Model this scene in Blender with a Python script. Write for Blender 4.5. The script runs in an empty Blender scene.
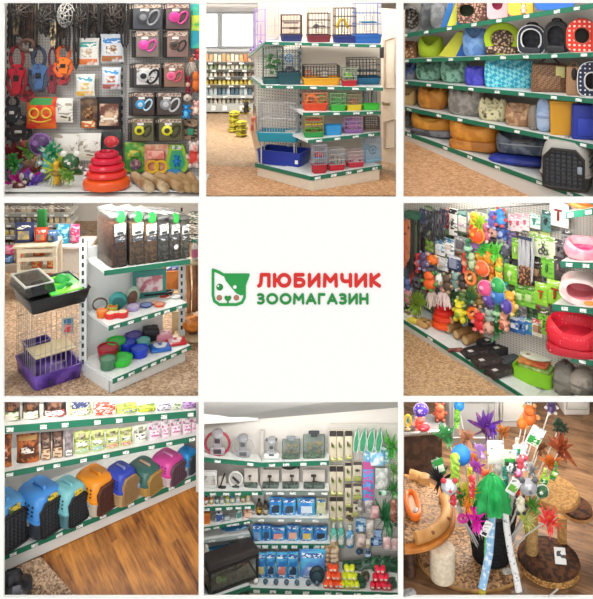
import bpy, math, random
from mathutils import Vector as V, Matrix
R = random.Random(7)
pi = math.pi
F, X0, Y0, H = 800.0, 296.5, -30.0, 6.29      # focal length in pixels, principal point, eye height
COL = bpy.context.scene.collection
# ------------------------------------------------------------------ geometry of the view
def PT(px, py, y):
    return V(((px - X0) / F * y, y, H - (py - Y0) / F * y))
def ROW(z, y): return (H - z) * F / y + Y0
def hexc(s):
    s = s.lstrip('#'); o = []
    for i in (0, 2, 4):
        c = int(s[i:i + 2], 16) / 255
        o.append(c / 12.92 if c <= .04045 else ((c + .055) / 1.055) ** 2.4)
    return (o[0], o[1], o[2], 1)
# ------------------------------------------------------------------ materials
_mats = {}
def mat(col, kind='plain', col2=None, sc=20.0, rough=.55, metal=0.0, th=.5):
    key = (col, kind, col2, sc, rough, metal, th)
    if key in _mats: return _mats[key]
    m = bpy.data.materials.new(kind + '_' + col.strip('#')); m.use_nodes = True
    nt = m.node_tree; N = nt.nodes; L = nt.links; bs = N['Principled BSDF']
    bs.inputs['Roughness'].default_value = rough; bs.inputs['Metallic'].default_value = metal
    a = hexc(col); b = hexc(col2) if col2 else (a[0] * .8, a[1] * .8, a[2] * .8, 1)
    tc = N.new('ShaderNodeTexCoord')
    def mix(fac, A, B):
        x = N.new('ShaderNodeMix'); x.data_type = 'RGBA'; L.new(fac, x.inputs[0])
        if hasattr(A, 'is_linked'): L.new(A, x.inputs[6])
        else: x.inputs[6].default_value = A
        if hasattr(B, 'is_linked'): L.new(B, x.inputs[7])
        else: x.inputs[7].default_value = B
        return x.outputs[2]
    def mapping(scale, rot=(0, 0, 0), src='Object'):
        x = N.new('ShaderNodeMapping'); x.inputs['Scale'].default_value = scale; x.inputs['Rotation'].default_value = rot
        L.new(tc.outputs[src], x.inputs[0]); return x.outputs[0]
    def noise(scale, vec, det=3):
        x = N.new('ShaderNodeTexNoise'); x.inputs['Scale'].default_value = scale; x.inputs['Detail'].default_value = det
        L.new(vec, x.inputs['Vector']); return x.outputs['Fac']
    def step(v, lo, hi):
        x = N.new('ShaderNodeMapRange'); x.inputs[1].default_value = lo; x.inputs[2].default_value = hi; L.new(v, x.inputs[0]); return x.outputs[0]
    def math_(op, A, B=None):
        x = N.new('ShaderNodeMath'); x.operation = op
        for i, q in enumerate((A, B)):
            if q is None: continue
            if hasattr(q, 'is_linked'): L.new(q, x.inputs[i])
            else: x.inputs[i].default_value = q
        return x.outputs[0]
    out = None
    if kind == 'plain':
        out = mix(noise(sc, tc.outputs['Object']), a, b)
    elif kind == 'flat':
        out = mix(step(noise(sc, tc.outputs['Object']), .0, 1), a, (a[0] * .96, a[1] * .96, a[2] * .96, 1))
    elif kind == 'noise':
        out = mix(step(noise(sc, tc.outputs['Object'], 4), th - .06, th + .06), a, b)
    elif kind == 'print':                       # blocks of small ink marks, as on a packet
        v = mapping((sc, sc, sc * 2.2)); x = N.new('ShaderNodeTexVoronoi'); x.inputs['Scale'].default_value = 1.0
        x.feature = 'F1'; x.distance = 'CHEBYCHEV'; L.new(v, x.inputs['Vector'])
        w = N.new('ShaderNodeSeparateColor'); L.new(x.outputs['Color'], w.inputs[0])
        out = mix(math_('GREATER_THAN', w.outputs[0], th), a, b)
    elif kind == 'dots':
        x = N.new('ShaderNodeTexVoronoi'); x.inputs['Scale'].default_value = sc; x.inputs['Randomness'].default_value = .25
        L.new(tc.outputs['Object'], x.inputs['Vector'])
        out = mix(math_('LESS_THAN', x.outputs['Distance'], th), a, b)
    elif kind == 'spots':
        x = N.new('ShaderNodeTexVoronoi'); x.inputs['Scale'].default_value = sc; L.new(tc.outputs['Object'], x.inputs['Vector'])
        out = mix(step(x.outputs['Distance'], th - .08, th + .08), a, b)
    elif kind == 'grain':                       # granules: kibble, speckled flooring, looped pile
        x = N.new('ShaderNodeTexVoronoi'); x.inputs['Scale'].default_value = sc; L.new(tc.outputs['Object'], x.inputs['Vector'])
        w = N.new('ShaderNodeSeparateColor'); L.new(x.outputs['Color'], w.inputs[0])
        n2 = noise(2.5, tc.outputs['Object'], 3)
        out = mix(math_('MULTIPLY', math_('POWER', w.outputs[0], th * 3), math_('ADD', .55, n2)), a, b)
    elif kind == 'check':
        x = N.new('ShaderNodeTexChecker'); x.inputs['Scale'].default_value = sc
        L.new(mapping((1, 1, 1), (0.3, .6, .78)), x.inputs['Vector']); x.inputs[1].default_value = a; x.inputs[2].default_value = b
        out = x.outputs[0]
    elif kind == 'stripe':
        x = N.new('ShaderNodeTexWave'); x.inputs['Scale'].default_value = sc; x.bands_direction = 'DIAGONAL'; L.new(tc.outputs['Object'], x.inputs['Vector'])
        out = mix(step(x.outputs['Fac'], th - .1, th + .1), a, b)
    elif kind == 'wood':
        n1 = noise(1.0, mapping((sc, sc * .12, sc)), 5); out = mix(step(n1, .35, .68), a, b)
    elif kind == 'plank':
        x = N.new('ShaderNodeTexBrick'); x.offset = .37; x.inputs['Scale'].default_value = 1.0
        x.inputs['Brick Width'].default_value = .62; x.inputs['Row Height'].default_value = .075; x.inputs['Mortar Size'].default_value = .0016
        x.inputs['Color1'].default_value = (0, 0, 0, 1); x.inputs['Color2'].default_value = (1, 1, 1, 1); x.inputs['Mortar'].default_value = (.1, .1, .1, 1)
        rz = th
        L.new(mapping((1, 1, 1), (0, 0, rz)), x.inputs['Vector'])
        g = N.new('ShaderNodeMapping'); g.vector_type = 'TEXTURE'; g.inputs['Rotation'].default_value = (0, 0, -rz); g.inputs['Scale'].default_value = (.22, .028, 1)
        L.new(tc.outputs['Object'], g.inputs[0])
        n1 = noise(1.0, g.outputs[0], 6); n2 = noise(3.2, tc.outputs['Object'], 3)
        bw = N.new('ShaderNodeRGBToBW'); L.new(x.outputs['Color'], bw.inputs[0])
        s = math_('ADD', math_('MULTIPLY', bw.outputs[0], .22), math_('ADD', math_('MULTIPLY', n1, .75), math_('MULTIPLY', n2, .55)))
        out = mix(step(s, .5, .98), b, a)
    elif kind == 'peg':                         # perforated steel panel
        s = N.new('ShaderNodeSeparateXYZ'); L.new(mapping((sc, sc, sc)), s.inputs[0])
        fx = math_('SUBTRACT', math_('FRACT', s.outputs[0]), .5); fz = math_('SUBTRACT', math_('FRACT', s.outputs[2]), .5)
        d = math_('ADD', math_('MULTIPLY', fx, fx), math_('MULTIPLY', fz, fz))
        out = mix(math_('LESS_THAN', d, th * th), a, b)
    if kind in ('glass', 'clear'):
        N.remove(bs); tr = N.new('ShaderNodeBsdfTransparent'); gl = N.new('ShaderNodeBsdfGlossy'); df = N.new('ShaderNodeBsdfDiffuse')
        tr.inputs[0].default_value = (.5 + a[0] / 2, .5 + a[1] / 2, .5 + a[2] / 2, 1); gl.inputs['Roughness'].default_value = .15
        df.inputs[0].default_value = a
        fr = N.new('ShaderNodeFresnel'); fr.inputs[0].default_value = 1.4
        m1 = N.new('ShaderNodeMixShader'); m1.inputs[0].default_value = th; L.new(tr.outputs[0], m1.inputs[1]); L.new(df.outputs[0], m1.inputs[2])
        m2 = N.new('ShaderNodeMixShader'); L.new(fr.outputs[0], m2.inputs[0]); L.new(m1.outputs[0], m2.inputs[1]); L.new(gl.outputs[0], m2.inputs[2])
        L.new(m2.outputs[0], N['Material Output'].inputs[0])
    elif kind == 'lamp':
        bs.inputs['Base Color'].default_value = a; bs.inputs['Emission Color'].default_value = a; bs.inputs['Emission Strength'].default_value = th
    else:
        L.new(out, bs.inputs['Base Color'])
    _mats[key] = m
    return m
def asmat(c): return mat(c) if isinstance(c, str) else c
# ------------------------------------------------------------------ mesh builder
class M:
    def __init__(s): s.v = []; s.f = []; s.T = Matrix()
    def at(s, loc=(0, 0, 0), rz=0, rx=0, ry=0, sc=1):
        s.T = Matrix.Translation(V(loc)) @ Matrix.Rotation(rz, 4, 'Z') @ Matrix.Rotation(ry, 4, 'Y') @ Matrix.Rotation(rx, 4, 'X') @ Matrix.Scale(sc, 4); return s
    def add(s, vs, fs):
        b = len(s.v); s.v += [s.T @ V(p) for p in vs]; s.f += [tuple(b + i for i in f) for f in fs]; return s
    def loft(s, rings, c0=True, c1=True, closed=False):
        n = len(rings[0]); vs = [p for r in rings for p in r]; fs = []; k = len(rings)
        for i in range(k if closed else k - 1):
            j = (i + 1) % k
            for q in range(n):
                fs.append((i * n + q, i * n + (q + 1) % n, j * n + (q + 1) % n, j * n + q))
        if not closed:
            if c0: fs.append(tuple(range(n - 1, -1, -1)))
            if c1: fs.append(tuple((k - 1) * n + q for q in range(n)))
        return s.add(vs, fs)
    def box(s, c, d, tx=1, ty=1):               # c = centre of the base
        x, y, z = c; a, b, h = d[0] / 2, d[1] / 2, d[2]
        return s.loft([[(x - a, y - b, z), (x + a, y - b, z), (x + a, y + b, z), (x - a, y + b, z)],
                       [(x - a * tx, y - b * ty, z + h), (x + a * tx, y - b * ty, z + h), (x + a * tx, y + b * ty, z + h), (x - a * tx, y + b * ty, z + h)]])
    def hexa(s, lo, hi): return s.loft([lo, hi])
    def rbox(s, c, d, r=.02, tx=1, ty=1, n=3, er=None):   # rounded box standing on c
        w, dd, h = d; r = min(r, w * .49, dd * .49); er = min(r if er is None else er, h * .45); rings = []
        def ring(k, inset, z): return [(c[0] + p[0], c[1] + p[1], c[2] + z) for p in rrect((w - 2 * inset) * (1 + (tx - 1) * k), (dd - 2 * inset) * (1 + (ty - 1) * k), max(r - inset, .001), n)]
        for a in (0, .5, 1): rings.append(ring(0, er * (1 - math.sin(a * pi / 2)), er * (1 - math.cos(a * pi / 2))))
        for a in (1, .5, 0): rings.append(ring(1, er * (1 - math.sin(a * pi / 2)), h - er * (1 - math.cos(a * pi / 2))))
        return s.loft(rings)
    def lathe(s, prof, n=16, sx=1, sy=1, c=(0, 0, 0), c0=True, c1=True):
        return s.loft([[(c[0] + r * sx * math.cos(2 * pi * i / n), c[1] + r * sy * math.sin(2 * pi * i / n), c[2] + z) for i in range(n)] for r, z in prof], c0, c1)
    def ball(s, c, rx, ry=None, rz=None, n=10, k=6):
        ry = rx if ry is None else ry; rz = rx if rz is None else rz; rings = []
        for j in range(k + 1):
            t = -pi / 2 + pi * (j * .96 + .02 * k) / k
            rings.append([(c[0] + rx * math.cos(t) * math.cos(2 * pi * i / n), c[1] + ry * math.cos(t) * math.sin(2 * pi * i / n), c[2] + rz * math.sin(t)) for i in range(n)])
        return s.loft(rings)
    def tube(s, pts, r=.005, n=6, closed=False, r1=None, fl=1.0):
        pts = [V(p) for p in pts]; rings = []; k = len(pts); up = None
        for i, p in enumerate(pts):
            a = pts[(i - 1) % k] if (closed or i) else p; b = pts[(i + 1) % k] if (closed or i < k - 1) else p
            t = (b - a); t = t.normalized() if t.length > 1e-9 else V((0, 0, 1))
            if up is None:
                up = V((0, 1, 0)) if abs(t.y) < .9 else V((1, 0, 0))
            u = (up - t * up.dot(t)); u = u.normalized() if u.length > 1e-6 else t.orthogonal().normalized()
            w = t.cross(u); up = u; rr = r if r1 is None else r + (r1 - r) * i / max(k - 1, 1)
            rings.append([tuple(p + (u * math.cos(2 * pi * q / n) * fl + w * math.sin(2 * pi * q / n)) * rr) for q in range(n)])
        return s.loft(rings, closed=closed)
    def bar(s, a, b, r=.004, n=4): return s.tube([a, b], r, n)
    def prism(s, poly, y0, y1):                 # outline in x,z extruded along y
        return s.loft([[(x, y0, z) for x, z in poly], [(x, y1, z) for x, z in poly]])
    def ring(s, c, rx, rz, r=.01, n=20, k=6, fl=1.0):  # ring that faces the front
        return s.tube([(c[0] + rx * math.cos(2 * pi * i / n), c[1], c[2] + rz * math.sin(2 * pi * i / n)) for i in range(n)], r, k, True, fl=fl)
    def disc(s, c, rx, rz, t, n=18):            # rounded disc that faces the front, t thick
        return s.loft([[(c[0] + rx * q * math.cos(2 * pi * i / n), c[1] + dy, c[2] + rz * q * math.sin(2 * pi * i / n)) for i in range(n)] for q, dy in ((.82, -t / 2), (1, -t * .2), (1, t * .2), (.82, t / 2))])
    def torus(s, rx, ry, rw, rh, z, n=28, k=8, e=2.0, dip=0, lump=0, c=(0, 0)):   # bolster: plan superellipse
        rings = []
        for i in range(n):
            a = 2 * pi * i / n; ca, sa = math.cos(a), math.sin(a)
            q = (abs(ca) ** e + abs(sa) ** e) ** (-1 / e); f = 1 - dip * max(0, -sa) ** 3 + lump * math.sin(i * 2.1) * .5
            o = V((ca * q * rx, sa * q * ry, 0)); d = V((ca, sa, 0)); hh = rh * f
            rings.append([(c[0] + o.x + d.x * rw * math.cos(2 * pi * j / k), c[1] + o.y + d.y * rw * math.cos(2 * pi * j / k), z + hh + hh * math.sin(2 * pi * j / k)) for j in range(k)])
        return s.loft(rings, closed=True)
    def tub(s, w, d, h, t=.012, r=.03, tx=1.06, c=(0, 0, 0), n=3, fl=.15):        # open tray with walls and a rim
        def ring(k, ins, z): return [(c[0] + p[0], c[1] + p[1], c[2] + z) for p in rrect(w / tx * (1 + (tx - 1) * k) - 2 * ins, d / tx * (1 + (tx - 1) * k) - 2 * ins, max(r - ins, .002), n)]
        return s.loft([ring(0, .004, 0), ring(0, 0, .004), ring(1, 0, h - .012), ring(1, -.008, h - .01), ring(1, -.008, h), ring(1, t, h), ring(0, t, h * fl), ring(0, w * .3 if w < d else d * .3, h * fl)])
def rrect(w, d, r, n=3):
    o = []; r = min(r, w * .499, d * .499)
    for cx, cy, a0 in ((w / 2 - r, d / 2 - r, 0), (-w / 2 + r, d / 2 - r, pi / 2), (-w / 2 + r, -d / 2 + r, pi), (w / 2 - r, -d / 2 + r, 1.5 * pi)):
        for i in range(n + 1):
            a = a0 + pi / 2 * i / n; o.append((cx + r * math.cos(a), cy + r * math.sin(a)))
    return o
# ------------------------------------------------------------------ objects
def mesh_obj(name, m, ma, parent=None):
    me = bpy.data.meshes.new(name); me.from_pydata([tuple(p) for p in m.v], [], m.f); me.validate()
    me.polygons.foreach_set('use_smooth', [True] * len(me.polygons)); me.set_sharp_from_angle(angle=math.radians(38))
    me.materials.append(asmat(ma)); o = bpy.data.objects.new(name, me); COL.objects.link(o)
    if parent is not None: o.parent = parent
    return o
def tag(o, label, cat, group=None, kind=None):
    o['label'] = label
    if cat: o['category'] = cat
    if group: o['group'] = group
    if kind: o['kind'] = kind
    return o
def empty(name, loc=(0, 0, 0), rz=0):
    o = bpy.data.objects.new(name, None); COL.objects.link(o); o.location = loc; o.rotation_euler = (0, 0, rz); o.empty_display_size = .1; return o
SPLIT = {'paws': 'paw', 'ears': 'ear', 'handles': 'handle', 'clips': 'clip', 'legs': 'leg', 'buckle': 'buckle', 'carry_strap': 'carry_strap', 'red_feet': 'red_foot', 'plants': 'plant', 'clip': 'clip'}
def islands(p):
    m = p[1]; par = list(range(len(m.v)))
    def fd(i):
        while par[i] != i: par[i] = par[par[i]]; i = par[i]
        return i
    for f in m.f:
        for j in f[1:]: par[fd(j)] = fd(f[0])
    gs = {}
    for i in range(len(m.v)): gs.setdefault(fd(i), []).append(i)
    out = []
    for g in gs.values():
        ix = {i: n for n, i in enumerate(g)}; q = M(); q.v = [m.v[i] for i in g]; q.f = [tuple(ix[i] for i in f) for f in m.f if f[0] in ix]; out.append((SPLIT[p[0]], q) + tuple(p[2:]))
    return out
def mk(name, label, cat, loc, rz, parts, group=None):
    """parts: (name, mesh, material[, sub-parts]); one part makes the thing one mesh."""
    parts = [q for p in parts for q in (islands(p) if p[0] in SPLIT else [p])]
    if len(parts) == 1 and len(parts[0]) == 3:
        o = mesh_obj(name, parts[0][1], parts[0][2]); o.location = loc; o.rotation_euler = (0, 0, rz)
    else:
        o = empty(name, loc, rz)
        for p in parts:
            q = mesh_obj(p[0], p[1], p[2], o)
            if len(p) > 3:
                for c in p[3]:
                    x = mesh_obj(c[0], c[1], c[2], q)
                    if len(c) > 3: x['label'] = c[3]
    return tag(o, label, cat, group)
def copy_thing(root, loc, rz=None, label=None):
    r = root.copy(); COL.objects.link(r); r.location = loc
    if rz is not None: r.rotation_euler = (0, 0, rz)
    if label: r['label'] = label
    for ch in root.children:
        c = ch.copy(); COL.objects.link(c); c.parent = r
        for g in ch.children:
            d = g.copy(); COL.objects.link(d); d.parent = c
    return r
def struct(name, m, ma, label=None):
    o = mesh_obj(name, m, ma); o['kind'] = 'structure'
    if label: o['label'] = label
    return o
# ------------------------------------------------------------------ shelf boards and hanging planes
GREEN, WHITE = '#1d7458', '#e9ebe8'
class Board:
    def __init__(s, A, B, depth):
        s.A, s.B, s.depth = A, B, depth; d = (B - A); h = V((d.x, d.y, 0)).normalized()
        b = V((-h.y, h.x, 0)); s.b = b if b.y > 0 else -b; s.yaw = math.atan2(-s.b.x, s.b.y)
    def at(s, px, back=0):
        k = (px - X0) / F; D = s.B - s.A
        t = (k * (s.A.y + back * s.b.y) - s.A.x - back * s.b.x) / (D.x - k * D.y)
        return s.A + D * t + s.b * back
def board(root, a, b, depth, t=.03, strip=.05, tags=6, ma=None, sm=None, name='shelf'):
    A, B = PT(*a), PT(*b); bd = Board(A, B, depth); bv = bd.b * depth; dn = V((0, 0, -t)); o = root.location
    m = M(); m.hexa([A - o + dn, B - o + dn, B - o + dn + bv, A - o + dn + bv], [A - o, B - o, B - o + bv, A - o + bv]); sh = mesh_obj(name, m, ma or mat(WHITE, rough=.4), root)
    if strip:
        f = -bd.b * .014; dn = V((0, 0, -strip)); m = M(); m.hexa([A - o + dn + f, B - o + dn + f, B - o + dn, A - o + dn], [A - o + f, B - o + f, B - o, A - o])
        st = mesh_obj('price_strip', m, sm or mat(GREEN, rough=.4), sh)
        d = (B - A).normalized(); Lg = (B - A).length
        for i in range(tags):
            c = A - o + (B - A) * ((i + .5 + R.uniform(-.2, .2)) / tags) - bd.b * .016 + V((0, 0, -strip * .82)); hw = d * min(.035, Lg / tags * .3); u = V((0, 0, strip * .62)); y = -bd.b * .004
            m = M(); m.hexa([c - hw + y, c + hw + y, c + hw, c - hw], [c - hw + u + y, c + hw + u + y, c + hw + u, c - hw + u]); mesh_obj('price_tag', m, mat('#f4f4f0', 'print', '#9aa09c', 60, th=.8), sh)
    return bd
def size(c, yaw, wpx, k):
    """width and depth of a thing whose view spans wpx pixels, k = depth / width"""
    a = abs(yaw + math.atan2(c.x, c.y)); W = wpx * c.y / F
    w = W / (math.cos(a) + k * math.sin(a) * .9); return w, w * k
def stand(bd, name, label, cat, x0, x1, y0, build, k=.5, s=.02, yaw=None, group=None, dd=None):
    yw = bd.yaw if yaw is None else yaw; xc = (x0 + x1) / 2; c = bd.at(xc, s + .1); w, d = size(c, yw, x1 - x0, k)
    yr = yw - bd.yaw; sn, cs = abs(math.sin(yr)), abs(math.cos(yr)); room = bd.depth - .03 - max(s, 0)
    if w * sn + d * cs > room: d = max(.35 * d, (room - w * sn) / max(cs, .3))
    ext = (w * sn + d * cs) / 2
    c = bd.at(xc, min(s + ext, max(bd.depth - .02 - ext, ext * .6))) + V((0, 0, .001)); top = H - (y0 - Y0) / F * (c.y + d * .35 if d > .06 else c.y); h = max(top - c.z, .015)
    return mk(name, label, cat, c, yw, build(w, d, h), group)
class Plane:                                    # a vertical hanging wall through two plan points
    def __init__(s, a, b): s.bd = Board(PT(a[0], 0, a[1]), PT(b[0], 0, b[1]), 0); s.yaw = s.bd.yaw
    def at(s, px, py, off=0):
        p = s.bd.at(px, -off); return V((p.x, p.y, H - (py - Y0) / F * p.y))
def hang(pl, name, label, cat, x0, y0, x1, y1, build, d=.03, off=.06, group=None, yaw=None):
    c = pl.at((x0 + x1) / 2, y1, off); yw = pl.yaw if yaw is None else yaw; w, _ = size(c, yw, x1 - x0, 0); h = (y1 - y0) * c.y / F
    return mk(name, label, cat, c, yw, build(w, d, h), group)
def nth(i, n):
    if i == 0: return 'leftmost'
    if i == n - 1: return 'rightmost'
    return ('second', 'third', 'fourth', 'fifth', 'sixth', 'seventh', 'eighth', 'ninth', 'tenth', 'eleventh', 'twelfth')[i - 1] + ' from the left'

def onplane(px, py, p0, nn):
    d = V(((px - X0) / F, 1, -(py - Y0) / F)); c = V((0, 0, H)); return c + d * ((p0 - c).dot(nn) / d.dot(nn))
# ------------------------------------------------------------------ builders: (w, d, h) -> parts; origin at the base centre, front is -y
def bag_(c, pans=(), flat=.05, body='bag_body', neck=.86):
    """pillow bag; pans: (name, u0, u1, v0, v1, material)"""
    def f(w, d, h):
        def prof(v): return (.72 + 1.9 * v if v < .15 else 1.0 - .12 * (v - .15)) if v < .62 else max(flat, .944 - (v - .62) / .38 * (.944 - flat))
        def wid(v): return 1 - (1 - neck) * math.sin(min(1, max(0, v)) * pi) * .5 + (.02 if v > .9 else 0)
        def sf(u, v, sgn=-1): return (u * w / 2 * wid(v), sgn * d / 2 * prof(v) * max(0.02, 1 - abs(u) ** 3.2) ** .5, v * h)
        us = [-1, -.9, -.65, -.3, 0, .3, .65, .9, 1]; rings = []
        for v in (0, .06, .15, .35, .62, .75, .88, .95, 1.0):
            rings.append([sf(u, v) for u in us] + [sf(u, v, 1) for u in us[-2:0:-1]])
        m = M(); m.loft(rings); ps = [(body, m, c)]
        for nm, u0, u1, v0, v1, ma in pans:
            m = M(); vs = []; nu, nv = 6, 5
            for lay in (.004, -.002):
                for j in range(nv + 1):
                    for i in range(nu + 1):
                        p = sf(u0 + (u1 - u0) * i / nu, v0 + (v1 - v0) * j / nv); vs.append((p[0], p[1] - lay, p[2]))
            K = (nu + 1) * (nv + 1); fs = []
            for j in range(nv):
                for i in range(nu):
                    a = j * (nu + 1) + i; fs.append((a, a + 1, a + nu + 2, a + nu + 1))
            m.add(vs, fs); ps.append((nm, m, ma))
        return ps
    return f
def box_(c, lab=None, r=.006, lid=None):
    def f(w, d, h):
        m = M(); m.rbox((0, 0, 0), (w, d, h), r, n=2); ps = [('carton', m, c)]
        if lab:
            m = M(); m.box((0, -d / 2 - .001, h * .22), (w * .78, .004, h * .56)); ps.append(('label', m, lab))
        if lid:
            m = M(); m.rbox((0, 0, h * .86), (w * 1.04, d * 1.04, h * .15), r, n=2); ps.append(('lid', m, lid))
        return ps
    return f
def card_(c, stuff=(), thick=.008, header=None, hole=True):
    """hanging card with goods on it; stuff: (part name, kind, material, x, z, size) with x in -1..1, z in 0..1"""
    def f(w, d, h):
        m = M(); m.rbox((0, d / 2 - thick / 2, 0), (w, thick, h), .004, n=2, er=.001); ps = [('card', m, c)]
        if header:
            m = M(); m.box((0, d / 2 - thick - .001, h * .8), (w * .96, .004, h * .18)); ps.append(('header', m, header))
        for nm, kd, ma, x, z, s in stuff:
            m = M(); goods(m, kd, x * w / 2, z * h, s * w / 2, d); ps.append((nm, m, ma))
        return ps
    return f
def goods(m, kd, x, z, s, d):
    y = 0
    if kd == 'ring': m.ring((x, y, z), s, s, s * .26, 18, 6)
    elif kd == 'oval': m.ring((x, y, z), s * .62, s, s * .2, 18, 6)
    elif kd == 'ball': m.ball((x, y, z), s, min(s, d * .6), s)
    elif kd == 'disc': m.disc((x, y, z), s, s, d * .8)
    elif kd == 'tee':
        m.rbox((x, y, z + s * .75), (s * 1.5, d * .5, s * .34), .01); m.rbox((x, y, z - s), (s * .42, d * .5, s * 1.75), .01)
    elif kd == 'bar': m.rbox((x, y, z - s), (s * .5, d * .7, s * 2), .012)
    elif kd == 'wide': m.rbox((x, y, z - s * .5), (s * 2, d * .7, s), .012)
    elif kd == 'sq': m.rbox((x, y, z - s), (s * 2, d * .6, s * 2), .01)
    elif kd == 'bone':
        m.tube([(x - s, y, z), (x + s, y, z)], s * .28, 8)
        for a in (-1, 1):
            for b in (-1, 1): m.ball((x + a * s, y, z + b * s * .28), s * .34, min(s * .34, d * .6), s * .34, 8, 5)
    elif kd == 'bear':
        m.ball((x, y, z), s * .6, d * .5, s * .7); m.ball((x, y, z + s * .85), s * .48, d * .5, s * .42)
        for a in (-1, 1): m.ball((x + a * s * .4, y, z + s * 1.2), s * .2, d * .3, s * .2, 8, 5); m.ball((x + a * s * .62, y, z + s * .2), s * .3, d * .3, s * .22, 8, 5); m.ball((x + a * s * .42, y, z - s * .7), s * .28, d * .4, s * .35, 8, 5)
    elif kd == 'scissors':
        m.ring((x - s * .4, y, z - s * .6), s * .3, s * .36, s * .1, 12, 5); m.ring((x + s * .4, y, z - s * .6), s * .3, s * .36, s * .1, 12, 5)
        m.tube([(x - s * .3, y, z - s * .3), (x + s * .3, y, z + s)], s * .12, 5, r1=s * .03); m.tube([(x + s * .3, y, z - s * .3), (x - s * .3, y, z + s)], s * .12, 5, r1=s * .03)
    elif kd == 'brush':
        m.disc((x, y, z + s * .4), s * .6, s * .75, d * .7); m.tube([(x, y, z), (x, y, z - s * 1.2)], s * .2, 7)
    elif kd == 'rope':
        for i in range(3):
            m.tube([(x + math.sin(t * 1.3 + i * 2.1) * s * .22, y + math.cos(t * 1.3 + i * 2.1) * s * .2, z - s + t * s * .25) for t in range(9)], s * .17, 6)
        m.ball((x, y, z - s), s * .36, d * .4, s * .3, 8, 5); m.ball((x, y, z + s), s * .36, d * .4, s * .3, 8, 5)
    elif kd == 'tuft':
        for i in range(11):
            a = R.uniform(0, 2 * pi); b = R.uniform(.5, 1); m.tube([(x, y, z), (x + math.cos(a) * s * b * .6, y - R.uniform(0, d), z + math.sin(a) * s * b * .6 + s * .1), (x + math.cos(a) * s * b, y - R.uniform(0, d), z + math.sin(a) * s * b)], s * .14, 5, r1=s * .03)
    elif kd == 'fish':
        m.ball((x, y, z), s, d * .4, s * .5); m.prism([(x + s * .8, z), (x + s * 1.4, z + s * .5), (x + s * 1.4, z - s * .5)], -d * .1, d * .1)
def leashpack_(card, tool, hnd, blank='#3a3a3e', front=None):
    def f(w, d, h):
        m = M(); m.rbox((0, d * .35, 0), (w, d * .3, h), .006, n=2, er=.002); ps = [('blister_card', m, card)]
        if front:
            m = M(); m.box((0, d * .18, h * .1), (w * .8, .004, h * .78)); ps.append(('printed_card', m, front))
        m = M(); m.box((0, d * .17, h * .8), (w * .9, .006, h * .14)); ps.append(('header', m, mat('#c9b9a8', 'print', '#7a5548', 60, th=.6)))
        m = M(); m.disc((-w * .14, -d * .05, h * .46), w * .24, w * .22, d * .5); b = M(); b.disc((-w * .14, -d * .3, h * .46), w * .12, w * .11, d * .12)
        ps.append(('leash_case', m, tool, [('button', b, hnd)]))
        m = M(); m.tube([(w * (.2 + .17 * math.cos(2 * pi * i / 16)) + w * .1 * math.sin(2 * pi * i / 16), -d * .05, h * .46 + w * .25 * math.sin(2 * pi * i / 16) - w * .02) for i in range(16)], w * .045, 6, True); ps.append(('handle', m, hnd))
        m = M(); m.box((-w * .1, d * .14, h * .68), (w * .3, .006, h * .1)); ps.append(('price_sticker', m, '#eee8e0'))
        return ps
    return f
def muzzle_(c, strap='#1c1918'):
    def f(w, d, h):
        m = M(); n = 9
        for j in (.05, .35, .62, .85):
            r = math.cos(j * pi / 2 * .92); m.ring((0, d * .4 - d * j, h * .5), w / 2 * r, h / 2 * r, w * .035, 16, 5)
        for i in range(n):
            a = 2 * pi * i / n; m.tube([(w / 2 * math.cos(j * pi / 2 * .92) * math.cos(a), d * .4 - d * j, h * .5 + h / 2 * math.cos(j * pi / 2 * .92) * math.sin(a)) for j in (.05, .3, .55, .8, .97)], w * .035, 5)
        s = M(); s.tube([(-w * .45, d * .35, h * .6), (-w * .2, d * .5, h * 1.15), (w * .15, d * .5, h * 1.2), (w * .45, d * .35, h * .6)], w * .05, 5)
        return [('muzzle_basket', m, c), ('strap', s, strap)]
    return f
def harness_(c, c2, buckle='#16161a'):
    def f(w, d, h):
        m = M(); m.tube([(w * .30 * math.cos(a), 0, h * .74 + h * .22 * math.sin(a)) for a in [2 * pi * i / 14 for i in range(14)]], w * .10, 6, True, fl=.5)
        m.tube([(-w * .38, 0, h * .5), (-w * .44, -d * .3, h * .25), (-w * .2, -d * .4, h * .05), (w * .22, -d * .4, h * .04), (w * .44, -d * .3, h * .26), (w * .36, 0, h * .5)], w * .10, 6, fl=.5)
        p = M(); p.prism([(-w * .42, h * .5), (-w * .16, h * .62), (w * .16, h * .62), (w * .42, h * .52), (w * .26, h * .36), (w * .2, h * .12), (0, h * .02), (-w * .2, h * .12), (-w * .27, h * .36)], -d * .35, d * .1)
        b = M(); b.rbox((0, -d * .42, h * .3), (w * .26, d * .2, h * .12), .006); b.ring((0, -d * .2, h * .97), w * .1, h * .04, w * .03, 10, 5)
        b.rbox((-w * .3, -d * .2, h * .46), (w * .14, d * .2, h * .07), .004)
        return [('webbing', m, c), ('chest_pad', p, c2), ('buckle', b, buckle)]
    return f
def strap_(c, n=1, loop=True, wd=.012, clip='#8a8a88'):
    def f(w, d, h):
        m = M(); r = wd * .5
        for i in range(n):
            x = (-.5 + (i + .5) / n) * w
            m.tube([(x - r, 0, h), (x - r * 1.4 + R.uniform(-.01, .01), -d * .2, h * .6), (x - r, -d * .3, h * .12), (x, -d * .3, .01), (x + r, -d * .2, h * .12), (x + r * 1.6 + R.uniform(-.01, .01), -d * .1, h * .62), (x + r, 0, h * .99)], r, 6, fl=.5)
        k = M()
        for i in range(n):
            x = (-.5 + (i + .5) / n) * w; k.ring((x, 0, h), wd * .7, wd * .9, wd * .18, 10, 5)
        return [('strap', m, c), ('clip', k, clip)]
    return f
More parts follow.
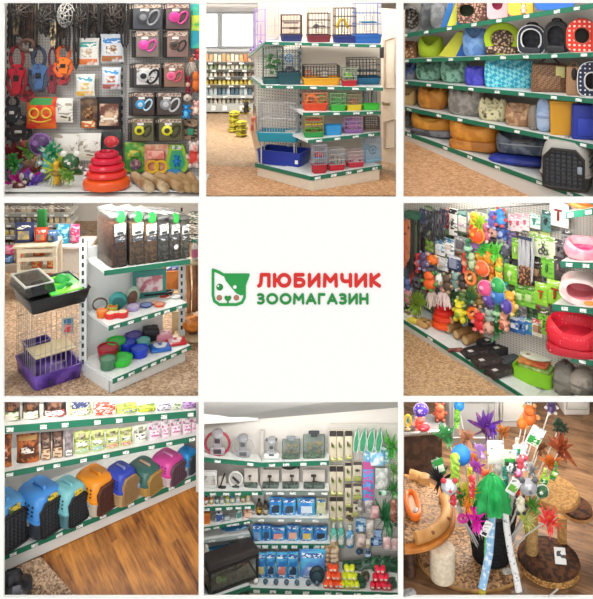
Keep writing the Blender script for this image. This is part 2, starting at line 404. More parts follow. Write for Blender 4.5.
def feather_fan(m, base, dirv, L, n=7, spread=.6, wd=.02, droop=.25):
    """n curved leaf shaped feathers from base towards dirv"""
    dv = V(dirv).normalized()
    for i in range(n):
        t = V((R.gauss(0, spread), R.gauss(0, spread), R.gauss(0, spread))); q = (dv + t * .7).normalized(); l = L * R.uniform(.7, 1.05)
        side = q.cross(V((0, 1, .2))).normalized(); nr = side.cross(q).normalized(); rings = []
        for j in range(7):
            u = j / 6; c = V(base) + q * l * u + V((0, 0, -droop * l * u * u)) + side * (.08 * l * math.sin(u * 2)); hw = wd * (math.sin(pi * min(1, u * .92 + .06)) ** .7) + .001; th = hw * .22
            rings.append([tuple(c - side * hw), tuple(c - nr * th), tuple(c + side * hw), tuple(c + nr * th)])
        m.loft(rings)
def pompom_(c, c2=None, kind='ball', tail=None):
    def f(w, d, h):
        m = M(); ps = []
        if kind == 'ball':
            m.ball((0, 0, h / 2), w / 2, min(w, d) / 2, h / 2, 12, 8); ps.append(('ball', m, c))
            if c2: k = M(); k.ring((0, 0, h / 2), w * .5, h * .5, w * .06, 18, 5); k.disc((-w * .16, -min(w, d) * .45, h * .6), w * .14, h * .12, d * .15); ps.append(('band', k, c2))
        elif kind == 'feather':
            feather_fan(m, (0, 0, h * .2), (0, -.15, 1), h * .85, 22, .55, w * .075, .18); feather_fan(m, (0, 0, h * .4), (0, -.6, -.2), h * .5, 18, .9, w * .06, .2); ps.append(('plume', m, c))
            k = M(); k.ball((0, 0, h * .22), w * .2, d * .3, h * .14); ps.append(('bead', k, c2 or '#e8d8a0'))
        elif kind == 'cloth':
            n = 40; m.loft([[(r_ * w * .5 * (1 + .24 * math.sin(9 * a) * q) * math.cos(a), r_ * d * .5 * (1 + .24 * math.sin(9 * a) * q) * math.sin(a), h * (z + .05 * math.sin(5 * a) * q)) for a in [2 * pi * i / n for i in range(n)]] for r_, z, q in ((.9, .0, 1), (1, .16, 1), (.86, .45, .9), (.62, .72, .7), (.3, .92, .4), (.06, .98, 0))]); ps.append(('cloth_fan', m, c)); k = M(); k.ball((0, 0, h * .96), w * .09, d * .09, h * .06); ps.append(('knot', k, c2 or c))
        elif kind == 'mouse':
            m.ball((0, 0, h * .42), w * .42, d * .5, h * .4, 12, 8); ps.append(('plush_body', m, c))
            k = M()
            for a in (-1, 1): k.ball((a * w * .3, -d * .1, h * .82), w * .16, d * .14, h * .16, 8, 5)
            k.ball((0, -d * .48, h * .4), w * .09, d * .12, h * .08, 8, 5); ps.append(('ears', k, c2 or '#d05050'))
            k = M(); k.tube([(w * .3, d * .2, h * .2), (w * .5, 0, h * .05), (w * .55, -d * .3, h * .2)], w * .04, 5); ps.append(('tail', k, c2 or '#d05050'))
        elif kind == 'mop':
            for i in range(26):
                a = R.uniform(0, 2 * pi); b = R.uniform(.3, 1.0); m.tube([(0, 0, h * .85), (math.cos(a) * w * .3 * b, math.sin(a) * d * .4 * b, h * .6), (math.cos(a) * w * .5 * b, math.sin(a) * d * .5 * b, R.uniform(0, .25) * h)], w * .06, 5, r1=w * .03)
            ps.append(('strands', m, c)); k = M(); k.ball((0, 0, h * .86), w * .22, d * .3, h * .14); ps.append(('knot', k, c2 or '#d8c8b8'))
        elif kind == 'doll':
            goods(m, 'bear', 0, h * .42, w * .55, d); ps.append(('plush_body', m, c)); k = M(); k.ball((0, -d * .45, h * .36), w * .2, d * .12, h * .16); ps.append(('belly', k, c2 or '#e8d8c0'))
        elif kind == 'rope':
            goods(m, 'rope', 0, h / 2, h * .42, d); ps.append(('rope', m, c)); k = M(); k.ball((0, 0, h * .5), w * .36, d * .45, h * .16); ps.append(('ball', k, c2 or c))
        elif kind == 'ringtoy':
            m.ring((0, 0, h / 2), w * .36, h * .36, w * .13, 18, 7); ps.append(('ring', m, c)); k = M(); k.disc((0, 0, h / 2), w * .12, h * .12, d * .6); ps.append(('bead', k, c2 or c))
        elif kind == 'plush':
            m.ball((0, 0, h * .32), w * .36, d * .45, h * .32, 12, 8); m.ball((0, -d * .15, h * .72), w * .3, d * .36, h * .22, 12, 8); ps.append(('plush_body', m, c))
            k = M()
            for a in (-1, 1): k.ball((a * w * .24, -d * .1, h * .9), w * .11, d * .1, h * .1, 8, 5); k.ball((a * w * .4, -d * .15, h * .4), w * .13, d * .2, h * .1, 8, 5); k.ball((a * w * .22, -d * .35, h * .08), w * .14, d * .22, h * .09, 8, 5)
            ps.append(('paws', k, c2 or c))
        if tail:
            k = M(); k.tube([(0, d * .2, h * .9), (0, d * .4, h * 1.15)], .004, 5); ps.append(('cord', k, tail))
        return ps
    return f
def cage_(tray, wire='#2a2a2e', th=.22, extras=(), roof='flat', nx=7, r=.0024, tray_name='tray'):
    """wire cage on a plastic tray; extras: (part, kind, material, x, y, z, size)"""
    def f(w, d, h):
        m = M(); hh = h * th; m.tub(w, d, hh, r=min(.04, w * .12)); ps = [(tray_name, m, tray)]
        m = M(); a, b = w * .47, d * .47; z0, z1 = hh * .9, h * (.98 if roof == 'flat' else .8)
        ny = max(3, int(nx * d / w)); rr = r
        for i in range(nx + 1):
            x = -a + 2 * a * i / nx
            for y in (-b, b): m.bar((x, y, z0), (x, y, z1), rr)
            if roof == 'flat': m.bar((x, -b, z1), (x, b, z1), rr)
            else: m.tube([(x, -b, z1), (x, -b * .55, h * .93), (x, 0, h * .99), (x, b * .55, h * .93), (x, b, z1)], rr, 4)
        for i in range(1, ny):
            y = -b + 2 * b * i / ny
            for x in (-a, a): m.bar((x, y, z0), (x, y, z1), rr)
        for z in (z0 + .01, z0 + (z1 - z0) * .36, z0 + (z1 - z0) * .7, z1):
            m.tube([(-a, -b, z), (a, -b, z), (a, b, z), (-a, b, z)], rr * 1.5, 4, True)
        q = M(); q.tube([(-a * .3, -b * 1.03, z0 + (z1 - z0) * .15), (a * .3, -b * 1.03, z0 + (z1 - z0) * .15), (a * .3, -b * 1.03, z0 + (z1 - z0) * .62), (-a * .3, -b * 1.03, z0 + (z1 - z0) * .62)], rr * 1.6, 4, True)
        ps.append(('wire_cage', m, wire, [('door', q, wire)]))
        for nm, kd, ma, x, y, z, s in extras:
            e = M(); X, Yy, Z = x * w / 2, y * d / 2, z * h; S = s * w / 2
            if kd == 'shelf': e.rbox((X, Yy, Z), (S * 2, d * .6, .012), .004)
            elif kd == 'wheel': e.ring((X, Yy, Z), S, S, S * .16, 18, 6); [e.bar((X - S * math.cos(t), Yy, Z - S * math.sin(t)), (X + S * math.cos(t), Yy, Z + S * math.sin(t)), S * .06) for t in (0, 1.05, 2.1)]
            elif kd == 'house': e.prism([(X - S, Z), (X + S, Z), (X + S, Z + S), (X, Z + S * 1.7), (X - S, Z + S)], Yy - S * .7, Yy + S * .7)
            elif kd == 'slide': e.tube([(X - S, Yy, Z - S * .9), (X - S * .5, Yy, Z + S * .6), (X + S * .3, Yy, Z + S * .7), (X + S, Yy, Z - S * .9)], S * .28, 8)
            elif kd == 'plant':
                for i in range(16): t = R.uniform(0, 6.28); q_ = R.uniform(.2, 1); e.ball((X + S * q_ * math.cos(t), Yy + R.uniform(-.3, .3) * d * .5, Z + S * q_ * math.sin(t) * 1.3), S * .3, S * .2, S * .22, 7, 4)
            elif kd == 'dome': e.lathe([(S, Z), (S * .95, Z + S * .4), (S * .6, Z + S * .85), (S * .1, Z + S)], 14, c=(X, Yy, 0))
            elif kd == 'bowl': e.lathe([(S * .6, Z), (S, Z + S * .6), (S * .85, Z + S * .6), (S * .5, Z + S * .2)], 14, c=(X, Yy, 0))
            ps.append((nm, e, ma))
        return ps
    return f
def tubbox_(c, lidc=None, r=.03):
    def f(w, d, h):
        m = M(); m.tub(w, d, h, r=r); ps = [('tub', m, c)]
        if lidc: k = M(); k.rbox((0, 0, h * .97), (w * 1.02, d * 1.02, h * .1), r); ps.append(('lid', k, lidc))
        return ps
    return f
def bed_(c, cin, e=2.6, rw=.2, dip=.42, lump=0, base=None, trim=None, hump=1.2):
    """pet bed: padded rim round a cushion"""
    def f(w, d, h):
        r = rw * min(w, d) * .5; z0 = 0; ps = []
        if base:
            k = M(); k.rbox((0, 0, 0), (w * .96, d * .96, h * .3), min(w, d) * .3, n=5, er=h * .1); ps.append(('base', k, base)); z0 = h * .25
        m = M(); m.torus(w / 2 - r, d / 2 - r, r, (h - z0) / 2, z0, e=e, dip=dip, lump=lump); ps.append(('rim', m, c))
        k = M(); k.loft([[((w / 2 - r) * q * math.copysign(abs(math.cos(a)) ** (2 / e), math.cos(a)), (d / 2 - r) * q * math.copysign(abs(math.sin(a)) ** (2 / e), math.sin(a)), z) for a in [2 * pi * i / 24 for i in range(24)]] for q, z in ((1, z0 + .005), (1.02, z0 + (h - z0) * .3 * hump), (.8, z0 + (h - z0) * .5 * hump), (.35, z0 + (h - z0) * .53 * hump))])
        ps.append(('cushion', k, cin))
        if trim: k = M(); k.torus(w / 2 - r, d / 2 - r, r * 1.03, (h - z0) * .06, z0 + (h - z0) * .42, e=e, k=6); ps.append(('piping', k, trim))
        return ps
    return f
def pillow_(c, lumps=0, name='cushion', seam=None):
    def f(w, d, h):
        m = M(); n = 20; rings = []
        for q, z in ((.55, .02), (.9, .12), (1, .42), (.97, .62), (.85, .84), (.5, .98), (.15, 1)):
            rings.append([(w / 2 * q * math.copysign(abs(math.cos(a)) ** .55, math.cos(a)), d / 2 * q * math.copysign(abs(math.sin(a)) ** .55, math.sin(a)), h * z * (1 + lumps * math.sin(3 * a + 5 * q) * .5)) for a in [2 * pi * i / n for i in range(n)]])
        m.loft(rings); ps = [(name, m, c)]
        if seam: k = M(); k.torus(w / 2 * .985, d / 2 * .985, .01, h * .05, h * .4, e=3.6, k=6); ps.append(('piping', k, seam))
        return ps
    return f
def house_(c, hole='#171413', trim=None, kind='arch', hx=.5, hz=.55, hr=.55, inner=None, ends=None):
    """fabric pet house: outline with a real opening that leads into a hollow"""
    def f(w, d, h):
        n = 32; cx, cz = (hx - .5) * w, hz * h
        def outer(a):
            ca, sa = math.cos(a), math.sin(a); best = 9
            if kind == 'box': e = 9
            elif kind == 'round': e = 2.3
            else: e = 5 if sa < 0 else 2.3
            zz = h * .5; q = (abs(ca / (w / 2)) ** e + abs(sa / (h / 2)) ** e) ** (-1 / e)
            if kind == 'peak':
                t1 = (w / 2) / abs(ca) if abs(ca) > 1e-6 else 9; t2 = (h / 2) / abs(sa) if sa < -1e-6 else 9
                s2 = abs(ca) * (h * .38) / (w / 2) + sa; t3 = (h / 2) / s2 if s2 > 1e-6 else 9; q = min(t1, t2, t3)
            return (ca * q, zz + sa * q)
        A = [2 * pi * i / n + .01 for i in range(n)]; oc = [outer(a) for a in A]
        rx, rz = w * hr * .5, h * hr * .5
        ic = [(cx + rx * math.cos(a), cz + rz * math.copysign(abs(math.sin(a)) ** .8, math.sin(a))) for a in A]
        m = M(); er = min(w, h) * .05
        def sc(k): return [(x * k, h / 2 + (z - h / 2) * k) for x, z in oc]
        m.loft([[(x, -d / 2, z) for x, z in ic], [(x, -d / 2, z) for x, z in sc(.95)], [(x, -d / 2 + er, z) for x, z in oc], [(x, d / 2 - er, z) for x, z in oc], [(x, d / 2, z) for x, z in sc(.95)]], c0=False, c1=True)
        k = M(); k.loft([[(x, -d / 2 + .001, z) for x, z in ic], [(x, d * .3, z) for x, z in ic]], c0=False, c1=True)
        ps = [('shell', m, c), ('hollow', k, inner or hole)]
        if trim:
            t = M(); t.tube([(x, -d / 2, z) for x, z in ic], w * .03, 6, True); t.tube([(x * .97, -d / 2 + er * .4, h / 2 + (z - h / 2) * .97) for x, z in oc], w * .025, 6, True); ps.append(('piping', t, trim))
        return ps
    return f
def tote_(c, hnd, tagc=None, panel=None, hh=.3):
    def f(w, d, h):
        b = h * (1 - hh * .6); m = M(); m.rbox((0, 0, 0), (w, d, b), min(w, d) * .18, tx=.93, ty=.8, er=.02); ps = [('bag_body', m, c)]
        k = M()
        for y in (-d * .3, d * .3): k.tube([(-w * .26, y, b * .72), (-w * .24, y, b * 1.02), (-w * .1, y, h), (w * .1, y, h), (w * .24, y, b * 1.02), (w * .26, y, b * .72)], w * .03, 6)
        ps.append(('handles', k, hnd))
        if tagc: k = M(); k.rbox((w * .28, -d * .48, b * .55), (w * .24, .008, b * .4), .004); ps.append(('hang_tag', k, tagc))
        if panel: k = M(); k.rbox((0, -d * .5 + .002, b * .12), (w * .6, .02, b * .5), .01); ps.append(('front_pocket', k, panel))
        return ps
    return f
def carrier_(ctop, cbase, cdoor='#22242a', sticker=None, slots=True, hnd=None, split=.42):
    """two-part plastic pet carrier with a grid door in front"""
    def f(w, d, h):
        zb = h * split; m = M(); m.loft([[(p[0], p[1], z) for p in rrect(w * q, d * q2, w * .18, 4)] for q, q2, z in ((.8, .86, 0), (.86, .9, h * .02), (.97, .97, zb - .02), (1.0, 1.0, zb - .015), (1.0, 1.0, zb))]); ps = [('lower_shell', m, cbase)]
        m = M(); m.loft([[(p[0], p[1] + sh * d, z) for p in rrect(w * q, d * q2, w * .2, 4)] for q, q2, z, sh in ((1.02, 1.02, zb, 0), (1.02, 1.02, zb + .02, 0), (.97, .97, zb + .025, 0), (.93, .94, h * .72, .01), (.84, .88, h * .88, .02), (.7, .78, h * .95, .03), (.5, .6, h * .965, .03))])
        sub = []
        if slots:
            for sd in (-1, 1):
                for j in range(3):
                    for i in range(5): k = M(); sub.append(('vent_slot', k, '#18202c')); k.rbox((sd * w * (.478 - .012 * j), -d * .28 + i * d * .14, zb + (h - zb) * (.25 + .16 * j)), (.014, d * .06, h * .035), .004, n=1)
        ps.append(('upper_shell', m, ctop, sub))
        k = M(); fw, f0, f1 = w * .76, h * .08, h * .82; y = -d * .512 - .008
        k.tube([(-fw / 2, y, f0 + .02), (-fw * .38, y, f0), (fw * .38, y, f0), (fw / 2, y, f0 + .02), (fw / 2, y, f1 - h * .16), (fw * .3, y, f1), (-fw * .3, y, f1), (-fw / 2, y, f1 - h * .16)], w * .035, 6, True)
        for i in range(1, 7): x = -fw / 2 + fw * i / 7; e = h * .16 * max(0, (abs(x) / (fw / 2) - .6) / .4); k.bar((x, y, f0), (x, y, f1 - e), w * .015)
        for i in range(1, 9): z = f0 + (f1 - f0) * i / 9; k.bar((-fw / 2, y, z), (fw / 2, y, z), w * .015) if z < f1 - h * .15 else k.bar((-fw * .34, y, z), (fw * .34, y, z), w * .015)
        b = M(); b.prism([(-fw / 2, f0), (fw / 2, f0), (fw / 2, f1 - h * .16), (fw * .3, f1), (-fw * .3, f1), (-fw / 2, f1 - h * .16)], -d * .512 - .002, -d * .44)
        l = M(); l.rbox((fw * .42, y - .02, (f0 + f1) / 2 - h * .06), (w * .09, .03, h * .14), .008)
        ps.append(('door', k, cdoor, [('latch', l, '#9aa4b0')])); ps.append(('doorway', b, '#42464f' if cdoor in ('#121317', '#26221f') else cdoor))
        k = M(); k.tube([(0, -d * .2, h * .95), (0, -d * .17, h * 1.0), (0, d * .2, h * 1.0), (0, d * .23, h * .955)], w * .05, 7, fl=.7); ps.append(('carry_handle', k, hnd or ctop))
        if sticker: k = M(); k.at((0, -d * .5 - .002, h * .83), rx=-.25); k.rbox((0, 0, 0), (w * .3, .008, h * .13), .004); ps.append(('sticker', k, sticker))
        return ps
    return f
def bowl_(c, cin=None, bone=False, flare=1.15):
    def f(w, d, h):
        r = w / 2; h = min(h, w * .58); m = M(); m.lathe([(r * .8, 0), (r * .86, .004), (r / flare * 1.0, h * .5), (r, h * .94), (r * .97, h), (r * .84, h), (r * .74, h * .45), (r * .3, h * .35)], 22); ps = [('bowl', m, c)]
        if cin: k = M(); k.lathe([(r * .86, h * .9), (r * .76, h * .48), (r * .3, h * .4)], 22); ps.append(('inside', k, cin))
        return ps
    return f
def bonebowl_(c, cin):
    def f(w, d, h):
        m = M()
        for x in (-w * .25, w * .25): m.lathe([(w * .22, 0), (w * .25, h * .9), (w * .23, h), (w * .19, h), (w * .16, h * .5), (w * .05, h * .45)], 18, c=(x, 0, 0))
        m.rbox((0, 0, 0), (w * .3, w * .3, h * .96), .01); k = M()
        for x in (-w * .25, w * .25): k.lathe([(w * .19, h * .98), (w * .15, h * .6), (w * .04, h * .55)], 16, c=(x, 0, 0))
        k.rbox((0, 0, h * .9), (w * .22, w * .2, h * .12), .01)
        return [('double_bowl', m, c), ('inside', k, cin)]
    return f
def bottle_(c, cap, lab=None):
    def f(w, d, h):
        r = w / 2; m = M(); m.lathe([(r * .9, 0), (r, .01), (r, h * .62), (r * .8, h * .72), (r * .36, h * .8), (r * .36, h * .86)], 12); k = M(); k.lathe([(r * .45, h * .84), (r * .45, h), (r * .4, h)], 10); ps = [('bottle_body', m, c), ('cap', k, cap)]
        if lab: k = M(); k.lathe([(r * 1.02, h * .15), (r * 1.02, h * .55)], 12, c0=False, c1=False); ps.append(('label', k, lab))
        return ps
    return f
def roll_(c, r, end='#cdb48a'):
    """tube from the origin; direction and length given by a point"""
    def f(vec):
        m = M(); m.tube([(0, 0, 0), vec], r, 12); e = M(); q = V(vec).normalized(); e.tube([tuple(-q * .002), tuple(q * .01)], r * .72, 10); return [('roll', m, c), ('roll_end', e, end)]
    return f
# ------------------------------------------------------------------ camera, light, shells
sc = bpy.context.scene
cd = bpy.data.cameras.new('camera'); cam = bpy.data.objects.new('camera', cd); COL.objects.link(cam)
cam.location = (0, 0, H); cam.rotation_euler = (pi / 2, 0, 0)
cd.sensor_fit = 'HORIZONTAL'; cd.sensor_width = 36; cd.lens = 36 * F / 593; cd.shift_y = -(299.5 - Y0) / 593; cd.clip_end = 200
sc.camera = cam
w = bpy.data.worlds.new('world'); sc.world = w; w.use_nodes = True
w.node_tree.nodes['Background'].inputs[0].default_value = (1, .995, .985, 1); w.node_tree.nodes['Background'].inputs[1].default_value = .78
sc.view_settings.view_transform = 'Standard'; sc.view_settings.look = 'None'; sc.view_settings.gamma = 1; sc.view_settings.exposure = 0
try: sc.cycles.use_denoising = True; sc.cycles.denoiser = 'OPENIMAGEDENOISE'
except Exception: pass
sc.cycles.max_bounces = 6; sc.cycles.diffuse_bounces = 3; sc.cycles.glossy_bounces = 2; sc.cycles.transparent_max_bounces = 10
def area(loc, rot, sx, sy, power, col=(1, .97, .92)):  # unseen fill light, added to brighten a bay; no fitting is built
    l = bpy.data.lights.new('ceiling_lamp', 'AREA'); l.shape = 'RECTANGLE'; l.size = sx; l.size_y = sy; l.energy = power; l.color = col
    o = bpy.data.objects.new('ceiling_lamp', l); COL.objects.link(o); o.location = loc; o.rotation_euler = rot
sl = bpy.data.lights.new('sun', 'SUN'); sl.energy = 1.0; sl.angle = .4; so = bpy.data.objects.new('sun', sl); COL.objects.link(so); so.rotation_euler = (math.radians(64), 0, math.radians(-12))
YW = 8.0
SL1, SL2 = PT(0, 200, YW).z, PT(0, 399.6, YW).z
def qbox(m, x0, x1, y0, y1, z0, z1): m.box(((x0 + x1) / 2, (y0 + y1) / 2, z0), (x1 - x0, y1 - y0, z1 - z0))
def X(px, y=YW): return (px - X0) / F * y
def Z(py, y=YW): return H - (py - Y0) / F * y
m = M(); T = .03
rows = [(3, 197.3, [(3.6, 199.2), (206, 396.3), (403.5, 594.5)]), (203, 397.4, [(3.6, 198.2), (403.5, 594.5)]), (402, 597.2, [(3.6, 198.6), (203.6, 398.2), (403.3, 594.5)])]
prev = -160
for y0, y1, cs in rows:
    qbox(m, X(-260), X(860), YW, YW + T, Z(y0), Z(prev)); prev = y1; px = -260
    for a, b in cs:
        qbox(m, X(px), X(a), YW, YW + T, Z(y1), Z(y0)); px = b
    qbox(m, X(px), X(860), YW, YW + T, Z(y1), Z(y0))
qbox(m, X(-260), X(860), YW, YW + T, Z(760), Z(prev))
struct('wall_front', m, mat('#fbfbf8', 'flat', rough=.8))
for k, z in enumerate((SL1, SL2)):
    m = M(); m.hexa([(X(-20), YW + T, z - .014), (X(401.5), YW + T, z - .014), (X(400.5, 14.4), 14.4, z - .014), (X(-20, 14.4), 14.4, z - .014)], [(X(-20), YW + T, z + .014), (X(401.5), YW + T, z + .014), (X(400.5, 14.4), 14.4, z + .014), (X(-20, 14.4), 14.4, z + .014)]); struct('ceiling', m, mat('#e6e4df', 'flat'))
    py = (200.6, 399.8)[k]; yk = (8.95, 8.85)[k]; zk = PT(0, py, yk).z
    for ya, yb_, za, zb_ in ((YW + T, yk, PT(0, py, YW + T).z, zk), (yk, 12.2, zk, zk)):
        m = M(); p = [V((X(401.5, ya), ya, za)), V((X(610, ya), ya, za)), V((X(610, yb_), yb_, zb_)), V((X(401, yb_), yb_, zb_))]; m.hexa([q_ - V((0, 0, .012)) for q_ in p], [q_ + V((0, 0, .012)) for q_ in p]); struct('ceiling', m, mat('#e6e4df', 'flat'))
m = M(); qbox(m, -7, 7, YW - .5, 14.5, -.75, -.7); struct('floor', m, mat('#cfc9c0', 'flat'))
def ray_wall(name, px, y0, y1, z0, z1, col, t=.012):
    m = M(); a, b = X(px, y0), X(px, y1)
    m.hexa([(a - t, y0, z0), (a + t, y0, z0), (b + t, y1, z0), (b - t, y1, z0)], [(a - t, y0, z1), (a + t, y0, z1), (b + t, y1, z1), (b - t, y1, z1)]); return struct(name, m, col)
LIM = 0
ZR = ((SL1 + .014, 6.35), (SL2 + .014, SL1 - .014), (-.7, SL2 - .014))
WH = mat('#e9e6e0', 'flat', rough=.8)
for r in range(3):
    z0, z1 = ZR[r]
    for px in ((0, 202.6, 400, 598) if r == 0 else (0, 200.9 if r == 2 else 201.5, 400.6, 598)):
        ray_wall('wall_partition', px, YW + T, 14.0, z0, z1, WH)
def back_wall(px0, px1, yb, r, ma=WH, yb2=None):
    m = M(); z0, z1 = ZR[r]; b2 = yb2 or yb
    m.hexa([(X(px0, yb), yb, z0), (X(px1, b2), b2, z0), (X(px1, b2), b2 + .03, z0), (X(px0, yb), yb + .03, z0)], [(X(px0, yb), yb, z1), (X(px1, b2), b2, z1), (X(px1, b2), b2 + .03, z1), (X(px0, yb), yb + .03, z1)])
    return struct('wall_back', m, ma)
for r, xs in ((0, (-1.95, 0, 2.0)), (1, (-1.95, 2.0)), (2, (-1.95, 0, 2.0))):
    for x in xs:
        if r: area((x * 1.02, 8.10, ZR[r][1] - .075), (math.radians(58), 0, 0), 1.6, .1, 13 if r == 2 and x < -1 else 22)
        else: area((x * 1.04, 8.25, 6.95), (math.radians(42), 0, 0), 1.7, .5, 40)
for x, y, z, pw in ((-2.3, 10.6, SL1 - .06, 90), (2.6, 9.5, 3.66, 40), (-2.2, 9.6, SL2 - .06, 30), (2.5, 9.9, 1.48, 85)): area((x, y, z), (math.radians(-8), 0, 0), 1.5, 1.2, pw)
# ------------------------------------------------------------------ the shop sign on the centre of the wall
def L(px, py): return (X(px), Z(py))
def capsule(m, a, b, r, y0, y1, n=7):
    y0 -= len(m.v) * 1e-6
    a, b = V((a[0], a[1])), V((b[0], b[1])); d = b - a; t = math.atan2(d.y, d.x) if d.length > 1e-6 else 0
    poly = [(a.x + r * math.cos(t + pi / 2 + pi * i / n), a.y + r * math.sin(t + pi / 2 + pi * i / n)) for i in range(n + 1)] + [(b.x + r * math.cos(t - pi / 2 + pi * i / n), b.y + r * math.sin(t - pi / 2 + pi * i / n)) for i in range(n + 1)]
    m.prism(poly[::-1], y0, y1)
def el(cx, rx, ry=.5, cy=.5, a0=0, a1=360, n=20): return [(cx + rx * math.cos(math.radians(a0 + (a1 - a0) * i / n)), cy + ry * math.sin(math.radians(a0 + (a1 - a0) * i / n))) for i in range(n + 1)]
GL = {'Л': (.74, [[(0, 0), (.1, .06), (.16, .3), (.2, 1), (.74, 1), (.74, 0)]]), 'Ю': (1.1, [[(0, 0), (0, 1)], [(0, .5), (.3, .5)], el(.7, .4)]),
      'Б': (.62, [[(.56, 1), (0, 1), (0, 0), (.34, 0)] + el(.34, .28, .29, .29, -90, 90, 10) + [(0, .58)]]), 'И': (.68, [[(0, 1), (0, 0), (.68, 1), (.68, 0)]]),
      'М': (.86, [[(0, 0), (.04, 1), (.43, .4), (.82, 1), (.86, 0)]]), 'Ч': (.62, [[(0, 1), (0, .66), (.08, .47), (.24, .4), (.62, .44)], [(.62, 1), (.62, 0)]]),
      'К': (.6, [[(0, 0), (0, 1)], [(.56, 1), (.02, .5), (.6, 0)]]), 'З': (.52, [[(0, .93)] + el(.2, .28, .23, .77, 110, -90, 10) + [(.12, .54), (.2, .54)] + el(.2, .32, .27, .27, 90, -110, 12) + [(0, .06)]]),
      'О': (.92, [el(.46, .46)]), 'А': (.8, [[(0, 0), (.4, 1), (.8, 0)], [(.15, .3), (.65, .3)]]), 'Г': (.5, [[(0, 0), (0, 1), (.5, 1)]]), 'Н': (.66, [[(0, 0), (0, 1)], [(.66, 0), (.66, 1)], [(0, .5), (.66, .5)]])}
def word(txt, x0, x1, y0, y1, sw):
    m = M(); r = sw / 2; hpx = y1 - y0 - sw; gap = sw * 1.62; tot = sum(GL[c][0] for c in txt); k = (x1 - x0 - sw - gap * (len(txt) - 1)) / tot; x = x0 + r
    for c in txt:
        for st in GL[c][1]:
            pts = [L(x + p[0] * k, y1 - r - p[1] * hpx) for p in st]
            for a, b in zip(pts, pts[1:]): capsule(m, a, b, r * YW / F, YW - .010, YW + .004)
        x += GL[c][0] * k + gap
    return m
o = empty('shop_sign', (X(297), YW, Z(288))); tag(o, 'shop sign with a green dog face and red and green lettering on the white wall', 'sign')
def sp(n, m, c): 
    m.v = [p - o.location for p in m.v]; return mesh_obj(n, m, mat(c, 'flat', rough=.6), o)
sp('upper_lettering', word('ЛЮБИМЧИК', 257, 381, 272.8, 287.4, 3.5), '#d8241c')
sp('lower_lettering', word('ЗООМАГАЗИН', 257, 368.4, 293, 304.2, 2.4), '#1d8a3a')
def q(x, y): return L(196 + x / 2.824, 196 + y / 2.824)
m = M(); out = [(48, 208), (48, 280), (52, 296), (66, 306), (114, 306), (130, 300), (137, 286), (137, 252)]
for a, b in zip(out, out[1:]): capsule(m, q(*a), q(*b), .013, YW - .010, YW + .004)
for a, b in zip([(48, 208), (64, 214), (78, 222), (148, 222)], [(64, 214), (78, 222), (148, 222), (137, 252)]): capsule(m, q(*a), q(*b), .013, YW - .010, YW + .004)
sp('face_outline', m, '#1d9a45')
m = M(); m.prism([q(*p) for p in [(78, 222), (84, 238), (100, 258), (114, 274), (126, 280), (137, 278), (138, 252), (148, 222)]], YW - .008, YW + .004); sp('face_patch', m, '#1d9a45')
m = M(); m.disc((*q(67, 257)[:1], YW - .003, q(67, 257)[1]), .034, .034, .014); sp('eye', m, '#1d8a3a')
m = M(); m.disc((q(110, 256)[0], YW - .008, q(110, 256)[1]), .018, .018, .01); sp('eye', m, '#ffffff')
m = M(); m.disc((q(63, 253)[0], YW - .012, q(63, 253)[1]), .009, .009, .006); sp('eye_glint', m, '#ffffff')
m = M(); m.prism([q(*p) for p in [(80, 285), (84, 281), (90, 283), (96, 281), (100, 285), (98, 291), (92, 296), (92, 306), (88, 306), (88, 296), (82, 291)]][::-1], YW - .010, YW + .004); sp('nose', m, '#1d8a3a')
for x in (66, 114):
    m = M(); m.disc((q(x, 287)[0], YW - .003, q(x, 287)[1]), .028, .028, .012); sp('cheek', m, '#b07a60')
# ------------------------------------------------------------------ top left: perforated wall hung with harnesses, leads and toys
YP = 8.9
m = M(); m.box(((X(2, YP) + X(202, YP)) / 2, YP + .02, SL1 + .014), (X(202, YP) - X(2, YP), .03, 2.4)); struct('wall_pegboard', m, mat('#d4d0ca', 'peg', '#5e5a58', 32, th=.19, rough=.5))
for px, lb in ((8.5, 'slotted grey steel upright at the left edge of the perforated wall'), (122.5, 'slotted grey steel upright in the middle of the perforated wall')):
    x = X(px, YP); m = M(); m.box((0, 0, 0), (.06, .03, 2.3)); s = M()
    for i in range(26): s.box((0, -.016, .05 + i * .085), (.016, .004, .045))
    mk('slotted_upright', lb, 'upright', (x, YP - .01, SL1 + .02), 0, [('upright', m, '#c4c2be'), ('slots', s, '#1a1a1a')])
P1 = Plane((0, YP), (200, YP))
def h1(*a, **k): return hang(P1, *a, **k)
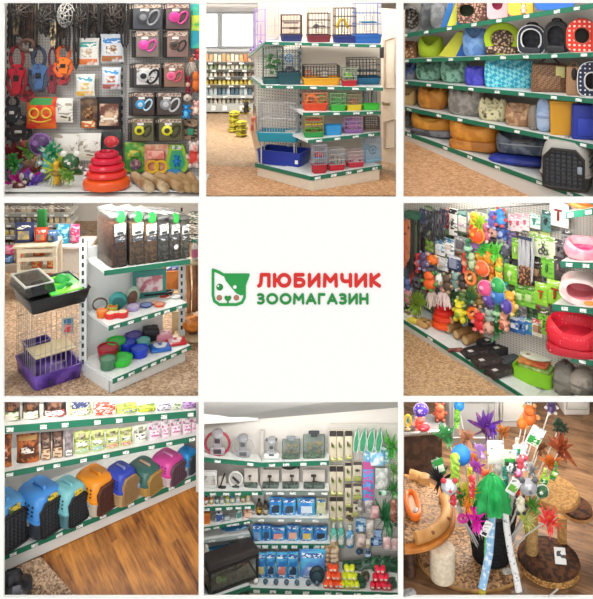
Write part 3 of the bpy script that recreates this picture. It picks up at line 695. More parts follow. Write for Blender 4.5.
# muzzles and dark straps along the top
GM = 'dark muzzles and straps hung along the top of the pegboard'
for i, (x0, y0, x1, y1, c, lb) in enumerate(((11, 2, 30, 22, '#2a2422', 'dark brown muzzle hung at the far left of the top row'), (35, 6, 54, 32, '#17161c', 'large round black muzzle with pale eyelets in the top row'), (56, 3, 73, 28, '#8d8a86', 'pale grey wire basket muzzle in the top row'), (72, 6, 92, 31, '#1c1a1a', 'black basket muzzle right of the pale one'), (88, 2, 108, 28, '#241f1d', 'black muzzle, second from the right of the top row'), (104, 3, 124, 32, '#2b2321', 'dark brown muzzle at the right end of the top row'))):
    h1('dog_muzzle', lb, 'muzzle', x0, y0, x1, y1, muzzle_(mat(c, 'noise', '#4a4038' if i != 2 else '#c8c4c0', 30)), d=.16, off=.2 + .03 * (i % 2), group=GM)
for i, (x0, y0, x1, y1, c, lb) in enumerate(((24, 3, 33, 46, '#4a2c20', 'brown leather strap hanging over the red harness'), (64, 25, 72, 52, '#2a1e1c', 'dark strap above the orange harness'), (74, 26, 79, 70, '#1c1818', 'long black strap left of the teal food packet'), (122, 3, 128, 48, '#241c1a', 'black strap hanging beside the middle upright'), (12, 14, 20, 36, '#6a5a40', 'tan strap at the far left above the harnesses'), (51, 22, 56, 48, '#b8a07a', 'pale tan strap between the blue and orange harnesses'), (82, 4, 88, 40, '#1a1716', 'black strap above the first teal packet'), (98, 4, 103, 34, '#1a1716', 'black strap above the second packet in the row'))):
    h1('hanging_strap', lb, 'strap', x0, y0, x1, y1, strap_(mat(c, 'noise', '#1a1210', 20), 2 if i in (0, 3) else 1, wd=.028), d=.05, off=.14 + .02 * i, group=GM)
rr = random.Random(3)
for i in range(16):
    x0 = 10 + i * 7.2 + rr.uniform(-2, 2); y1 = rr.uniform(26, 44) if i % 3 else rr.uniform(40, 58)
    h1('hanging_strap', 'narrow dark strap behind the muzzles, %s%s' % (nth(i if i < 10 else i - 10, 99), '' if i < 10 else ' of the right cluster'), 'strap', x0, 2, x0 + rr.uniform(5, 8), y1, strap_(mat(('#1c1816', '#33241c', '#2a2a30', '#46362a')[i % 4], 'noise', '#0e0c0c', 20), 2, wd=.03), d=.05, off=.06, group=GM)
m = M(); m.ring((0, 0, .08), .075, .06, .02, 18, 6); b = M(); b.rbox((0.05, -.02, .02), (.04, .02, .03), .004)
mk('leather_collar', 'brown leather collar loop hanging above the red harness', 'collar', P1.at(27, 53, .3), 0, [('band', m, '#4e3122'), ('buckle', b, '#b0aca4')])
for x0, y0, x1, y1, c, c2, lb in ((7, 44, 27, 97, '#8c1826', '#c01c34', 'red dog harness hung at the left edge'), (29, 46, 49, 92, '#39465e', '#4a6ea0', 'blue-grey dog harness hung right of the red one'), (47, 46, 58, 95, '#6a2030', '#8a2c34', 'slim dark red and blue harness left of the orange one'), (54, 45, 73, 77, '#d85a1c', '#f07a20', 'bright orange dog harness on the pegboard'), (57, 66, 70, 85, '#8c2026', '#b42830', 'small red harness below the orange one'), (20, 84, 34, 101, '#a01c28', '#7a1420', 'small red harness hung low under the large red one'), (4, 95, 21, 122, '#18181c', '#2a2a30', 'black harness with white trim at the left edge'), (6, 116, 32, 140, '#141418', '#2c2226', 'black harness with pale buckles, lower at the left edge')):
    h1('dog_harness', lb, 'harness', x0, y0, x1, y1, harness_(mat(c, 'noise', '#1c1820', 16, th=.6), mat(c2, 'noise', '#30181c', 18, th=.62), buckle='#d0ccc4' if c[1] == '1' else '#18181c'), d=.07, off=.12)
# packets
for x0, y0, x1, y1, c, top, pic, bot, lb in ((77, 38, 99, 65, '#ece9e2', '#3f9a94', '#b8a080', '#d8733a', 'white food packet with teal lettering and orange base, upper left packet'), (101, 34, 124, 62, '#dfe4ea', '#3c84c4', '#8a5c3c', '#a8683c', 'blue and white packet with brown treats, upper right packet'), (76, 74, 95, 96, '#ebeae2', '#4a9ab0', '#d8b868', '#e0b04c', 'white packet with teal lettering and yellow base, lower left packet'), (102, 67, 121, 89, '#e2e6ec', '#3a90c8', '#b06a5a', '#a85a54', 'blue and white packet with reddish base, lower right packet')):
    h1('treat_packet', lb, 'treat packet', x0, y0, x1, y1, bag_(mat(c, rough=.35), (('header', -.8, .8, .68, .86, mat(c, 'print', top, 30, th=.35)), ('picture', -.5, .5, .32, .62, mat('#e8e4da', 'noise', pic, 24)), ('lower_label', -.9, .9, .03, .24, mat(bot, 'noise', c, 14, th=.62)))), d=.09, off=.13, group='treat packets in the middle of the pegboard')
def swirl(w, d, h):
    k = M()
    for a in (-1, 1): k.ring((a * w * .2, -d * .52, h * .5), w * .15, h * .15, w * .035, 16, 6)
    k.tube([(-w * .36, -d * .42, h * .3), (-w * .1, -d * .52, h * .22), (w * .1, -d * .52, h * .22), (w * .36, -d * .42, h * .3)], w * .03, 6)
    return bag_(mat('#d8301c', 'noise', '#e86a20', 12), (('green_card', -.75, .75, .76, .98, '#3f9a4c'),))(w, d, h) + [('swirls', k, '#e8c040')]
h1('toy_pouch', 'red pouch with yellow swirls under a green card', 'toy', 27, 97, 56, 128, swirl, d=.1, off=.13)
wp = mat('#e6e3da', 'print', '#a89c8a', 16, th=.82)
for x0, y0, x1, y1, c, lb in ((55, 98, 73, 122, '#4a3c34', 'white packet with a dark drawing, right of the red pouch'), (54, 134, 79, 165, '#3a4a3a', 'white hanging packet above the green-brown card'), (79, 133, 101, 160, '#8a7a6a', 'white packet above the stacked red rings')):
    h1('treat_packet', lb, 'treat packet', x0, y0, x1, y1, bag_(wp, (('picture', -.6, .6, .4, .7, mat('#ece8de', 'noise', c, 13, th=.6)), ('lower_label', -.8, .8, .06, .28, mat('#dcd4c0', 'print', c, 26, th=.7)))), d=.06, off=.12)
h1('hanging_pack', 'brown card pack with a dog toy picture and orange base', 'toy', 80, 99, 97, 128, card_(mat('#584436', 'noise', '#8a6a4c', 12), (('toy', 'bear', mat('#c89868', 'noise', '#704828', 20), 0, .5, .6), ('base_label', 'wide', mat('#d06a2c', 'print', '#f0d8b0', 26), 0, .12, .8))), d=.05, off=.09)
h1('hanging_pack', 'black edged pack with a cream dog chew picture', 'toy', 97, 97, 122, 129, lambda w, d, h: bag_(mat('#1c1a1c'), (('picture', -.78, .78, .12, .8, mat('#d8b494', 'noise', '#6a3c30', 9)),), flat=.4)(w, d, h) + [('chew', (lambda k: (goods(k, 'bone', 0, h * .32, w * .26, d * .9), k)[1])(M().at((0, -d * .4, 0))), '#f0dcc8')], d=.06, off=.1)
h1('hanging_pack', 'plush toy pack with a red face over a dark green body', 'toy', 101, 132, 123, 168, lambda w, d, h: bag_(mat('#2c3a34', 'noise', '#1a1c1e', 10))(w, d, h) + [('red_face', (lambda k: (k.ball((0, -d * .3, h * .74), w * .34, d * .4, h * .17, 12, 8), k)[1])(M()), mat('#c83038', 'noise', '#e8a0a0', 22, th=.62)), ('red_feet', (lambda k: (k.ball((-w * .2, -d * .3, h * .12), w * .15, d * .3, h * .12), k.ball((w * .25, -d * .3, h * .2), w * .15, d * .3, h * .12), k)[2])(M()), '#c02c3a')], d=.09, off=.1)
# retractable leads, several packs deep on every hook
gy, bk = '#4a4a50', '#2a2628'
for row, (y0, y1, its) in enumerate(((3, 29, ((133, 162, gy, '#8a8c90', '#55585e', 'grey lead on dark card, top row left'), (166, 190, '#e0409c', '#d83c90', '#6e5c5c', 'hot pink lead, top row right'))), (31, 57, ((136, 158, '#e04aa4', '#d848a0', '#8c7c74', 'pink lead on brownish card, second row left'), (167, 188, '#5a4638', '#2c2622', '#94746c', 'brown and black lead, second row right'))), (63, 87, ((134, 161, '#c8c8c8', '#1e1e22', '#4a4644', 'white and black lead on a white card, third row left'), (164, 184, '#e86a90', '#d84a70', '#94705c', 'rose pink lead, third row right'))), (92, 115, ((133, 154, '#3a94c4', '#b8d8e8', '#4a3c38', 'blue lead, fourth row left'), (157, 182, '#8a8a8e', '#c4c4c6', '#504440', 'grey lead, fourth row right'))), (118, 141, ((132, 153, '#d8d428', '#3a3a20', '#6a6648', 'small yellow lead, bottom row left'), (159, 182, '#e0dc28', '#35351e', '#625e40', 'small yellow lead, bottom row right'))))):
    for col, (x0, x1, c, hc, cc, lb) in enumerate(its):
        for k in (2, 1, 0):
            dx = -2.3 * k if k else 0
            h1('lead_pack', lb.replace(' on dark card', '').replace(' on brownish card', '').replace(' on a white card', '') + (', front pack on its hook' if k == 0 else (', second pack on its hook' if k == 1 else ', last pack on its hook')), 'dog lead', x0 + dx, y0 + k * .4, x1 + dx, y1 + k * .4, leashpack_(mat(cc, 'plain', sc=12) if k == 0 else mat('#2c2a2c' if k == 1 else '#4a4644'), mat(c, sc=9, rough=.3), mat(hc, sc=9, rough=.3), front=mat('#dcd8d2', 'print', '#8c7c74', 30, th=.8) if 'white card' in lb and k == 0 else None), d=.05, off=.23 - .07 * k, group='retractable lead packs on the pegboard')
# toys hanging under the leads and down the right edge
h1('hanging_pack', 'green toy pack with a purple face at the base', 'toy', 124, 143, 144, 173, lambda w, d, h: card_(mat('#4c9c3c', 'noise', '#a8c850', 10), (('green_toy', 'wide', mat('#2fa04c', 'noise', '#e0c84c', 20), 0, .66, .6), ('face', 'disc', mat('#6a4868', 'noise', '#c8a090', 22), .15, .28, .55)))(w, d, h), d=.08, off=.1)
h1('hanging_pack', 'orange and pink toy pack with two yellow rings', 'toy', 144, 145, 168, 176, card_(mat('#dc8a6c', 'noise', '#e8c4a0', 10), (('pink_toy', 'wide', mat('#e0786a', 'noise', '#f0b0a0', 20), 0, .7, .7), ('yellow_ring', 'ring', '#e8b820', -.3, .3, .46), ('yellow_ring', 'ring', '#eec42a', .42, .3, .46))), d=.08, off=.12)
def trap(w, d, h):
    m = M(); m.prism([(-w * .5, h * .28), (-w * .3, h * .95), (w * .26, h * .95), (w * .5, h * .34), (w * .36, h * .1), (-w * .34, h * .06)], 0, d * .4); b = M(); goods(b.at((0, -d * .1, 0)), 'bear', 0, h * .42, w * .2, d * .8); t = M(); t.rbox((0, -.004, h * .8), (w * .4, d * .2, h * .14), .006); l = M(); l.disc((-w * .1, d * .1, h * .1), w * .32, h * .12, d * .5)
    i = M(); i.prism([(-w * .34, h * .34), (-w * .2, h * .76), (w * .18, h * .76), (w * .34, h * .38), (w * .24, h * .2), (-w * .24, h * .18)], -d * .08, 0)
    return [('green_backing', m, mat('#9cc83c', sc=5)), ('inner_panel', i, '#38a878'), ('blue_bear', b, mat('#1e84cc', sc=8)), ('card', t, mat('#5a8a54', 'print', '#d8e0c8', 40)), ('blue_base', l, '#3a8cc0')]
h1('hanging_pack', 'lime and blue bear shaped toy on a trapezoid backing', 'toy', 165, 143, 189, 175, trap, d=.1, off=.12)
h1('hanging_plush', 'red and white plush toy at the right edge', 'toy', 186, 140, 202, 167, pompom_(mat('#d83c30', 'noise', '#f0e0d8', 9), '#e8d0c8', 'plush'), d=.12, off=.12)
h1('hanging_pack', 'tall teal and green packet at the top right edge', 'toy', 190, 4, 203, 48, bag_(mat('#2a9cae', 'noise', '#4cbc9c', 9), (('picture', -.8, .6, .4, .75, mat('#58b450', 'noise', '#c8d850', 16)),), flat=.3), d=.09, off=.15)
for i, (x0, y0, x1, y1, c, c2, kd, lb) in enumerate(((193, 47, 203, 60, '#b42c30', '#e0a0a0', 'plush', 'small dark red toy below the teal packet'), (185, 57, 198, 76, '#d8c8b8', '#b06848', 'mop', 'cream shaggy toy at the right edge'), (190, 70, 202, 92, '#d86c24', '#7a3020', 'plush', 'orange plush toy at the right edge'), (184, 76, 192, 93, '#8c2434', '#e0b0a0', 'rope', 'dark red rope toy left of the orange plush'), (182, 92, 193, 102, '#c8bcae', '#50302c', 'mouse', 'pale mouse toy above the blue doll'), (181, 101, 192, 121, '#2a90d4', '#5ab8e8', 'doll', 'bright blue doll toy at the right edge'), (191, 98, 202, 117, '#e8b0a8', '#f0e0c8', 'doll', 'pale pink doll toy beside the blue doll'))):
    h1('hanging_toy', lb, 'toy', x0, y0, x1, y1, pompom_(mat(c, sc=14), c2, kd), d=.1, off=.14 + .01 * i)
h1('hanging_pack', 'small brown card with a green block toy at the right edge', 'toy', 184, 119, 197, 140, card_(mat('#b09070', 'print', '#3a3428', 24, th=.6), (('green_toy', 'sq', '#3a9c78', 0, .4, .5),)), d=.05, off=.1)
# heap of small toys in the lower left
TY = 'small cat toys crowded at the lower left of the pegboard'
toys = ((8, 140, 22, 158, '#7a2430', '#c84048', 'feather', 'dark red feather toy at the left edge'), (24, 137, 38, 154, '#5a9440', '#b8c860', 'feather', 'leaf green feather toy'), (33, 136, 46, 150, '#4a2c5c', '#8a60a0', 'ball', 'dark purple ball with a thin band'), (47, 140, 58, 158, '#2c9060', '#d8e0d0', 'feather', 'teal green feather toy'), (7, 152, 20, 168, '#2f7a3a', '#80b848', 'feather', 'dark green feather toy at the left edge'), (22, 150, 36, 166, '#d8b090', '#a05040', 'plush', 'beige plush toy with brown paws'), (36, 148, 49, 164, '#c8d0c4', '#607060', 'mop', 'pale grey-green shaggy toy'), (42, 150, 56, 168, '#58a8a0', '#e0e8e0', 'plush', 'turquoise plush toy'), (54, 150, 65, 176, '#b4c83c', '#e0d850', 'feather', 'yellow-green feather toy'), (63, 152, 77, 166, '#2a5a34', '#e8e4d8', 'mouse', 'dark green mouse with white ears'), (30, 158, 44, 174, '#e0b880', '#c06840', 'ringtoy', 'sand coloured ring toy'), (10, 160, 20, 174, '#88a8c8', '#e0e0e8', 'feather', 'pale blue feather toy'), (13, 164, 35, 192, '#d8209c', '#e870c0', 'feather', 'bright magenta feather ball'), (26, 168, 38, 188, '#6a48a8', '#9080d0', 'feather', 'violet feather toy beside the magenta one'), (12, 182, 26, 197, '#5a2420', '#c8b0a0', 'plush', 'dark brown plush toy at the bottom left'), (30, 184, 42, 198, '#d8c440', '#80a040', 'plush', 'yellow plush toy at the bottom'), (38, 168, 52, 186, '#508c3c', '#c8d890', 'feather', 'grass green feather toy'), (42, 182, 56, 198, '#7a9a50', '#f0e8e0', 'plush', 'olive plush toy with white paws'), (50, 170, 62, 188, '#d8d8b8', '#a8b060', 'mop', 'cream shaggy toy'), (52, 164, 60, 180, '#d8a830', '#8a6a20', 'rope', 'golden rope toy'), (20, 140, 32, 158, '#8c3c34', '#d8a090', 'plush', 'brick red plush toy'), (44, 158, 54, 172, '#e0d8c8', '#a04c50', 'mouse', 'white mouse with red ears'), (58, 176, 70, 194, '#b89868', '#e8dcc0', 'plush', 'tan plush toy'), (22, 174, 31, 192, '#2c2428', '#d8d0c8', 'mouse', 'black mouse with white ears'), (62, 164, 74, 178, '#6c9c3c', '#b8d070', 'feather', 'apple green feather toy'), (34, 176, 44, 194, '#d87c90', '#f0c8d0', 'ball', 'rose pink ball'), (6, 176, 15, 196, '#44586c', '#90a8c0', 'rope', 'slate blue rope toy'))
for i, (x0, y0, x1, y1, c, c2, kd, lb) in enumerate(toys):
    h1('hanging_cat_toy', lb + ' in the heap by the perforated wall', 'cat toy', x0 - 3, y0 - 2, x1 + 4, y1 + 4, pompom_(mat(c, 'noise', c2, 18, th=.62), c2, kd), d=.13, off=.14 + .11 * (i % 5), group=TY)
h1('hanging_pack', 'green and brown printed card pack low beside the red rings', 'toy', 59, 169, 81, 193, card_(mat('#8a9a48', 'noise', '#b0804c', 9), (('treat', 'wide', mat('#a86c3c', 'noise', '#d8b060', 16), 0, .45, .7),), header='#2f6a38'), d=.05, off=.12)
# lower board with rolls and stacked rings
ur = empty('wall_shelf', (0, 8.5, SL1 + .014)); tag(ur, 'white shelf at the foot of the pegboard under rolls and rings', 'shelf')
b = board(ur, (0, 191.3, 8.15), (202, 191.3, 8.15), .70, t=.006, strip=0)
zb = b.A.z
def flat_rings(px, y, spec, lab, zb):
    z = zb
    for i, (hw, hpx, c, lb) in enumerate(spec):
        r = hw * y / F; t = hpx * y / F; m = M(); m.lathe([(r * .72, 0), (r * .96, t * .12), (r, t * .45), (r * .95, t * .8), (r * .8, t), (r * .6, t), (r * .52, t * .5), (r * .55, 0)], 28, c0=False, c1=False); m.f += [tuple((7 * 28 + q, 7 * 28 + (q + 1) % 28, (q + 1) % 28, q)) for q in range(28)]
        mk('rubber_ring', lb, 'ring toy', (X(px, y), y, z + .0005), 0, [('ring', m, mat(c, sc=4, rough=.3))], 'stacked rubber rings'); z += t + .0005
flat_rings(106.5, 8.29, ((23.5, 11, '#ee5a1c', 'wide orange ring at the base of the ring stack by the pegboard'), (20, 7.5, '#e8322a', 'large red ring second from the base of the pegboard stack'), (18, 6.5, '#dc1c34', 'red ring third from the base of the pegboard stack'), (15.5, 6, '#d81838', 'red ring fourth from the base of the pegboard stack'), (12, 5, '#cc1838', 'small red ring on top of the pegboard stack')), '', zb)
p = P1.at(88, 183, .62); m = M(); m.rbox((0, 0, 0), (.09, .006, .15), .01)
mk('price_card', 'white tag with small marks hanging left of the red rings', 'tag', p, .2, [('tag', m, mat('#e8e4e0', 'print', '#5a5058', 22, th=.7))])
for i, (xa, ya, xb, yb_, r, c) in enumerate(((134, 178, 150, 206, .052, '#d8c09c'), (146, 177, 165, 206, .05, '#e0cca8'), (158, 176, 182, 206, .05, '#c8a87c'), (170, 175, 190, 206, .05, '#c0a070'), (180, 174, 196, 206, .05, '#b8966a'), (190, 173, 197, 206, .05, '#c4a47a'))):
    A_ = V((X(xa, 8.55), 8.55, zb + r)); k_ = V((X(xb, 8.09), 8.09, zb + r))
    mk("rawhide_roll", "beige chew roll lying below the lead packs, %s" % nth(i, 6), "chew roll", A_, 0, roll_(mat(c, "wood", "#8f6c44", 9), r)(k_ - A_), "beige chew rolls below the leads")
# ------------------------------------------------------------------ top middle: island of small-animal cages in a bright room
m = M(); za = SL1 + .021; m.hexa([(X(203.2, y_), y_, za - .004) if i else (X(203.2, y_), y_, za - .004) for i, y_ in ((0, 8.04),)] + [(X(399.4, 8.04), 8.04, za - .004), (X(399.4, 13.4), 13.4, za - .004), (X(203.2, 13.4), 13.4, za - .004)], [(X(203.2, 8.04), 8.04, za), (X(399.4, 8.04), 8.04, za), (X(399.4, 13.4), 13.4, za), (X(203.2, 13.4), 13.4, za)]); struct('floor', m, mat('#c4a888', 'grain', '#9c7c5c', 45, th=.3, rough=.5))
m = M(); zf = SL1 + .03
m.hexa([V((X(203, 8.1), 8.05, zf)), V((X(399, 8.1), 8.05, zf)), V((X(392, 8.9), 8.9, zf)), V((X(203, 9.6), 9.3, zf))], [V((X(203, 8.1), 8.05, zf + .002)), V((X(399, 8.1), 8.05, zf + .002)), V((X(392, 8.9), 8.9, zf + .002)), V((X(203, 9.6), 9.3, zf + .002))]); struct('floor_walkway', m, mat('#e0b084', 'grain', '#b07c50', 45, th=.3, rough=.5))
back_wall(196, 404, 13.4, 0, mat('#f1efec', 'flat'))
for x0, x1 in ((201, 219), (221.5, 254)):
    a, b_ = X(x0, 13.35), X(x1, 13.35); m = M(); qbox(m, a, b_, 13.34, 13.39, Z(47, 13.35), Z(13, 13.35)); o = struct('window_1' if x0 < 210 else 'window_2', m, mat('#f6f8fa', 'lamp', th=.9)); f = M()
    f.tube([(a, 13.33, Z(47, 13.35)), (b_, 13.33, Z(47, 13.35)), (b_, 13.33, Z(13, 13.35)), (a, 13.33, Z(13, 13.35))], .03, 4, True); g = mesh_obj('window_frame', f, '#c8cacc', o)
m = M(); p = [PT(190, 0, 10.5), PT(410, 0, 10.5), PT(410, 12, 13.4), PT(190, 12, 13.4)]; m.hexa(p, [q_ + V((0, 0, .03)) for q_ in p]); struct('ceiling', m, mat('#b9b8b8', 'flat'))
# partition wall behind the island and the white door on the right
m = M(); qbox(m, X(258, 10.4), X(381, 10.4), 10.4, 10.46, SL1 + .02, Z(-15, 10.4)); struct('wall_partition', m, mat('#d9c6b4', 'flat'))
dx0, dx1 = X(378, 9.6), X(405, 9.2); m = M(); m.hexa([(dx0, 9.65, SL1 + .02), (dx1, 9.2, SL1 + .02), (dx1, 9.24, SL1 + .02), (dx0, 9.69, SL1 + .02)], [(dx0, 9.65, Z(8, 9.65)), (dx1, 9.2, Z(8, 9.65)), (dx1, 9.24, Z(8, 9.65)), (dx0, 9.69, Z(8, 9.65))]); o = struct('door_1', m, mat('#e2d5c4', 'flat'))
def ondoor(px, py, off=.01):
    k = (px - X0) / F; t = (k * 9.65 - dx0) / ((dx1 - dx0) + k * .45); return V((dx0 + (dx1 - dx0) * t - .0, 9.65 - .45 * t - off, Z(py, 9.65 - .45 * t)))
for y0, y1 in ((40, 88), (122, 148)):
    m = M(); m.tube([ondoor(384.5, y0), ondoor(395.5, y0 - 3), ondoor(395.5, y1 - 1), ondoor(384.5, y1)], .02, 4, True); mesh_obj('door_moulding', m, '#d0c2b0', o)
m = M(); m.tube([ondoor(383, 103, .0), ondoor(383, 103, .07), ondoor(388, 103.5, .07)], .018, 8); mesh_obj('door_handle', m, mat('#8a7a5a', metal=.8, rough=.3), o)
# distant product shelves
du = empty('shelving_unit', (X(230, 13.0), 13.0, SL1 + .02)); tag(du, 'distant white shelving packed with bottles and jars against the far wall', 'shelf')
dsh = []
for py in (62, 69.5, 77, 85, 95.5, 104):
    dsh.append(board(du, (203, py, 12.7), (253, py, 12.7), .4, t=.03, strip=.04 if py < 100 else .12, tags=3, sm='#b8bcb8' if py > 90 else '#4a4a44'))
m = M(); m.box((X(228, 13.1) - du.location.x, .12, 0), (X(254, 13.1) - X(202, 13.1), .02, Z(53, 13.1) - SL1)); mesh_obj('back_panel', m, '#8a8a84', du)
pal = (('#d8a870', '#c87848', '#e0b888', '#e8d8c0'), ('#e8e4d8', '#b8c0a0', '#7a8a58', '#d8d0c0'), ('#3a3a34', '#c8c4b8', '#e0dcd0', '#8a6a50'), ('#c8b040', '#d8c458', '#b89a30', '#e0d480'), ('#9aa8b0', '#6a8898', '#b8c4c8', '#4a6878'), ('#c8c0b0', '#a8a498', '#8a8478', '#d8d0c4'))
wordp = ('top', 'second', 'third', 'fourth', 'fifth', 'bottom')
for r_, bd in enumerate(dsh):
    n_ = 11
    for i in range(n_):
        x0 = 205 + i * 4.3; hh = (8, 5.5, 5.8, 6.3, 8, 6)[r_]
        kind = r_ in (0, 4)
        stand(bd, 'product_bottle' if not kind else 'product_box', 'tiny distant %s on the %s shelf of the far wall unit' % ('bottle' if not kind else 'box', wordp[r_]), 'bottle' if not kind else 'box', x0, x0 + 3.6, bd.A and ROW(bd.A.z, 12.8) - hh * R.uniform(.8, 1.0), (bottle_(pal[r_][(i + R.randrange(2)) % 4], '#e8e4dc') if not kind else (lambda w, d, h, c=pal[r_][(i + R.randrange(2)) % 4]: [('carton', M().rbox((0, 0, 0), (w, d, h), .008, n=1), c)])), .8, .05, 0, 'far %s on the %s shelf' % ('bottles' if not kind else 'boxes', wordp[r_]))
# yellow bundles on the floor
for i, (px, py, y) in enumerate(((234, 128, 11.25), (241.5, 132.5, 10.95))):
    for j in range(4 - i):
        r = 5.6 * y / F; c = PT(px + (.4 if j % 2 else -.3), py, y); c.z = SL1 + .021 + j * 5.3 * y / F
        m = M(); t = 5.2 * y / F; m.lathe([(r * .7, 0), (r * .98, t * .2), (r, t * .5), (r * .98, t * .8), (r * .7, t)], 16); k = M(); k.lathe([(r * 1.01, t * .42), (r * 1.01, t * .58)], 16, c0=False, c1=False)
        mk('hay_bundle', 'yellow round bundle on the floor, %s of the %s stack' % (('lowest', 'second', 'third', 'topmost')[j if j < 3 - i else 3], 'taller' if i == 0 else 'shorter'), 'hay bundle', c, 0, [('bundle', m, mat('#b8ac28', 'noise', '#6a6a18', 18)), ('band', k, '#e0d858')], 'yellow bundles stacked on the floor')
# the island
IS = empty('island_shelving', (X(318, 8.7), 8.7, zf)); tag(IS, 'white island shelving with chamfered end, green price strips and cages on every level', 'shelf')
def bs(a, b, d, **k): return board(IS, a, b, d, **k)
top = bs((266, 41.5, 8.66), (381, 44.5, 8.62), .50, tags=6, strip=.034)
s2 = bs((262, 85, 8.62), (383, 87.5, 8.62), .52, tags=6, strip=.034)
s3 = bs((303, 112.5, 8.40), (380.5, 111, 8.66), .50, tags=4, strip=.034)
s4 = bs((308, 140, 8.28), (379.5, 132, 8.66), .55, tags=4, strip=.034)
b5 = bs((311.8, 176.5, 8.2), (381, 165, 8.66), .62, tags=5, strip=.04)
b6 = bs((256, 163, 8.82), (311.8, 176.5, 8.2), .50, tags=0, strip=.04)
tl = bs((249, 55.5, 9.6), (266, 41.5, 8.66), .25, tags=0, strip=.03); sl_ = bs((251, 76, 9.4), (262, 85, 8.62), .25, tags=0, strip=.03)
o = IS.location
A_, B_, C_ = PT(257.5, 175, 8.82), PT(312, 191, 8.2), PT(379.5, 179, 8.65)
for p in (A_, B_, C_): p.z = zf + .002
for p, q_, bd in ((A_, B_, b6), (B_, C_, b5)):
    k = bd.b * .03; m = M(); u = lambda v: V((v.x, v.y, b5.A.z - .031)); m.hexa([p - o, q_ - o, q_ - o + k, p - o + k], [u(p) - o, u(q_) - o, u(q_) - o + k, u(p) - o + k]); mesh_obj('kick_panel', m, '#e8dcc8', IS)
m = M(); yb = 9.22; m.box(((X(302, yb) + X(381, yb)) / 2 - o.x, yb - o.y, 0), (X(381, yb) - X(302, yb), .03, Z(46, yb) - zf)); mesh_obj('back_panel', m, mat('#e4d8c8', 'flat'), IS)
m = M(); pa, pb = PT(256, 80, 9.5), PT(301, 80, 9.2); k = V((0, .03, 0)); zt = Z(46, 9.3)
m.hexa([V((pa.x, pa.y, zf)) - o, V((pb.x, pb.y, zf)) - o, V((pb.x, pb.y, zf)) - o + k, V((pa.x, pa.y, zf)) - o + k], [V((pa.x, pa.y, zt)) - o, V((pb.x, pb.y, zt)) - o, V((pb.x, pb.y, zt)) - o + k, V((pa.x, pa.y, zt)) - o + k]); mesh_obj('end_panel', m, mat('#dcd8d0', 'peg', '#6a6864', 30, th=.2), IS)
m = M(); m.box((X(300.5, 9.15) - o.x, 9.15 - o.y, 0), (.05, .05, zt - zf)); up = mesh_obj('upright', m, '#d8d6d0', IS); m = M()
for i in range(18): m.box((X(300.5, 9.15) - o.x, 9.12 - o.y, .1 + i * .08), (.014, .006, .04))
mesh_obj('slots', m, '#3a3a38', up)
m = M(); m.hexa([PT(380, 58, 8.9) - o, PT(384, 58, 8.75) - o, PT(384, 58, 8.75) - o + V((0, .03, 0)), PT(380, 58, 8.9) - o + V((0, .03, 0))], [PT(380, 48, 8.9) - o, PT(384, 47, 8.75) - o, PT(384, 47, 8.75) - o + V((0, .03, 0)), PT(380, 48, 8.9) - o + V((0, .03, 0))]); mesh_obj('end_bracket', m, '#3a3a3c', IS)
CG = 'small pet cages on the island shelving'
def cg(bd, x0, x1, y0, lb, *a, s=.03, k=.7, yaw=.12, **kw): stand(bd, 'pet_cage', lb, 'pet cage', x0, x1, y0, cage_(*a, **kw), k, s, yaw, CG)
cg(tl, 254, 266, 8, 'tall pale lilac wire cage at the far left of the island top', '#a888c8', '#b49ad0', .08, nx=5, k=.5, yaw=-.2, s=.02)
cg(top, 267, 279, 4, 'white wire cage behind the brown cage on the island top', '#e0d8d8', '#c8c0c0', .06, nx=5, k=.6, s=.18)
cg(top, 280, 302.5, 14, 'brown wire cage with dark blue tray on the island top', mat('#27306c'), '#43302a', .24, (('perch', 'shelf', '#5a4038', 0, .2, .66, .7), ('perch', 'shelf', '#6a4a3a', .2, 0, .45, .4)))
cg(top, 306, 331, 6, 'black wire cage with dark red tray on the island top', mat('#7c2430'), '#222226', .19, (('ladder_shelf', 'shelf', '#54545a', .1, 0, .42, .5), ('hideout', 'dome', '#3c3c44', -.2, 0, .4, .3)), roof='arch')
cg(top, 332, 357, 7, 'black wire cage with yellow slide and navy tray on the island top', mat('#1f2c78'), '#26262c', .2, (('yellow_slide', 'slide', '#e0b820', -.2, -.1, .55, .5),))
cg(top, 351, 382, 2, 'tall blue wire cage with blue tray at the right end of the island top', mat('#1f62b4'), '#2a6ab0', .2, (('blue_perch', 'shelf', '#1f8090', .1, 0, .5, .55), ('toy_bird', 'ball', '#2c9a8c', .25, 0, .56, .22)), s=.05)
for i, (px0, px1, y0) in enumerate(((249.5, 253, 43), (252.5, 256.5, 40), (259, 263, 34))):
    stand(tl, 'purple_box', 'small purple and white box on the left end of the island top, %s' % ('outermost', 'middle one', 'nearest the cages')[i], 'box', px0, px1, y0 + 6, box_(mat('#7a58a8', 'print', '#e8e0f0', 40, th=.6)), .8, .07, -.3)
cg(s2, 262, 284, 46, 'cage stuffed with leafy green plastic plants on the second shelf', mat('#1d5a5c'), '#3a5a48', .14, (('plastic_plants', 'plant', mat('#4c9a2c', 'noise', '#1f5a20', 18), -.1, -.2, .58, .75),), s=.04)
cg(s2, 276, 301, 50, 'dark teal tray cage with a blue wheel on the second shelf', mat('#174a52'), '#5a6a6c', .36, (('blue_wheel', 'wheel', '#2f84cc', 0, -.5, .78, .32), ('hide', 'dome', '#3a3440', .1, 0, .36, .5)), s=.03)
cg(s2, 301, 341, 64, 'low cage with a bright yellow tray on the second shelf', mat('#eba81c', sc=4), '#3e3630', .38, (('orange_wheel', 'wheel', '#e0702c', -.7, -.4, .55, .18), ('white_house', 'house', '#ece6da', .2, .1, .4, .18)), nx=12, k=.5)
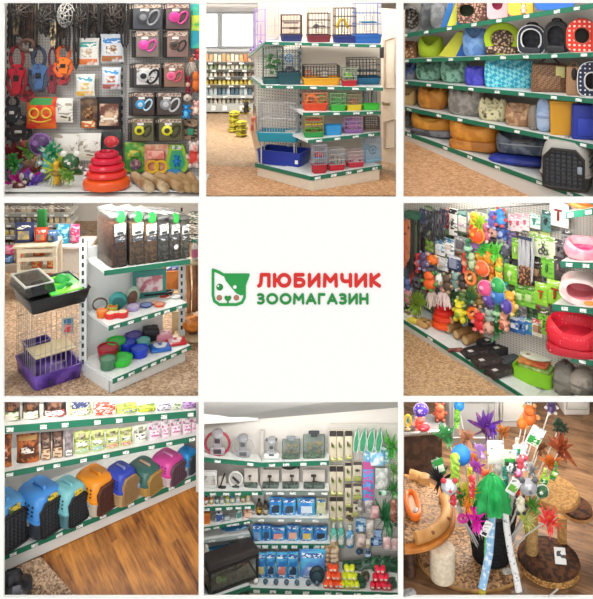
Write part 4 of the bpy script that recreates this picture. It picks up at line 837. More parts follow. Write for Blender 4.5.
cg(s2, 341, 357, 67, 'small cage with red tray and lime roof on the second shelf', mat('#c0202c'), '#9aa890', .32, (('lime_house', 'house', '#94cc3c', -.1, 0, .45, .5),), nx=6, k=.8)
cg(s2, 345, 381, 57, 'large black wire cage with petrol blue tray at the right end of the second shelf', mat('#1f6a90'), '#1c1c20', .26, (('bar_shelf', 'shelf', '#3a4a54', .2, 0, .5, .6),), nx=9, k=.6, s=.16)
cg(s3, 302, 328, 91, 'cage with an orange-red tray and tunnels on the third shelf', mat('#e0481c'), '#c87850', .4, (('orange_tunnel', 'slide', '#f07a20', -.3, -.2, .6, .5), ('green_wheel', 'wheel', '#58a83c', .5, -.3, .62, .3)), s=.05)
cg(s3, 329, 346, 92, 'cage with a bright green tray on the third shelf', mat('#3cb43c'), '#7aa870', .34, (('green_house', 'house', '#3c9c4c', 0, 0, .4, .45),), nx=6)
cg(s3, 345, 362, 93, 'small cage with yellow tray on the third shelf', mat('#e8cc2c'), '#9a9070', .36, (('red_house', 'house', '#c8503c', 0, 0, .4, .4),), nx=6)
stand(s3, 'plastic_tray', 'bright green plastic tray at the right end of the third shelf', 'tray', 361, 380, 103, tubbox_(mat('#44c83c')), .6, .03, .12)
for i in range(2): stand(s3, 'glass_jar', 'clear jar with silver lid behind the green tray, %s' % ('left one', 'right one')[i], 'jar', 362 + i * 8, 370 + i * 8, 88, lambda w, d, h: [('jar', M().lathe([(w * .4, 0), (w * .46, .02), (w * .46, h * .8), (w * .36, h * .86)], 14), mat('#b8c4c4', 'glass', th=.35)), ('lid', M().lathe([(w * .4, h * .85), (w * .4, h), (w * .3, h)], 14), mat('#c8ccd0', metal=.7, rough=.3))], 1, .24, .1)
cg(s4, 303, 324, 114, 'cage of stacked yellow, red and green trays on the fourth shelf', mat('#2c9c48'), '#9a8a50', .25, (('yellow_level', 'shelf', '#e8c428', 0, 0, .55, .9), ('red_level', 'shelf', '#c8302c', 0, 0, .75, .7), ('green_level', 'shelf', '#4ab83c', -.1, 0, .36, .8)), nx=6)
stand(s4, 'plastic_tray', 'sky blue plastic tub on the fourth shelf', 'tray', 323, 342, 124, tubbox_(mat('#2f98d4')), .6, .05, .2)
cg(s4, 342, 363, 115, 'cage with purple pink panels on the fourth shelf', mat('#9a6aa8'), '#b894b4', .2, (('pink_panel', 'house', '#c470b0', 0, .3, .25, .6), ('shelf_level', 'shelf', '#8a8ac8', 0, 0, .6, .8)), nx=7)
cg(s4, 363, 380, 116, 'grey wire cage at the right end of the fourth shelf', mat('#8a7468'), '#5c5450', .14, (('hideout', 'dome', '#a0785c', .2, 0, .16, .4),), nx=8)
cg(b5, 311, 327, 143, 'red and blue tiered hamster cage on the bottom shelf', mat('#b41c28'), '#a8a8b4', .3, (('blue_level', 'shelf', '#2f7cc0', 0, -.1, .5, .95), ('red_house', 'house', '#c8382c', 0, 0, .55, .5)), nx=6, yaw=.3)
cg(b5, 326, 345, 147, 'clear cage with a red tray on the bottom shelf', mat('#cc1f30'), '#c4c0c0', .26, (('wood_level', 'shelf', '#a8906c', 0, 0, .5, .7), ('green_toy', 'dome', '#4c8c50', .1, 0, .3, .35)), nx=7, yaw=.3)
cg(b5, 345, 364, 149, 'small cage with pink and red tray on the bottom shelf', mat('#d03448'), '#d0b8b8', .3, (('pink_wheel', 'wheel', '#e8a0b0', 0, -.3, .5, .45), ('white_hide', 'dome', '#ece0dc', .2, .1, .3, .3)), nx=6, yaw=.3)
cg(b5, 361, 382, 136, 'pale blue wire cage with a silver wheel at the right of the bottom shelf', mat('#9cc4dc'), '#a8c4d8', .14, (('silver_wheel', 'wheel', '#707880', 0, -.5, .5, .42), ('panel', 'house', '#b8d4e4', 0, .5, .14, .8)), nx=8, yaw=.3, s=.1)
# big trays at the chamfered end
stand(b6, 'tray_base', 'large deep blue cage base on the chamfered end of the island', 'tray', 256, 312, 142, lambda w, d, h: tubbox_(mat('#17349c', sc=3, rough=.3))(w, d, h * .75) + [('sticker', M().rbox((w * .42, -d * .5 - .012, h * .2), (w * .07, .01, h * .2), .004), '#f0f0ec'), ('latch', M().rbox((0, d * .44, h * .74), (w * .08, .03, .03), .006), '#e8e8e8')], .62, -.02, -.42)
zt_ = PT(0, 140, 8.75).z
c = PT(279, 140.5, 8.78); c.z = b6.A.z + .27
m = M(); m.tub(.46, .30, .10, r=.04); wm = M()
for i in range(15):
    x = -.205 + .41 * i / 14
    for y in (-.13, .13): wm.bar((x, y, .09), (x, y, .42), .0028)
    wm.bar((x, -.13, .42), (x, .13, .42), .0028)
for i in range(8):
    y = -.13 + .26 * i / 7
    for x in (-.205, .205): wm.bar((x, y, .09), (x, y, .42), .0028)
for z in (.1, .25, .42): wm.tube([(-.205, -.13, z), (.205, -.13, z), (.205, .13, z), (-.205, .13, z)], .004, 4, True)
g = M(); g.rbox((0, 0, .02), (.38, .22, .012), .02)
foot = M()
for x in (-.18, .18):
    for y in (-.1, .1): foot.bar((x, y, -.255), (x, y, .01), .008, 6)
mk('pet_cage', 'tall white wire cage with turquoise tray above the deep blue base', 'pet cage', c, -.12, [('tray', m, mat('#1f98b0', sc=4, rough=.3)), ('wire_cage', wm, '#c4c2c0'), ('floor_grid', g, mat('#8ac4d0', 'print', '#d8ecf0', 40)), ('legs', foot, '#c8c8c4')], CG)
# narrow side of the island seen past the chamfer
mk('plush_toy', 'dark plush toy with a yellow collar on top of the leaning board', 'toy', PT(246.5, 114.5, 9.2), -.2, pompom_(mat('#33302c', 'noise', '#5a5048', 14), '#c8b020', 'plush')(.10, .1, .17))
m = M(); p = [PT(246, 113, 9.2), PT(253, 113, 9.0), PT(261, 150, 8.9), PT(255.5, 152, 8.95)]; m.hexa(p, [q_ + V((0, .12, .0)) for q_ in p]); g = sum(p, V((0, 0, 0))) / 4; m.v = [v - g for v in m.v]
k = M(); k.rbox((0, 0, 0), (.06, .06, .18), .015)
mk('leaning_board', 'pale board leaning on the left side of the island with a red panel', 'board', g, 0, [('board', m, mat('#e2cdb4', 'noise', '#d0b090', 3)), ('red_panel', k, mat('#b84a2c', 'noise', '#e0a080', 20))])

area((-.85, 11.0, 5.45), (math.radians(40), 0, 0), 1.3, 1.0, 60)
area((.35, 9.9, 6.6), (math.radians(-10), 0, 0), 1.2, .5, 34)
# ------------------------------------------------------------------ top right: shelves of pet beds, houses and bags
YA, YB = 10.2, 8.25
def sh3(root, a, b, d, **k): return board(root, (400, a, YA + .03), (597, b, YB - .04), d, **k)
U3 = empty('shelving_unit', (2.0, 9.3, 4.0)); tag(U3, 'long white shelving with green price strips full of pet beds, houses and bags', 'shelf')
o = U3.location
c1 = sh3(U3, 34.2, 2.5, .42, strip=.055, tags=8); c2 = sh3(U3, 59, 52, .44, strip=.05, tags=8)
c3 = sh3(U3, 80, 99, .46, strip=.05, tags=8); c4 = sh3(U3, 105.5, 145, .46, strip=.05, tags=7); c5 = sh3(U3, 129, 201, .62, strip=.05, tags=6)
def panel(root, p, name, ma, k=.03, b=None):
    b = b or V((0, 1, 0)); m = M(); m.hexa([q_ - root.location for q_ in p], [q_ - root.location + b * k for q_ in p]); return mesh_obj(name, m, ma, root)
bb = c3.b * .64
def linept(px, py, bd, back=0):
    p = bd.at(px, back); return V((p.x, p.y, H - (py - Y0) / F * p.y))
a0, a1 = c5.A + c5.b * .63, c5.B + c5.b * .63
panel(U3, [V((a0.x, a0.y, 3.95)), V((a1.x, a1.y, 3.74)), V((a1.x, a1.y, 6.5)), V((a0.x, a0.y, 6.4))], 'back_panel', mat('#a8a29a', 'flat'), b=c5.b)
panel(U3, [linept(400, 137, c5), linept(538, 199.6, c5), linept(590, 199.4, c5), linept(590, 196.5, c5), linept(400, 131, c5)], 'kick_panel', mat('#dcdcd6', 'flat'), b=c5.b)
p0 = [linept(400, 137, c5), linept(539, 200, c5), PT(539, 200, 8.05), PT(400, 200.3, 8.05)]
m = M(); m.hexa([q_ - V((0, 0, .006)) for q_ in p0], p0); struct('floor', m, mat('#e2b48c', 'grain', '#b88458', 42, th=.3, rough=.5))
n3 = (p0[1] - p0[0]).cross(p0[3] - p0[0]).normalized()
def on3(px, py): return onplane(px, py, p0[0], n3)
q4 = [on3(*t_) for t_ in ((401, 146), (418, 146), (462, 165), (401, 193))]
m = M(); m.hexa([t_ + V((0, 0, .001)) for t_ in q4], [t_ + V((0, 0, .004)) for t_ in q4]); struct('floor_walkway', m, mat('#b08a66', 'grain', '#80583a', 42, th=.3))
m = M(); m.hexa([V((1.1, 11.2, 3.75)), V((4.2, 9.6, 3.75)), V((4.2, 9.7, 3.75)), V((1.1, 11.3, 3.75))], [V((1.1, 11.2, 6.5)), V((4.2, 9.6, 6.5)), V((4.2, 9.7, 6.5)), V((1.1, 11.3, 6.5))]); struct('wall_back', m, mat('#b8b2aa', 'flat'))
def s3_(bd, nm, lb, cat, x0, x1, y0, bld, k=.6, s=.03, yaw=-.45, g=None): stand(bd, nm, lb, cat, x0, x1, y0, bld, k, s, yaw, g)
leo = mat('#c8a888', 'spots', '#4a342c', 30, th=.42); leog = mat('#b0a494', 'spots', '#3c342e', 26, th=.4)
G = 'pet beds and houses on the top shelf'
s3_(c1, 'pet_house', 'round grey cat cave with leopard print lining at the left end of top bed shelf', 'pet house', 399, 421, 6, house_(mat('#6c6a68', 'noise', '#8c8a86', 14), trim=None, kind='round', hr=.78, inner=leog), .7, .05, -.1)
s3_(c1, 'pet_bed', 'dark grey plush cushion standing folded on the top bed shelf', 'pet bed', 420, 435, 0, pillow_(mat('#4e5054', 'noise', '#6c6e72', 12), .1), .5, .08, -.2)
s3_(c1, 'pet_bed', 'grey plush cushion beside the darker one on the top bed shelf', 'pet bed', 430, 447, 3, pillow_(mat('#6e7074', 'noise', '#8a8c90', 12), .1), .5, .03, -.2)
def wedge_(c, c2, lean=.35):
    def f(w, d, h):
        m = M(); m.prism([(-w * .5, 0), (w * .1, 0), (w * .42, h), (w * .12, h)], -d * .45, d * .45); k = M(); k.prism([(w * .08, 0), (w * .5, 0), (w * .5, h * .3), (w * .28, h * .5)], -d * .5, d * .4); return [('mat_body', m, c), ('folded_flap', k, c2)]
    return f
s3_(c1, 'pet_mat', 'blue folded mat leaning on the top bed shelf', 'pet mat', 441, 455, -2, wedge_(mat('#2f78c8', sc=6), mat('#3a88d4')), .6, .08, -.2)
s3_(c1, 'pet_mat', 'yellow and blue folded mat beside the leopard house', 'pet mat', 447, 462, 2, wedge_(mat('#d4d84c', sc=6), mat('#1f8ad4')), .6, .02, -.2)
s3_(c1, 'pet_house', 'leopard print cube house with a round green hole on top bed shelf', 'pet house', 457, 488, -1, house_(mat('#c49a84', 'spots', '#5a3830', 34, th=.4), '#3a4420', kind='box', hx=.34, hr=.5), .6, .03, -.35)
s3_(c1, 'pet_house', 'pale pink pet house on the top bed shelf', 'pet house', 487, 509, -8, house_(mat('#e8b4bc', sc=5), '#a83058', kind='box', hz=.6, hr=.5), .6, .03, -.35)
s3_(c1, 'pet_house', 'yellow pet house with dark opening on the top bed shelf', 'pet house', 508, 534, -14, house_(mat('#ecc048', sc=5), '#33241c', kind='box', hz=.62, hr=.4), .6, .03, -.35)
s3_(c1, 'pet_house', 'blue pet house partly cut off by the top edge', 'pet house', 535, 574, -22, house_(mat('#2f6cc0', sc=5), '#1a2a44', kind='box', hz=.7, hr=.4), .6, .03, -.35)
k = c1.at(523, -.03); m = M(); 
mk('plush_toy', 'tiny white plush figure perched on the front edge of the top bed shelf', 'toy', c1.at(523.5, .02), -.3, pompom_(mat('#d8d4cc'), '#c86a50', 'plush')(.07, .06, .12))
s3_(c2, 'pet_bed', 'beige leopard print bed at the left end of second bed shelf', 'pet bed', 398, 420, 41, bed_(mat('#d8b088', 'spots', '#8a5c3c', 26, th=.35), mat('#e0a868', sc=6), e=2.4), .8, .03)
s3_(c2, 'pet_bed', 'lime green and floral bed second on the second bed shelf', 'pet bed', 416, 446, 36, bed_(mat('#b4d028', sc=6), mat('#a89a84', 'spots', '#5a3c34', 28, th=.4), rw=.3, hump=.9), .8, .04)
s3_(c2, 'pet_mat', 'yellow and blue folded mat on the second bed shelf', 'pet mat', 438, 472, 31, wedge_(mat('#d0d040', sc=6), mat('#1c5cb8')), .8, .04, -.4)
s3_(c2, 'pet_bed', 'light blue bed with brown spotted cushion on second bed shelf', 'pet bed', 461, 489, 28, bed_(mat('#7aa4d8', 'noise', '#5a84c0', 10), leo, rw=.32, e=2.3, dip=.35), .7, .03)
s3_(c2, 'pet_bed', 'lime green ring bed with leopard cushion tipped to face the aisle', 'pet bed', 484, 521, 23, lambda w, d, h: (lambda m, k, b: (m.torus(w * .4, h * .42, w * .1, d * .16, -d * .16, e=2.1), k.at((0, d * .08, h * .5), rx=pi / 2), k.ball((0, 0, 0), w * .4, h * .4, d * .18, 16, 8), b.rbox((0, 0, 0), (w * .9, d * .7, h * .3), .05), [('rim', (lambda q_: (setattr(q_, 'v', [V((p.x, -p.z - d * .1, h * .5 + p.y)) for p in q_.v]), q_)[1])(m), mat('#b8d420', sc=6)), ('cushion', k, leo), ('base', b, leo)])[-1])(M(), M(), M()), .5, .03, -.25)
gm = '#8c929c'
def arch_bag(x0, x1, y0, lb, c, trim, pock, s=.03, k=.6): s3_(c2, 'pet_carrier_bag', lb, 'pet carrier bag', x0, x1, y0, lambda w, d, h: house_(mat(c, sc=7), '#15161a', trim, hz=.5, hr=.72, inner=mat('#22232a', 'noise', '#3a3a42', 18))(w, d, h) + [('front_pocket', M().rbox((0, -d * .5 - .012, h * .04), (w * .7, .03, h * .2), .01), mat(pock, sc=8)), ('carry_strap', M().tube([(-w * .2, 0, h * .99), (-w * .1, 0, h * 1.05), (w * .1, 0, h * 1.05), (w * .2, 0, h * .99)], .012, 6), c)], k, s)
arch_bag(518, 547, 24, 'black arched carrier bag with white piping on second bed shelf', '#1c2036', '#e4e4e6', '#2a2c34')
arch_bag(544, 570, 20, 'plain black arched carrier bag on the second bed shelf', '#1a1a1c', '#2c2c2e', '#26262a')
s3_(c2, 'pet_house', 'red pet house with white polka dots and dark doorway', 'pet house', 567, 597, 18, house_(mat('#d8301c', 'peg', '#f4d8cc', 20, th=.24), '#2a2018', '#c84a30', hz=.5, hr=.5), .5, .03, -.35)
s3_(c3, 'pet_bed', 'small grey and blue bundle at the left end of third bed shelf', 'pet bed', 400, 418, 61, bed_(mat('#2f4a84', 'noise', '#8a8a90', 10), mat('#6a6a74', 'spots', '#c8b8a0', 22), e=2.4), .8, .03)
mint = mat('#8cb8a4', 'noise', '#d8a8a8', 12, th=.6)
for x0, x1, y0, lb, cc in ((413, 446, 62, 'mint floral bed bunched up, left one of two on third bed shelf', '#a84a6a'), (438, 472, 59, 'mint floral bed bunched up, right one of two on third bed shelf', '#c06878')):
    s3_(c3, 'pet_bed', lb, 'pet bed', x0, x1, y0, bed_(mat('#86b8a2', 'noise', '#456c58', 16, th=.58), mat('#7aa890', 'noise', cc, 9, th=.55), rw=.4, lump=.18, e=2.2), .8, .03)
s3_(c3, 'pet_bed', 'violet blue plush bed in the middle of third bed shelf', 'pet bed', 463, 488, 66, bed_(mat('#3a3cb8', 'noise', '#5a58d0', 10), mat('#4a4ac4', 'noise', '#2a2a8c', 10), rw=.34, dip=.1), .7, .03)
cy = mat('#28a8c8', 'check', '#8adce4', 24)
s3_(c3, 'pet_bed', 'large turquoise checked bed with blue cushion on third bed shelf', 'pet bed', 484, 534, 60, bed_(cy, mat('#7ab8d8', 'noise', '#4a90c4', 9), rw=.34, dip=.3, e=3), .62, .03, -.3)
s3_(c3, 'carry_bag', 'brown patterned handbag carrier with cream hang tag', 'pet carrier bag', 531, 568, 56, tote_(mat('#5c3c28', 'check', '#8a6444', 60), mat('#3a2418'), '#d8d088', mat('#6a4630', 'check', '#9a7450', 60), hh=.34), .6, .03, -.3)
s3_(c3, 'carry_bag', 'slim tan carrier bag with a dark slit beside the brown handbag', 'pet carrier bag', 566, 582, 62, lambda w, d, h: tote_(mat('#a8805c', sc=9), '#8a6040', None, None, hh=.2)(w, d, h) + [('slit', M().ball((0, -d * .44, h * .66), w * .18, d * .1, h * .2), '#20140e')], .8, .03, -.3)
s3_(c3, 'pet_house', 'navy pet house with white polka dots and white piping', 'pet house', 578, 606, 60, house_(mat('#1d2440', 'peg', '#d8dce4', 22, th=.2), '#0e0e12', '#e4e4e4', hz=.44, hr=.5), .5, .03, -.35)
s3_(c4, 'pet_bed', 'beige box-shaped bed at the left end of fourth bed shelf', 'pet bed', 398, 418, 88, bed_(mat('#d8b478', sc=6), mat('#e0c490', sc=6), e=4), .8, .03)
s3_(c4, 'pet_bed', 'mustard and brown plush bed on the fourth bed shelf', 'pet bed', 415, 451, 86, bed_(mat('#cf8c34', 'noise', '#b87428', 9), mat('#d89a48', 'noise', '#8a5428', 9), rw=.36, dip=.15, lump=.12), .75, .0)
s3_(c4, 'pet_bed', 'grey scalloped plush bed on the fourth bed shelf', 'pet bed', 445, 488, 87, bed_(mat('#9a9690', 'noise', '#7c7872', 14), mat('#a8a29a', 'noise', '#868078', 9), rw=.4, lump=.16, e=2.2, dip=.1), .7, -.02)
s3_(c4, 'pet_bed', 'cream bed with black floral print on the fourth bed shelf', 'pet bed', 477, 509, 99, bed_(mat('#d8cfa4', 'noise', '#4c4838', 18, th=.6), mat('#e4dcb8', 'noise', '#5c5440', 16, th=.6), rw=.4, lump=.2), .6, .03)
s3_(c4, 'pet_bed', 'beige floral cushion beside the striped blanket', 'pet bed', 504, 534, 103, bed_(mat('#c4a078', 'noise', '#9c7050', 16), mat('#d8b48c', 'noise', '#a87858', 14), rw=.34), .6, .03)
s3_(c4, 'blanket', 'rolled striped blanket in pink, grey and green on the fourth bed shelf', 'blanket', 527, 541, 104, pillow_(mat('#a89088', 'stripe', '#5c6a58', 24), 0, 'roll'), .9, .03, .2)
s3_(c4, 'carry_bag', 'pale blue quilted bag on the fourth bed shelf', 'pet carrier bag', 536, 552, 97, pillow_(mat('#a8bcd8', 'noise', '#88a0c4', 8), .05, 'bag_body', '#8a9cc0'), .7, .04)
s3_(c4, 'storage_box', 'yellow plastic box with lid on the fourth bed shelf', 'box', 550, 579, 101, tubbox_(mat('#dc9c1c', sc=4, rough=.35), mat('#e6ac2c', sc=4, rough=.35), .02), .7, .04, -.3)
s3_(c4, 'carry_bag', 'royal blue fabric bag with dark straps at the right end of fourth bed shelf', 'pet carrier bag', 571, 600, 96, tote_(mat('#23349c', sc=6), '#141a3c', None, mat('#2c40b4', sc=6)), .5, .03, -.25)
s3_(c5, 'pet_bed', 'dark grey bed at the left end of the bottom bed shelf', 'pet bed', 396, 414, 107, bed_(mat('#55565a', 'noise', '#77787c', 9), mat('#6a6b70', sc=7), e=2.4), .9, .05)
def stackbed(lb, x0, x1, y0, c, cin, under=None, **k_):
    s3_(c5, 'pet_bed', lb, 'pet bed', x0, x1, y0, bed_(c, cin, base=under, **k_), .85, -.06)
stackbed('big round mustard bed on dark grey base at left of bottom bed shelf', 406, 461, 110, mat('#e0a040', 'noise', '#cc8c30', 7), mat('#e8b050', 'noise', '#d89838', 7), mat('#44454c', 'noise', '#7a7a80', 7), rw=.22, e=2.2, hump=1.35)
stackbed('orange-yellow plush bed with brown paw patch on the bottom bed shelf', 445, 504, 112, mat('#e09a3c', 'noise', '#cc8428', 7), mat('#e8b060', 'noise', '#c88838', 7), mat('#d08c3c', 'noise', '#a86a28', 7), rw=.26, e=2.6)
s3_(c5, 'pet_mat', 'royal blue flat mattress under the grey bed on the bottom bed shelf', 'pet mat', 486, 549, 152, pillow_(mat('#24389c', 'noise', '#1c2c80', 5)), .75, -.03, -.42)
stand(c5, 'pet_bed', 'grey and dark blue bed resting on the blue mattress', 'pet bed', 494, 554, 131, lambda w, d, h: [(n_, (lambda q_: (setattr(q_, 'v', [p + V((0, 0, h * .35)) for p in q_.v]), q_)[1])(mm), aa) for n_, mm, aa in bed_(mat('#3c4a5c', 'noise', '#6a7480', 8), mat('#8a8c90', 'noise', '#a8aaac', 8), rw=.24, e=3.4, trim='#c8ccd0')(w, d, h * .65)], .75, .06, -.4)
stand(c5, 'pet_carrier', 'big light grey pet crate with dark base and black grid door', 'pet carrier', 539, 596, 134, carrier_(mat('#b4b0a8', sc=5, rough=.4), mat('#4a443e', sc=5), '#26221f', None, True, '#a09c94', .3), 1.0, -.2, -.5)
# ------------------------------------------------------------------ middle left: food dispensers, bowls and cages in the shop
zf4 = SL2 + .03
m = M(); m.hexa([(X(2, 8.04), 8.04, zf4 - .01), (X(201, 8.04), 8.04, zf4 - .01), (X(201, 13.6), 13.6, zf4 - .01), (X(2, 13.6), 13.6, zf4 - .01)], [(X(2, 8.04), 8.04, zf4), (X(201, 8.04), 8.04, zf4), (X(201, 13.6), 13.6, zf4), (X(2, 13.6), 13.6, zf4)]); struct('floor', m, mat('#d0b294', 'grain', '#86684c', 48, th=.34, rough=.5))
back_wall(-6, 206, 13.6, 1, mat('#eceae4', 'flat'))
U4 = empty('gondola_shelving', (-1.75, 8.6, zf4)); tag(U4, 'white gondola shelving with slotted uprights holding food dispensers and pet bowls', 'shelf'); o = U4.location
t1 = board(U4, (104, 270.5, 8.15), (190, 259, 8.75), .46, strip=.05, tags=0, t=.03)
t2 = board(U4, (108.5, 326, 8.13), (187, 302.6, 8.75), .48, strip=.045, tags=6, t=.03)
t3 = board(U4, (112.5, 379, 8.05), (190.5, 345, 8.75), .58, strip=.045, tags=7, t=.03)
p = [PT(110, 397.5, 8.06), PT(185, 362.6, 8.73)]
for q_ in p: q_.z = zf4 + .001
f_, g_ = t3.A + t3.b * .03, t3.B + t3.b * .03; k = t3.b * .03
m = M(); u = lambda v: V((v.x, v.y, t3.A.z - .031)); m.hexa([p[0] - o, p[1] - o, p[1] - o + k, p[0] - o + k], [u(p[0]) - o, u(p[1]) - o, u(p[1]) - o + k, u(p[0]) - o + k]); mesh_obj('kick_panel', m, '#e4e4e0', U4)
e0, e1 = p[0], p[0] + t3.b * .55; hx = (t3.B - t3.A).normalized() * .02
m = M(); m.hexa([e0 - o, e0 + hx - o, e1 + hx - o, e1 - o], [u(e0) - o, u(e0) + hx - o, u(e1) + hx - o, u(e1) - o]); mesh_obj('side_panel', m, '#dfe0de', U4)
bk0, bk1 = t2.A + t2.b * .50, t2.B + t2.b * .50; zt4 = t1.A.z + .1
m = M(); m.hexa([V((bk0.x, bk0.y, zf4 + .15)) - o, V((bk1.x, bk1.y, zf4 + .15)) - o, V((bk1.x, bk1.y, zf4 + .15)) + k - o, V((bk0.x, bk0.y, zf4 + .15)) + k - o], [V((bk0.x, bk0.y, zt4)) - o, V((bk1.x, bk1.y, zt4)) - o, V((bk1.x, bk1.y, zt4)) + k - o, V((bk0.x, bk0.y, zt4)) + k - o]); mesh_obj('back_panel', m, mat('#dcdfdd', 'flat'), U4)
for px in (83.5, 182):
    c = t2.at(px, .46); m = M(); m.box((c.x - o.x, c.y - o.y, .05), (.075, .05, zt4 + .12 - zf4 - .05)); up = mesh_obj('upright', m, '#e0e3e2', U4); m = M()
    for i in range(17): m.box((c.x - o.x, c.y - o.y - .026, .12 + i * .085), (.022, .006, .045))
    mesh_obj('slots', m, '#2c302e', up)
# dispensers
kb = [mat('#8c4c22', 'grain', '#4a2410', 46, th=.32), mat('#a87c54', 'grain', '#5c3c22', 46, th=.32), mat('#b48450', 'grain', '#6c4424', 46, th=.32), mat('#84817c', 'grain', '#3c3834', 46, th=.32), mat('#8c7c78', 'grain', '#44342e', 46, th=.32), mat('#9a9084', 'grain', '#4c4234', 46, th=.32)]
def dispenser_(i, kib, scoop):
    def f(w, d, h):
        m = M(); m.rbox((0, 0, .008), (w * .9, d * .96, h * .82), .01, n=1); ps = [('dry_food', m, kib)]
        k = M(); k.rbox((0, 0, 0), (w, d, h * .94), .012, n=2); ps.append(('clear_bin', k, mat('#d8dcda', 'clear', th=.03)))
        k = M(); k.rbox((0, 0, h * .93), (w * 1.02, d * 1.02, h * .07), .012, n=2); ps.append(('lid', k, mat('#9a9c9a', 'clear', th=.5)))
        k = M(); k.rbox((w * .02, -d * .5 - .008, h * .60), (w * .72, .008, h * .22), .004); t = M(); t.rbox((w * .02, -d * .5 - .014, h * .62), (w * .4, .006, h * .05), .002); ps.append(('label_card', k, mat('#eef0ee', 'print', '#8a908e', 48, th=.72), [('price_mark', t, '#3a3c3c')]))
        k = M(); k.rbox((w * .02, -d * .5 - .006, h * .47), (w * .66, .008, h * .1), .003); ps.append(('dark_label', k, mat('#4a4c52', 'print', '#c8c8cc', 44, th=.8)))
        if scoop: k = M(); k.disc((w * .1, -d * .45, h * .93), w * .3, h * .12, .05); k.rbox((w * .1, -d * .4, h * .86), (w * .22, .03, h * .1), .01); ps.append(('green_scoop', k, mat('#2eb04a', sc=6, rough=.35)))
        if i == 4: k = M(); k.ball((w * .05, -d * .5 - .01, h * .3), w * .2, .012, h * .06); ps.append(('sticker', k, '#e4dce0'))
        return ps
    return f
for i, (x0, x1, y0, y1) in enumerate(((108, 129.5, 211, 263), (127, 146, 211, 262), (142, 158.5, 212, 261), (156, 170, 213, 260), (168, 181, 213, 258.5), (179, 190, 214, 257.5))):
    c = t1.at((x0 + x1) / 2 + 1, .015); yw = t1.yaw - .0; w_, _ = size(c, yw, (x1 - x0) * .86, .0); c2 = c + t1.b * .2
    hh = (H - (y0 + 3 - Y0) / F * c.y) - c.z
    mk('food_dispenser', 'clear dry food bin with white label, %s of the six' % nth(i, 6), 'food dispenser', c2, t1.yaw, dispenser_(i, kb[i], i in (0, 1, 2, 4))(min(w_, .175), .39, hh), 'clear dry food bins')
# bowls on the second shelf
def s4b(bd, nm, lb, cat, x0, x1, y0, bld, k=1, s=.03, yaw=.2, g=None): stand(bd, nm, lb, cat, x0, x1, y0, bld, k, s, yaw, g)
GB = 'pet bowls on the gondola'
for bd, x0, x1, y0, s, c, ci, lb in ((t2, 96, 108, 304.5, .16, '#ee7a24', '#f0a060', 'orange bowl at the left end of the second gondola shelf'), (t2, 107, 118, 304, .2, '#c8c848', '#e07840', 'yellow-green bowl beside the orange one'), (t2, 127, 140, 303.5, .10, '#b8a4d4', '#dcd0e8', 'lavender bowl on the second gondola shelf'), (t2, 139.5, 152.5, 302.5, .10, '#2c4690', '#8aa0d0', 'dark blue patterned bowl on the second gondola shelf'), (t2, 150, 158, 301, .14, '#d86a3c', '#e8d0c0', 'small coral bowl on the second gondola shelf'), (t2, 154, 165, 302, .03, '#e85a28', '#f0b090', 'orange-red shallow bowl near the right of second gondola shelf'), (t2, 158, 171, 296.5, .18, '#dedcd6', '#c84838', 'white dish with red inside on the second gondola shelf'), (t2, 170, 181, 294.5, .12, '#e4e2dc', '#cfd4d0', 'small plain white dish on the second gondola shelf'),
    (t3, 97, 119, 337, .24, '#a01828', '#c83040', 'dark red round bowl at the left of the lowest gondola shelf'), (t3, 106, 126, 330, .40, '#2fb43c', '#48cc54', 'green bowl at the back of the lowest gondola shelf'), (t3, 109, 133, 353, .04, '#2cc832', '#58e060', 'bright green bowl at the front corner of the lowest gondola shelf'), (t3, 118, 136, 338, .26, '#2038b8', '#3c58d8', 'blue bowl behind the front blue bowl'), (t3, 131, 148.5, 344.5, .07, '#1f3cc4', '#4468e0', 'royal blue bowl near the front of the lowest gondola shelf'), (t3, 125, 142, 327.5, .40, '#4c3c90', '#6c60b0', 'purple bowl at the back of the lowest gondola shelf'), (t3, 136, 150.5, 335, .22, '#5aa8a0', '#8cd0c8', 'teal bowl in the middle of the lowest gondola shelf')):
    s4b(bd, 'pet_bowl', lb, 'bowl', x0, x1, y0, bowl_(mat(c, sc=6, rough=.3), mat(ci, sc=6, rough=.3), flare=1.08), s=s, g=GB)
c = t3.at(107, .24)
s4b(t3, 'pet_bowl', 'low grey-green bowl in front of the dark red bowl', 'bowl', 99, 117, 354, bowl_(mat('#4c7a5c', sc=6), mat('#7aa888', sc=6)), s=.10, g=GB)
s4b(t2, 'double_bowl', 'red bone-shaped double bowl with cream insides', 'bowl', 104.5, 128.5, 310, bonebowl_(mat('#d8241f', sc=6, rough=.3), '#f0e4c0'), .5, .03, .25)
def bonetray_(c, c2):
    def f(w, d, h):
        m = M(); m.rbox((0, 0, 0), (w, d, h), .02, tx=.94, ty=.94); k = M(); k.disc((0, 0, 0), w * .001, w * .001, .001); k = M(); k.rbox((0, -d * .08, h * .98), (w * .5, d * .28, .006), .03)
        for x in (-w * .2, w * .2): k.lathe([(w * .13, h * .98), (w * .13, h + .007)], 12, c=(x, d * .16, 0))
        return [('tray', m, c), ('paw_mark', k, c2)]
    return f
for x0, x1, y0, s, c, c2, lb in ((149, 172, 343, .03, '#1f64c0', '#e8eef4', 'blue feeding tray with a white paw mark on the lowest shelf'), (164, 187, 338, .03, '#cc1f30', '#f0d8d8', 'red feeding tray with a white paw mark at the right end'), (155, 173, 330.5, .22, '#d88a98', '#f0c8d0', 'pink feeding tray behind the blue and red trays'), (142, 160, 325, .32, '#1f1e22', '#4a484c', 'black feeding tray at the back of the lowest shelf')):
    s4b(t3, 'feeding_tray', lb, 'feeding tray', x0, x1, y0, bonetray_(mat(c, sc=6, rough=.35), c2), .8, s, .3)
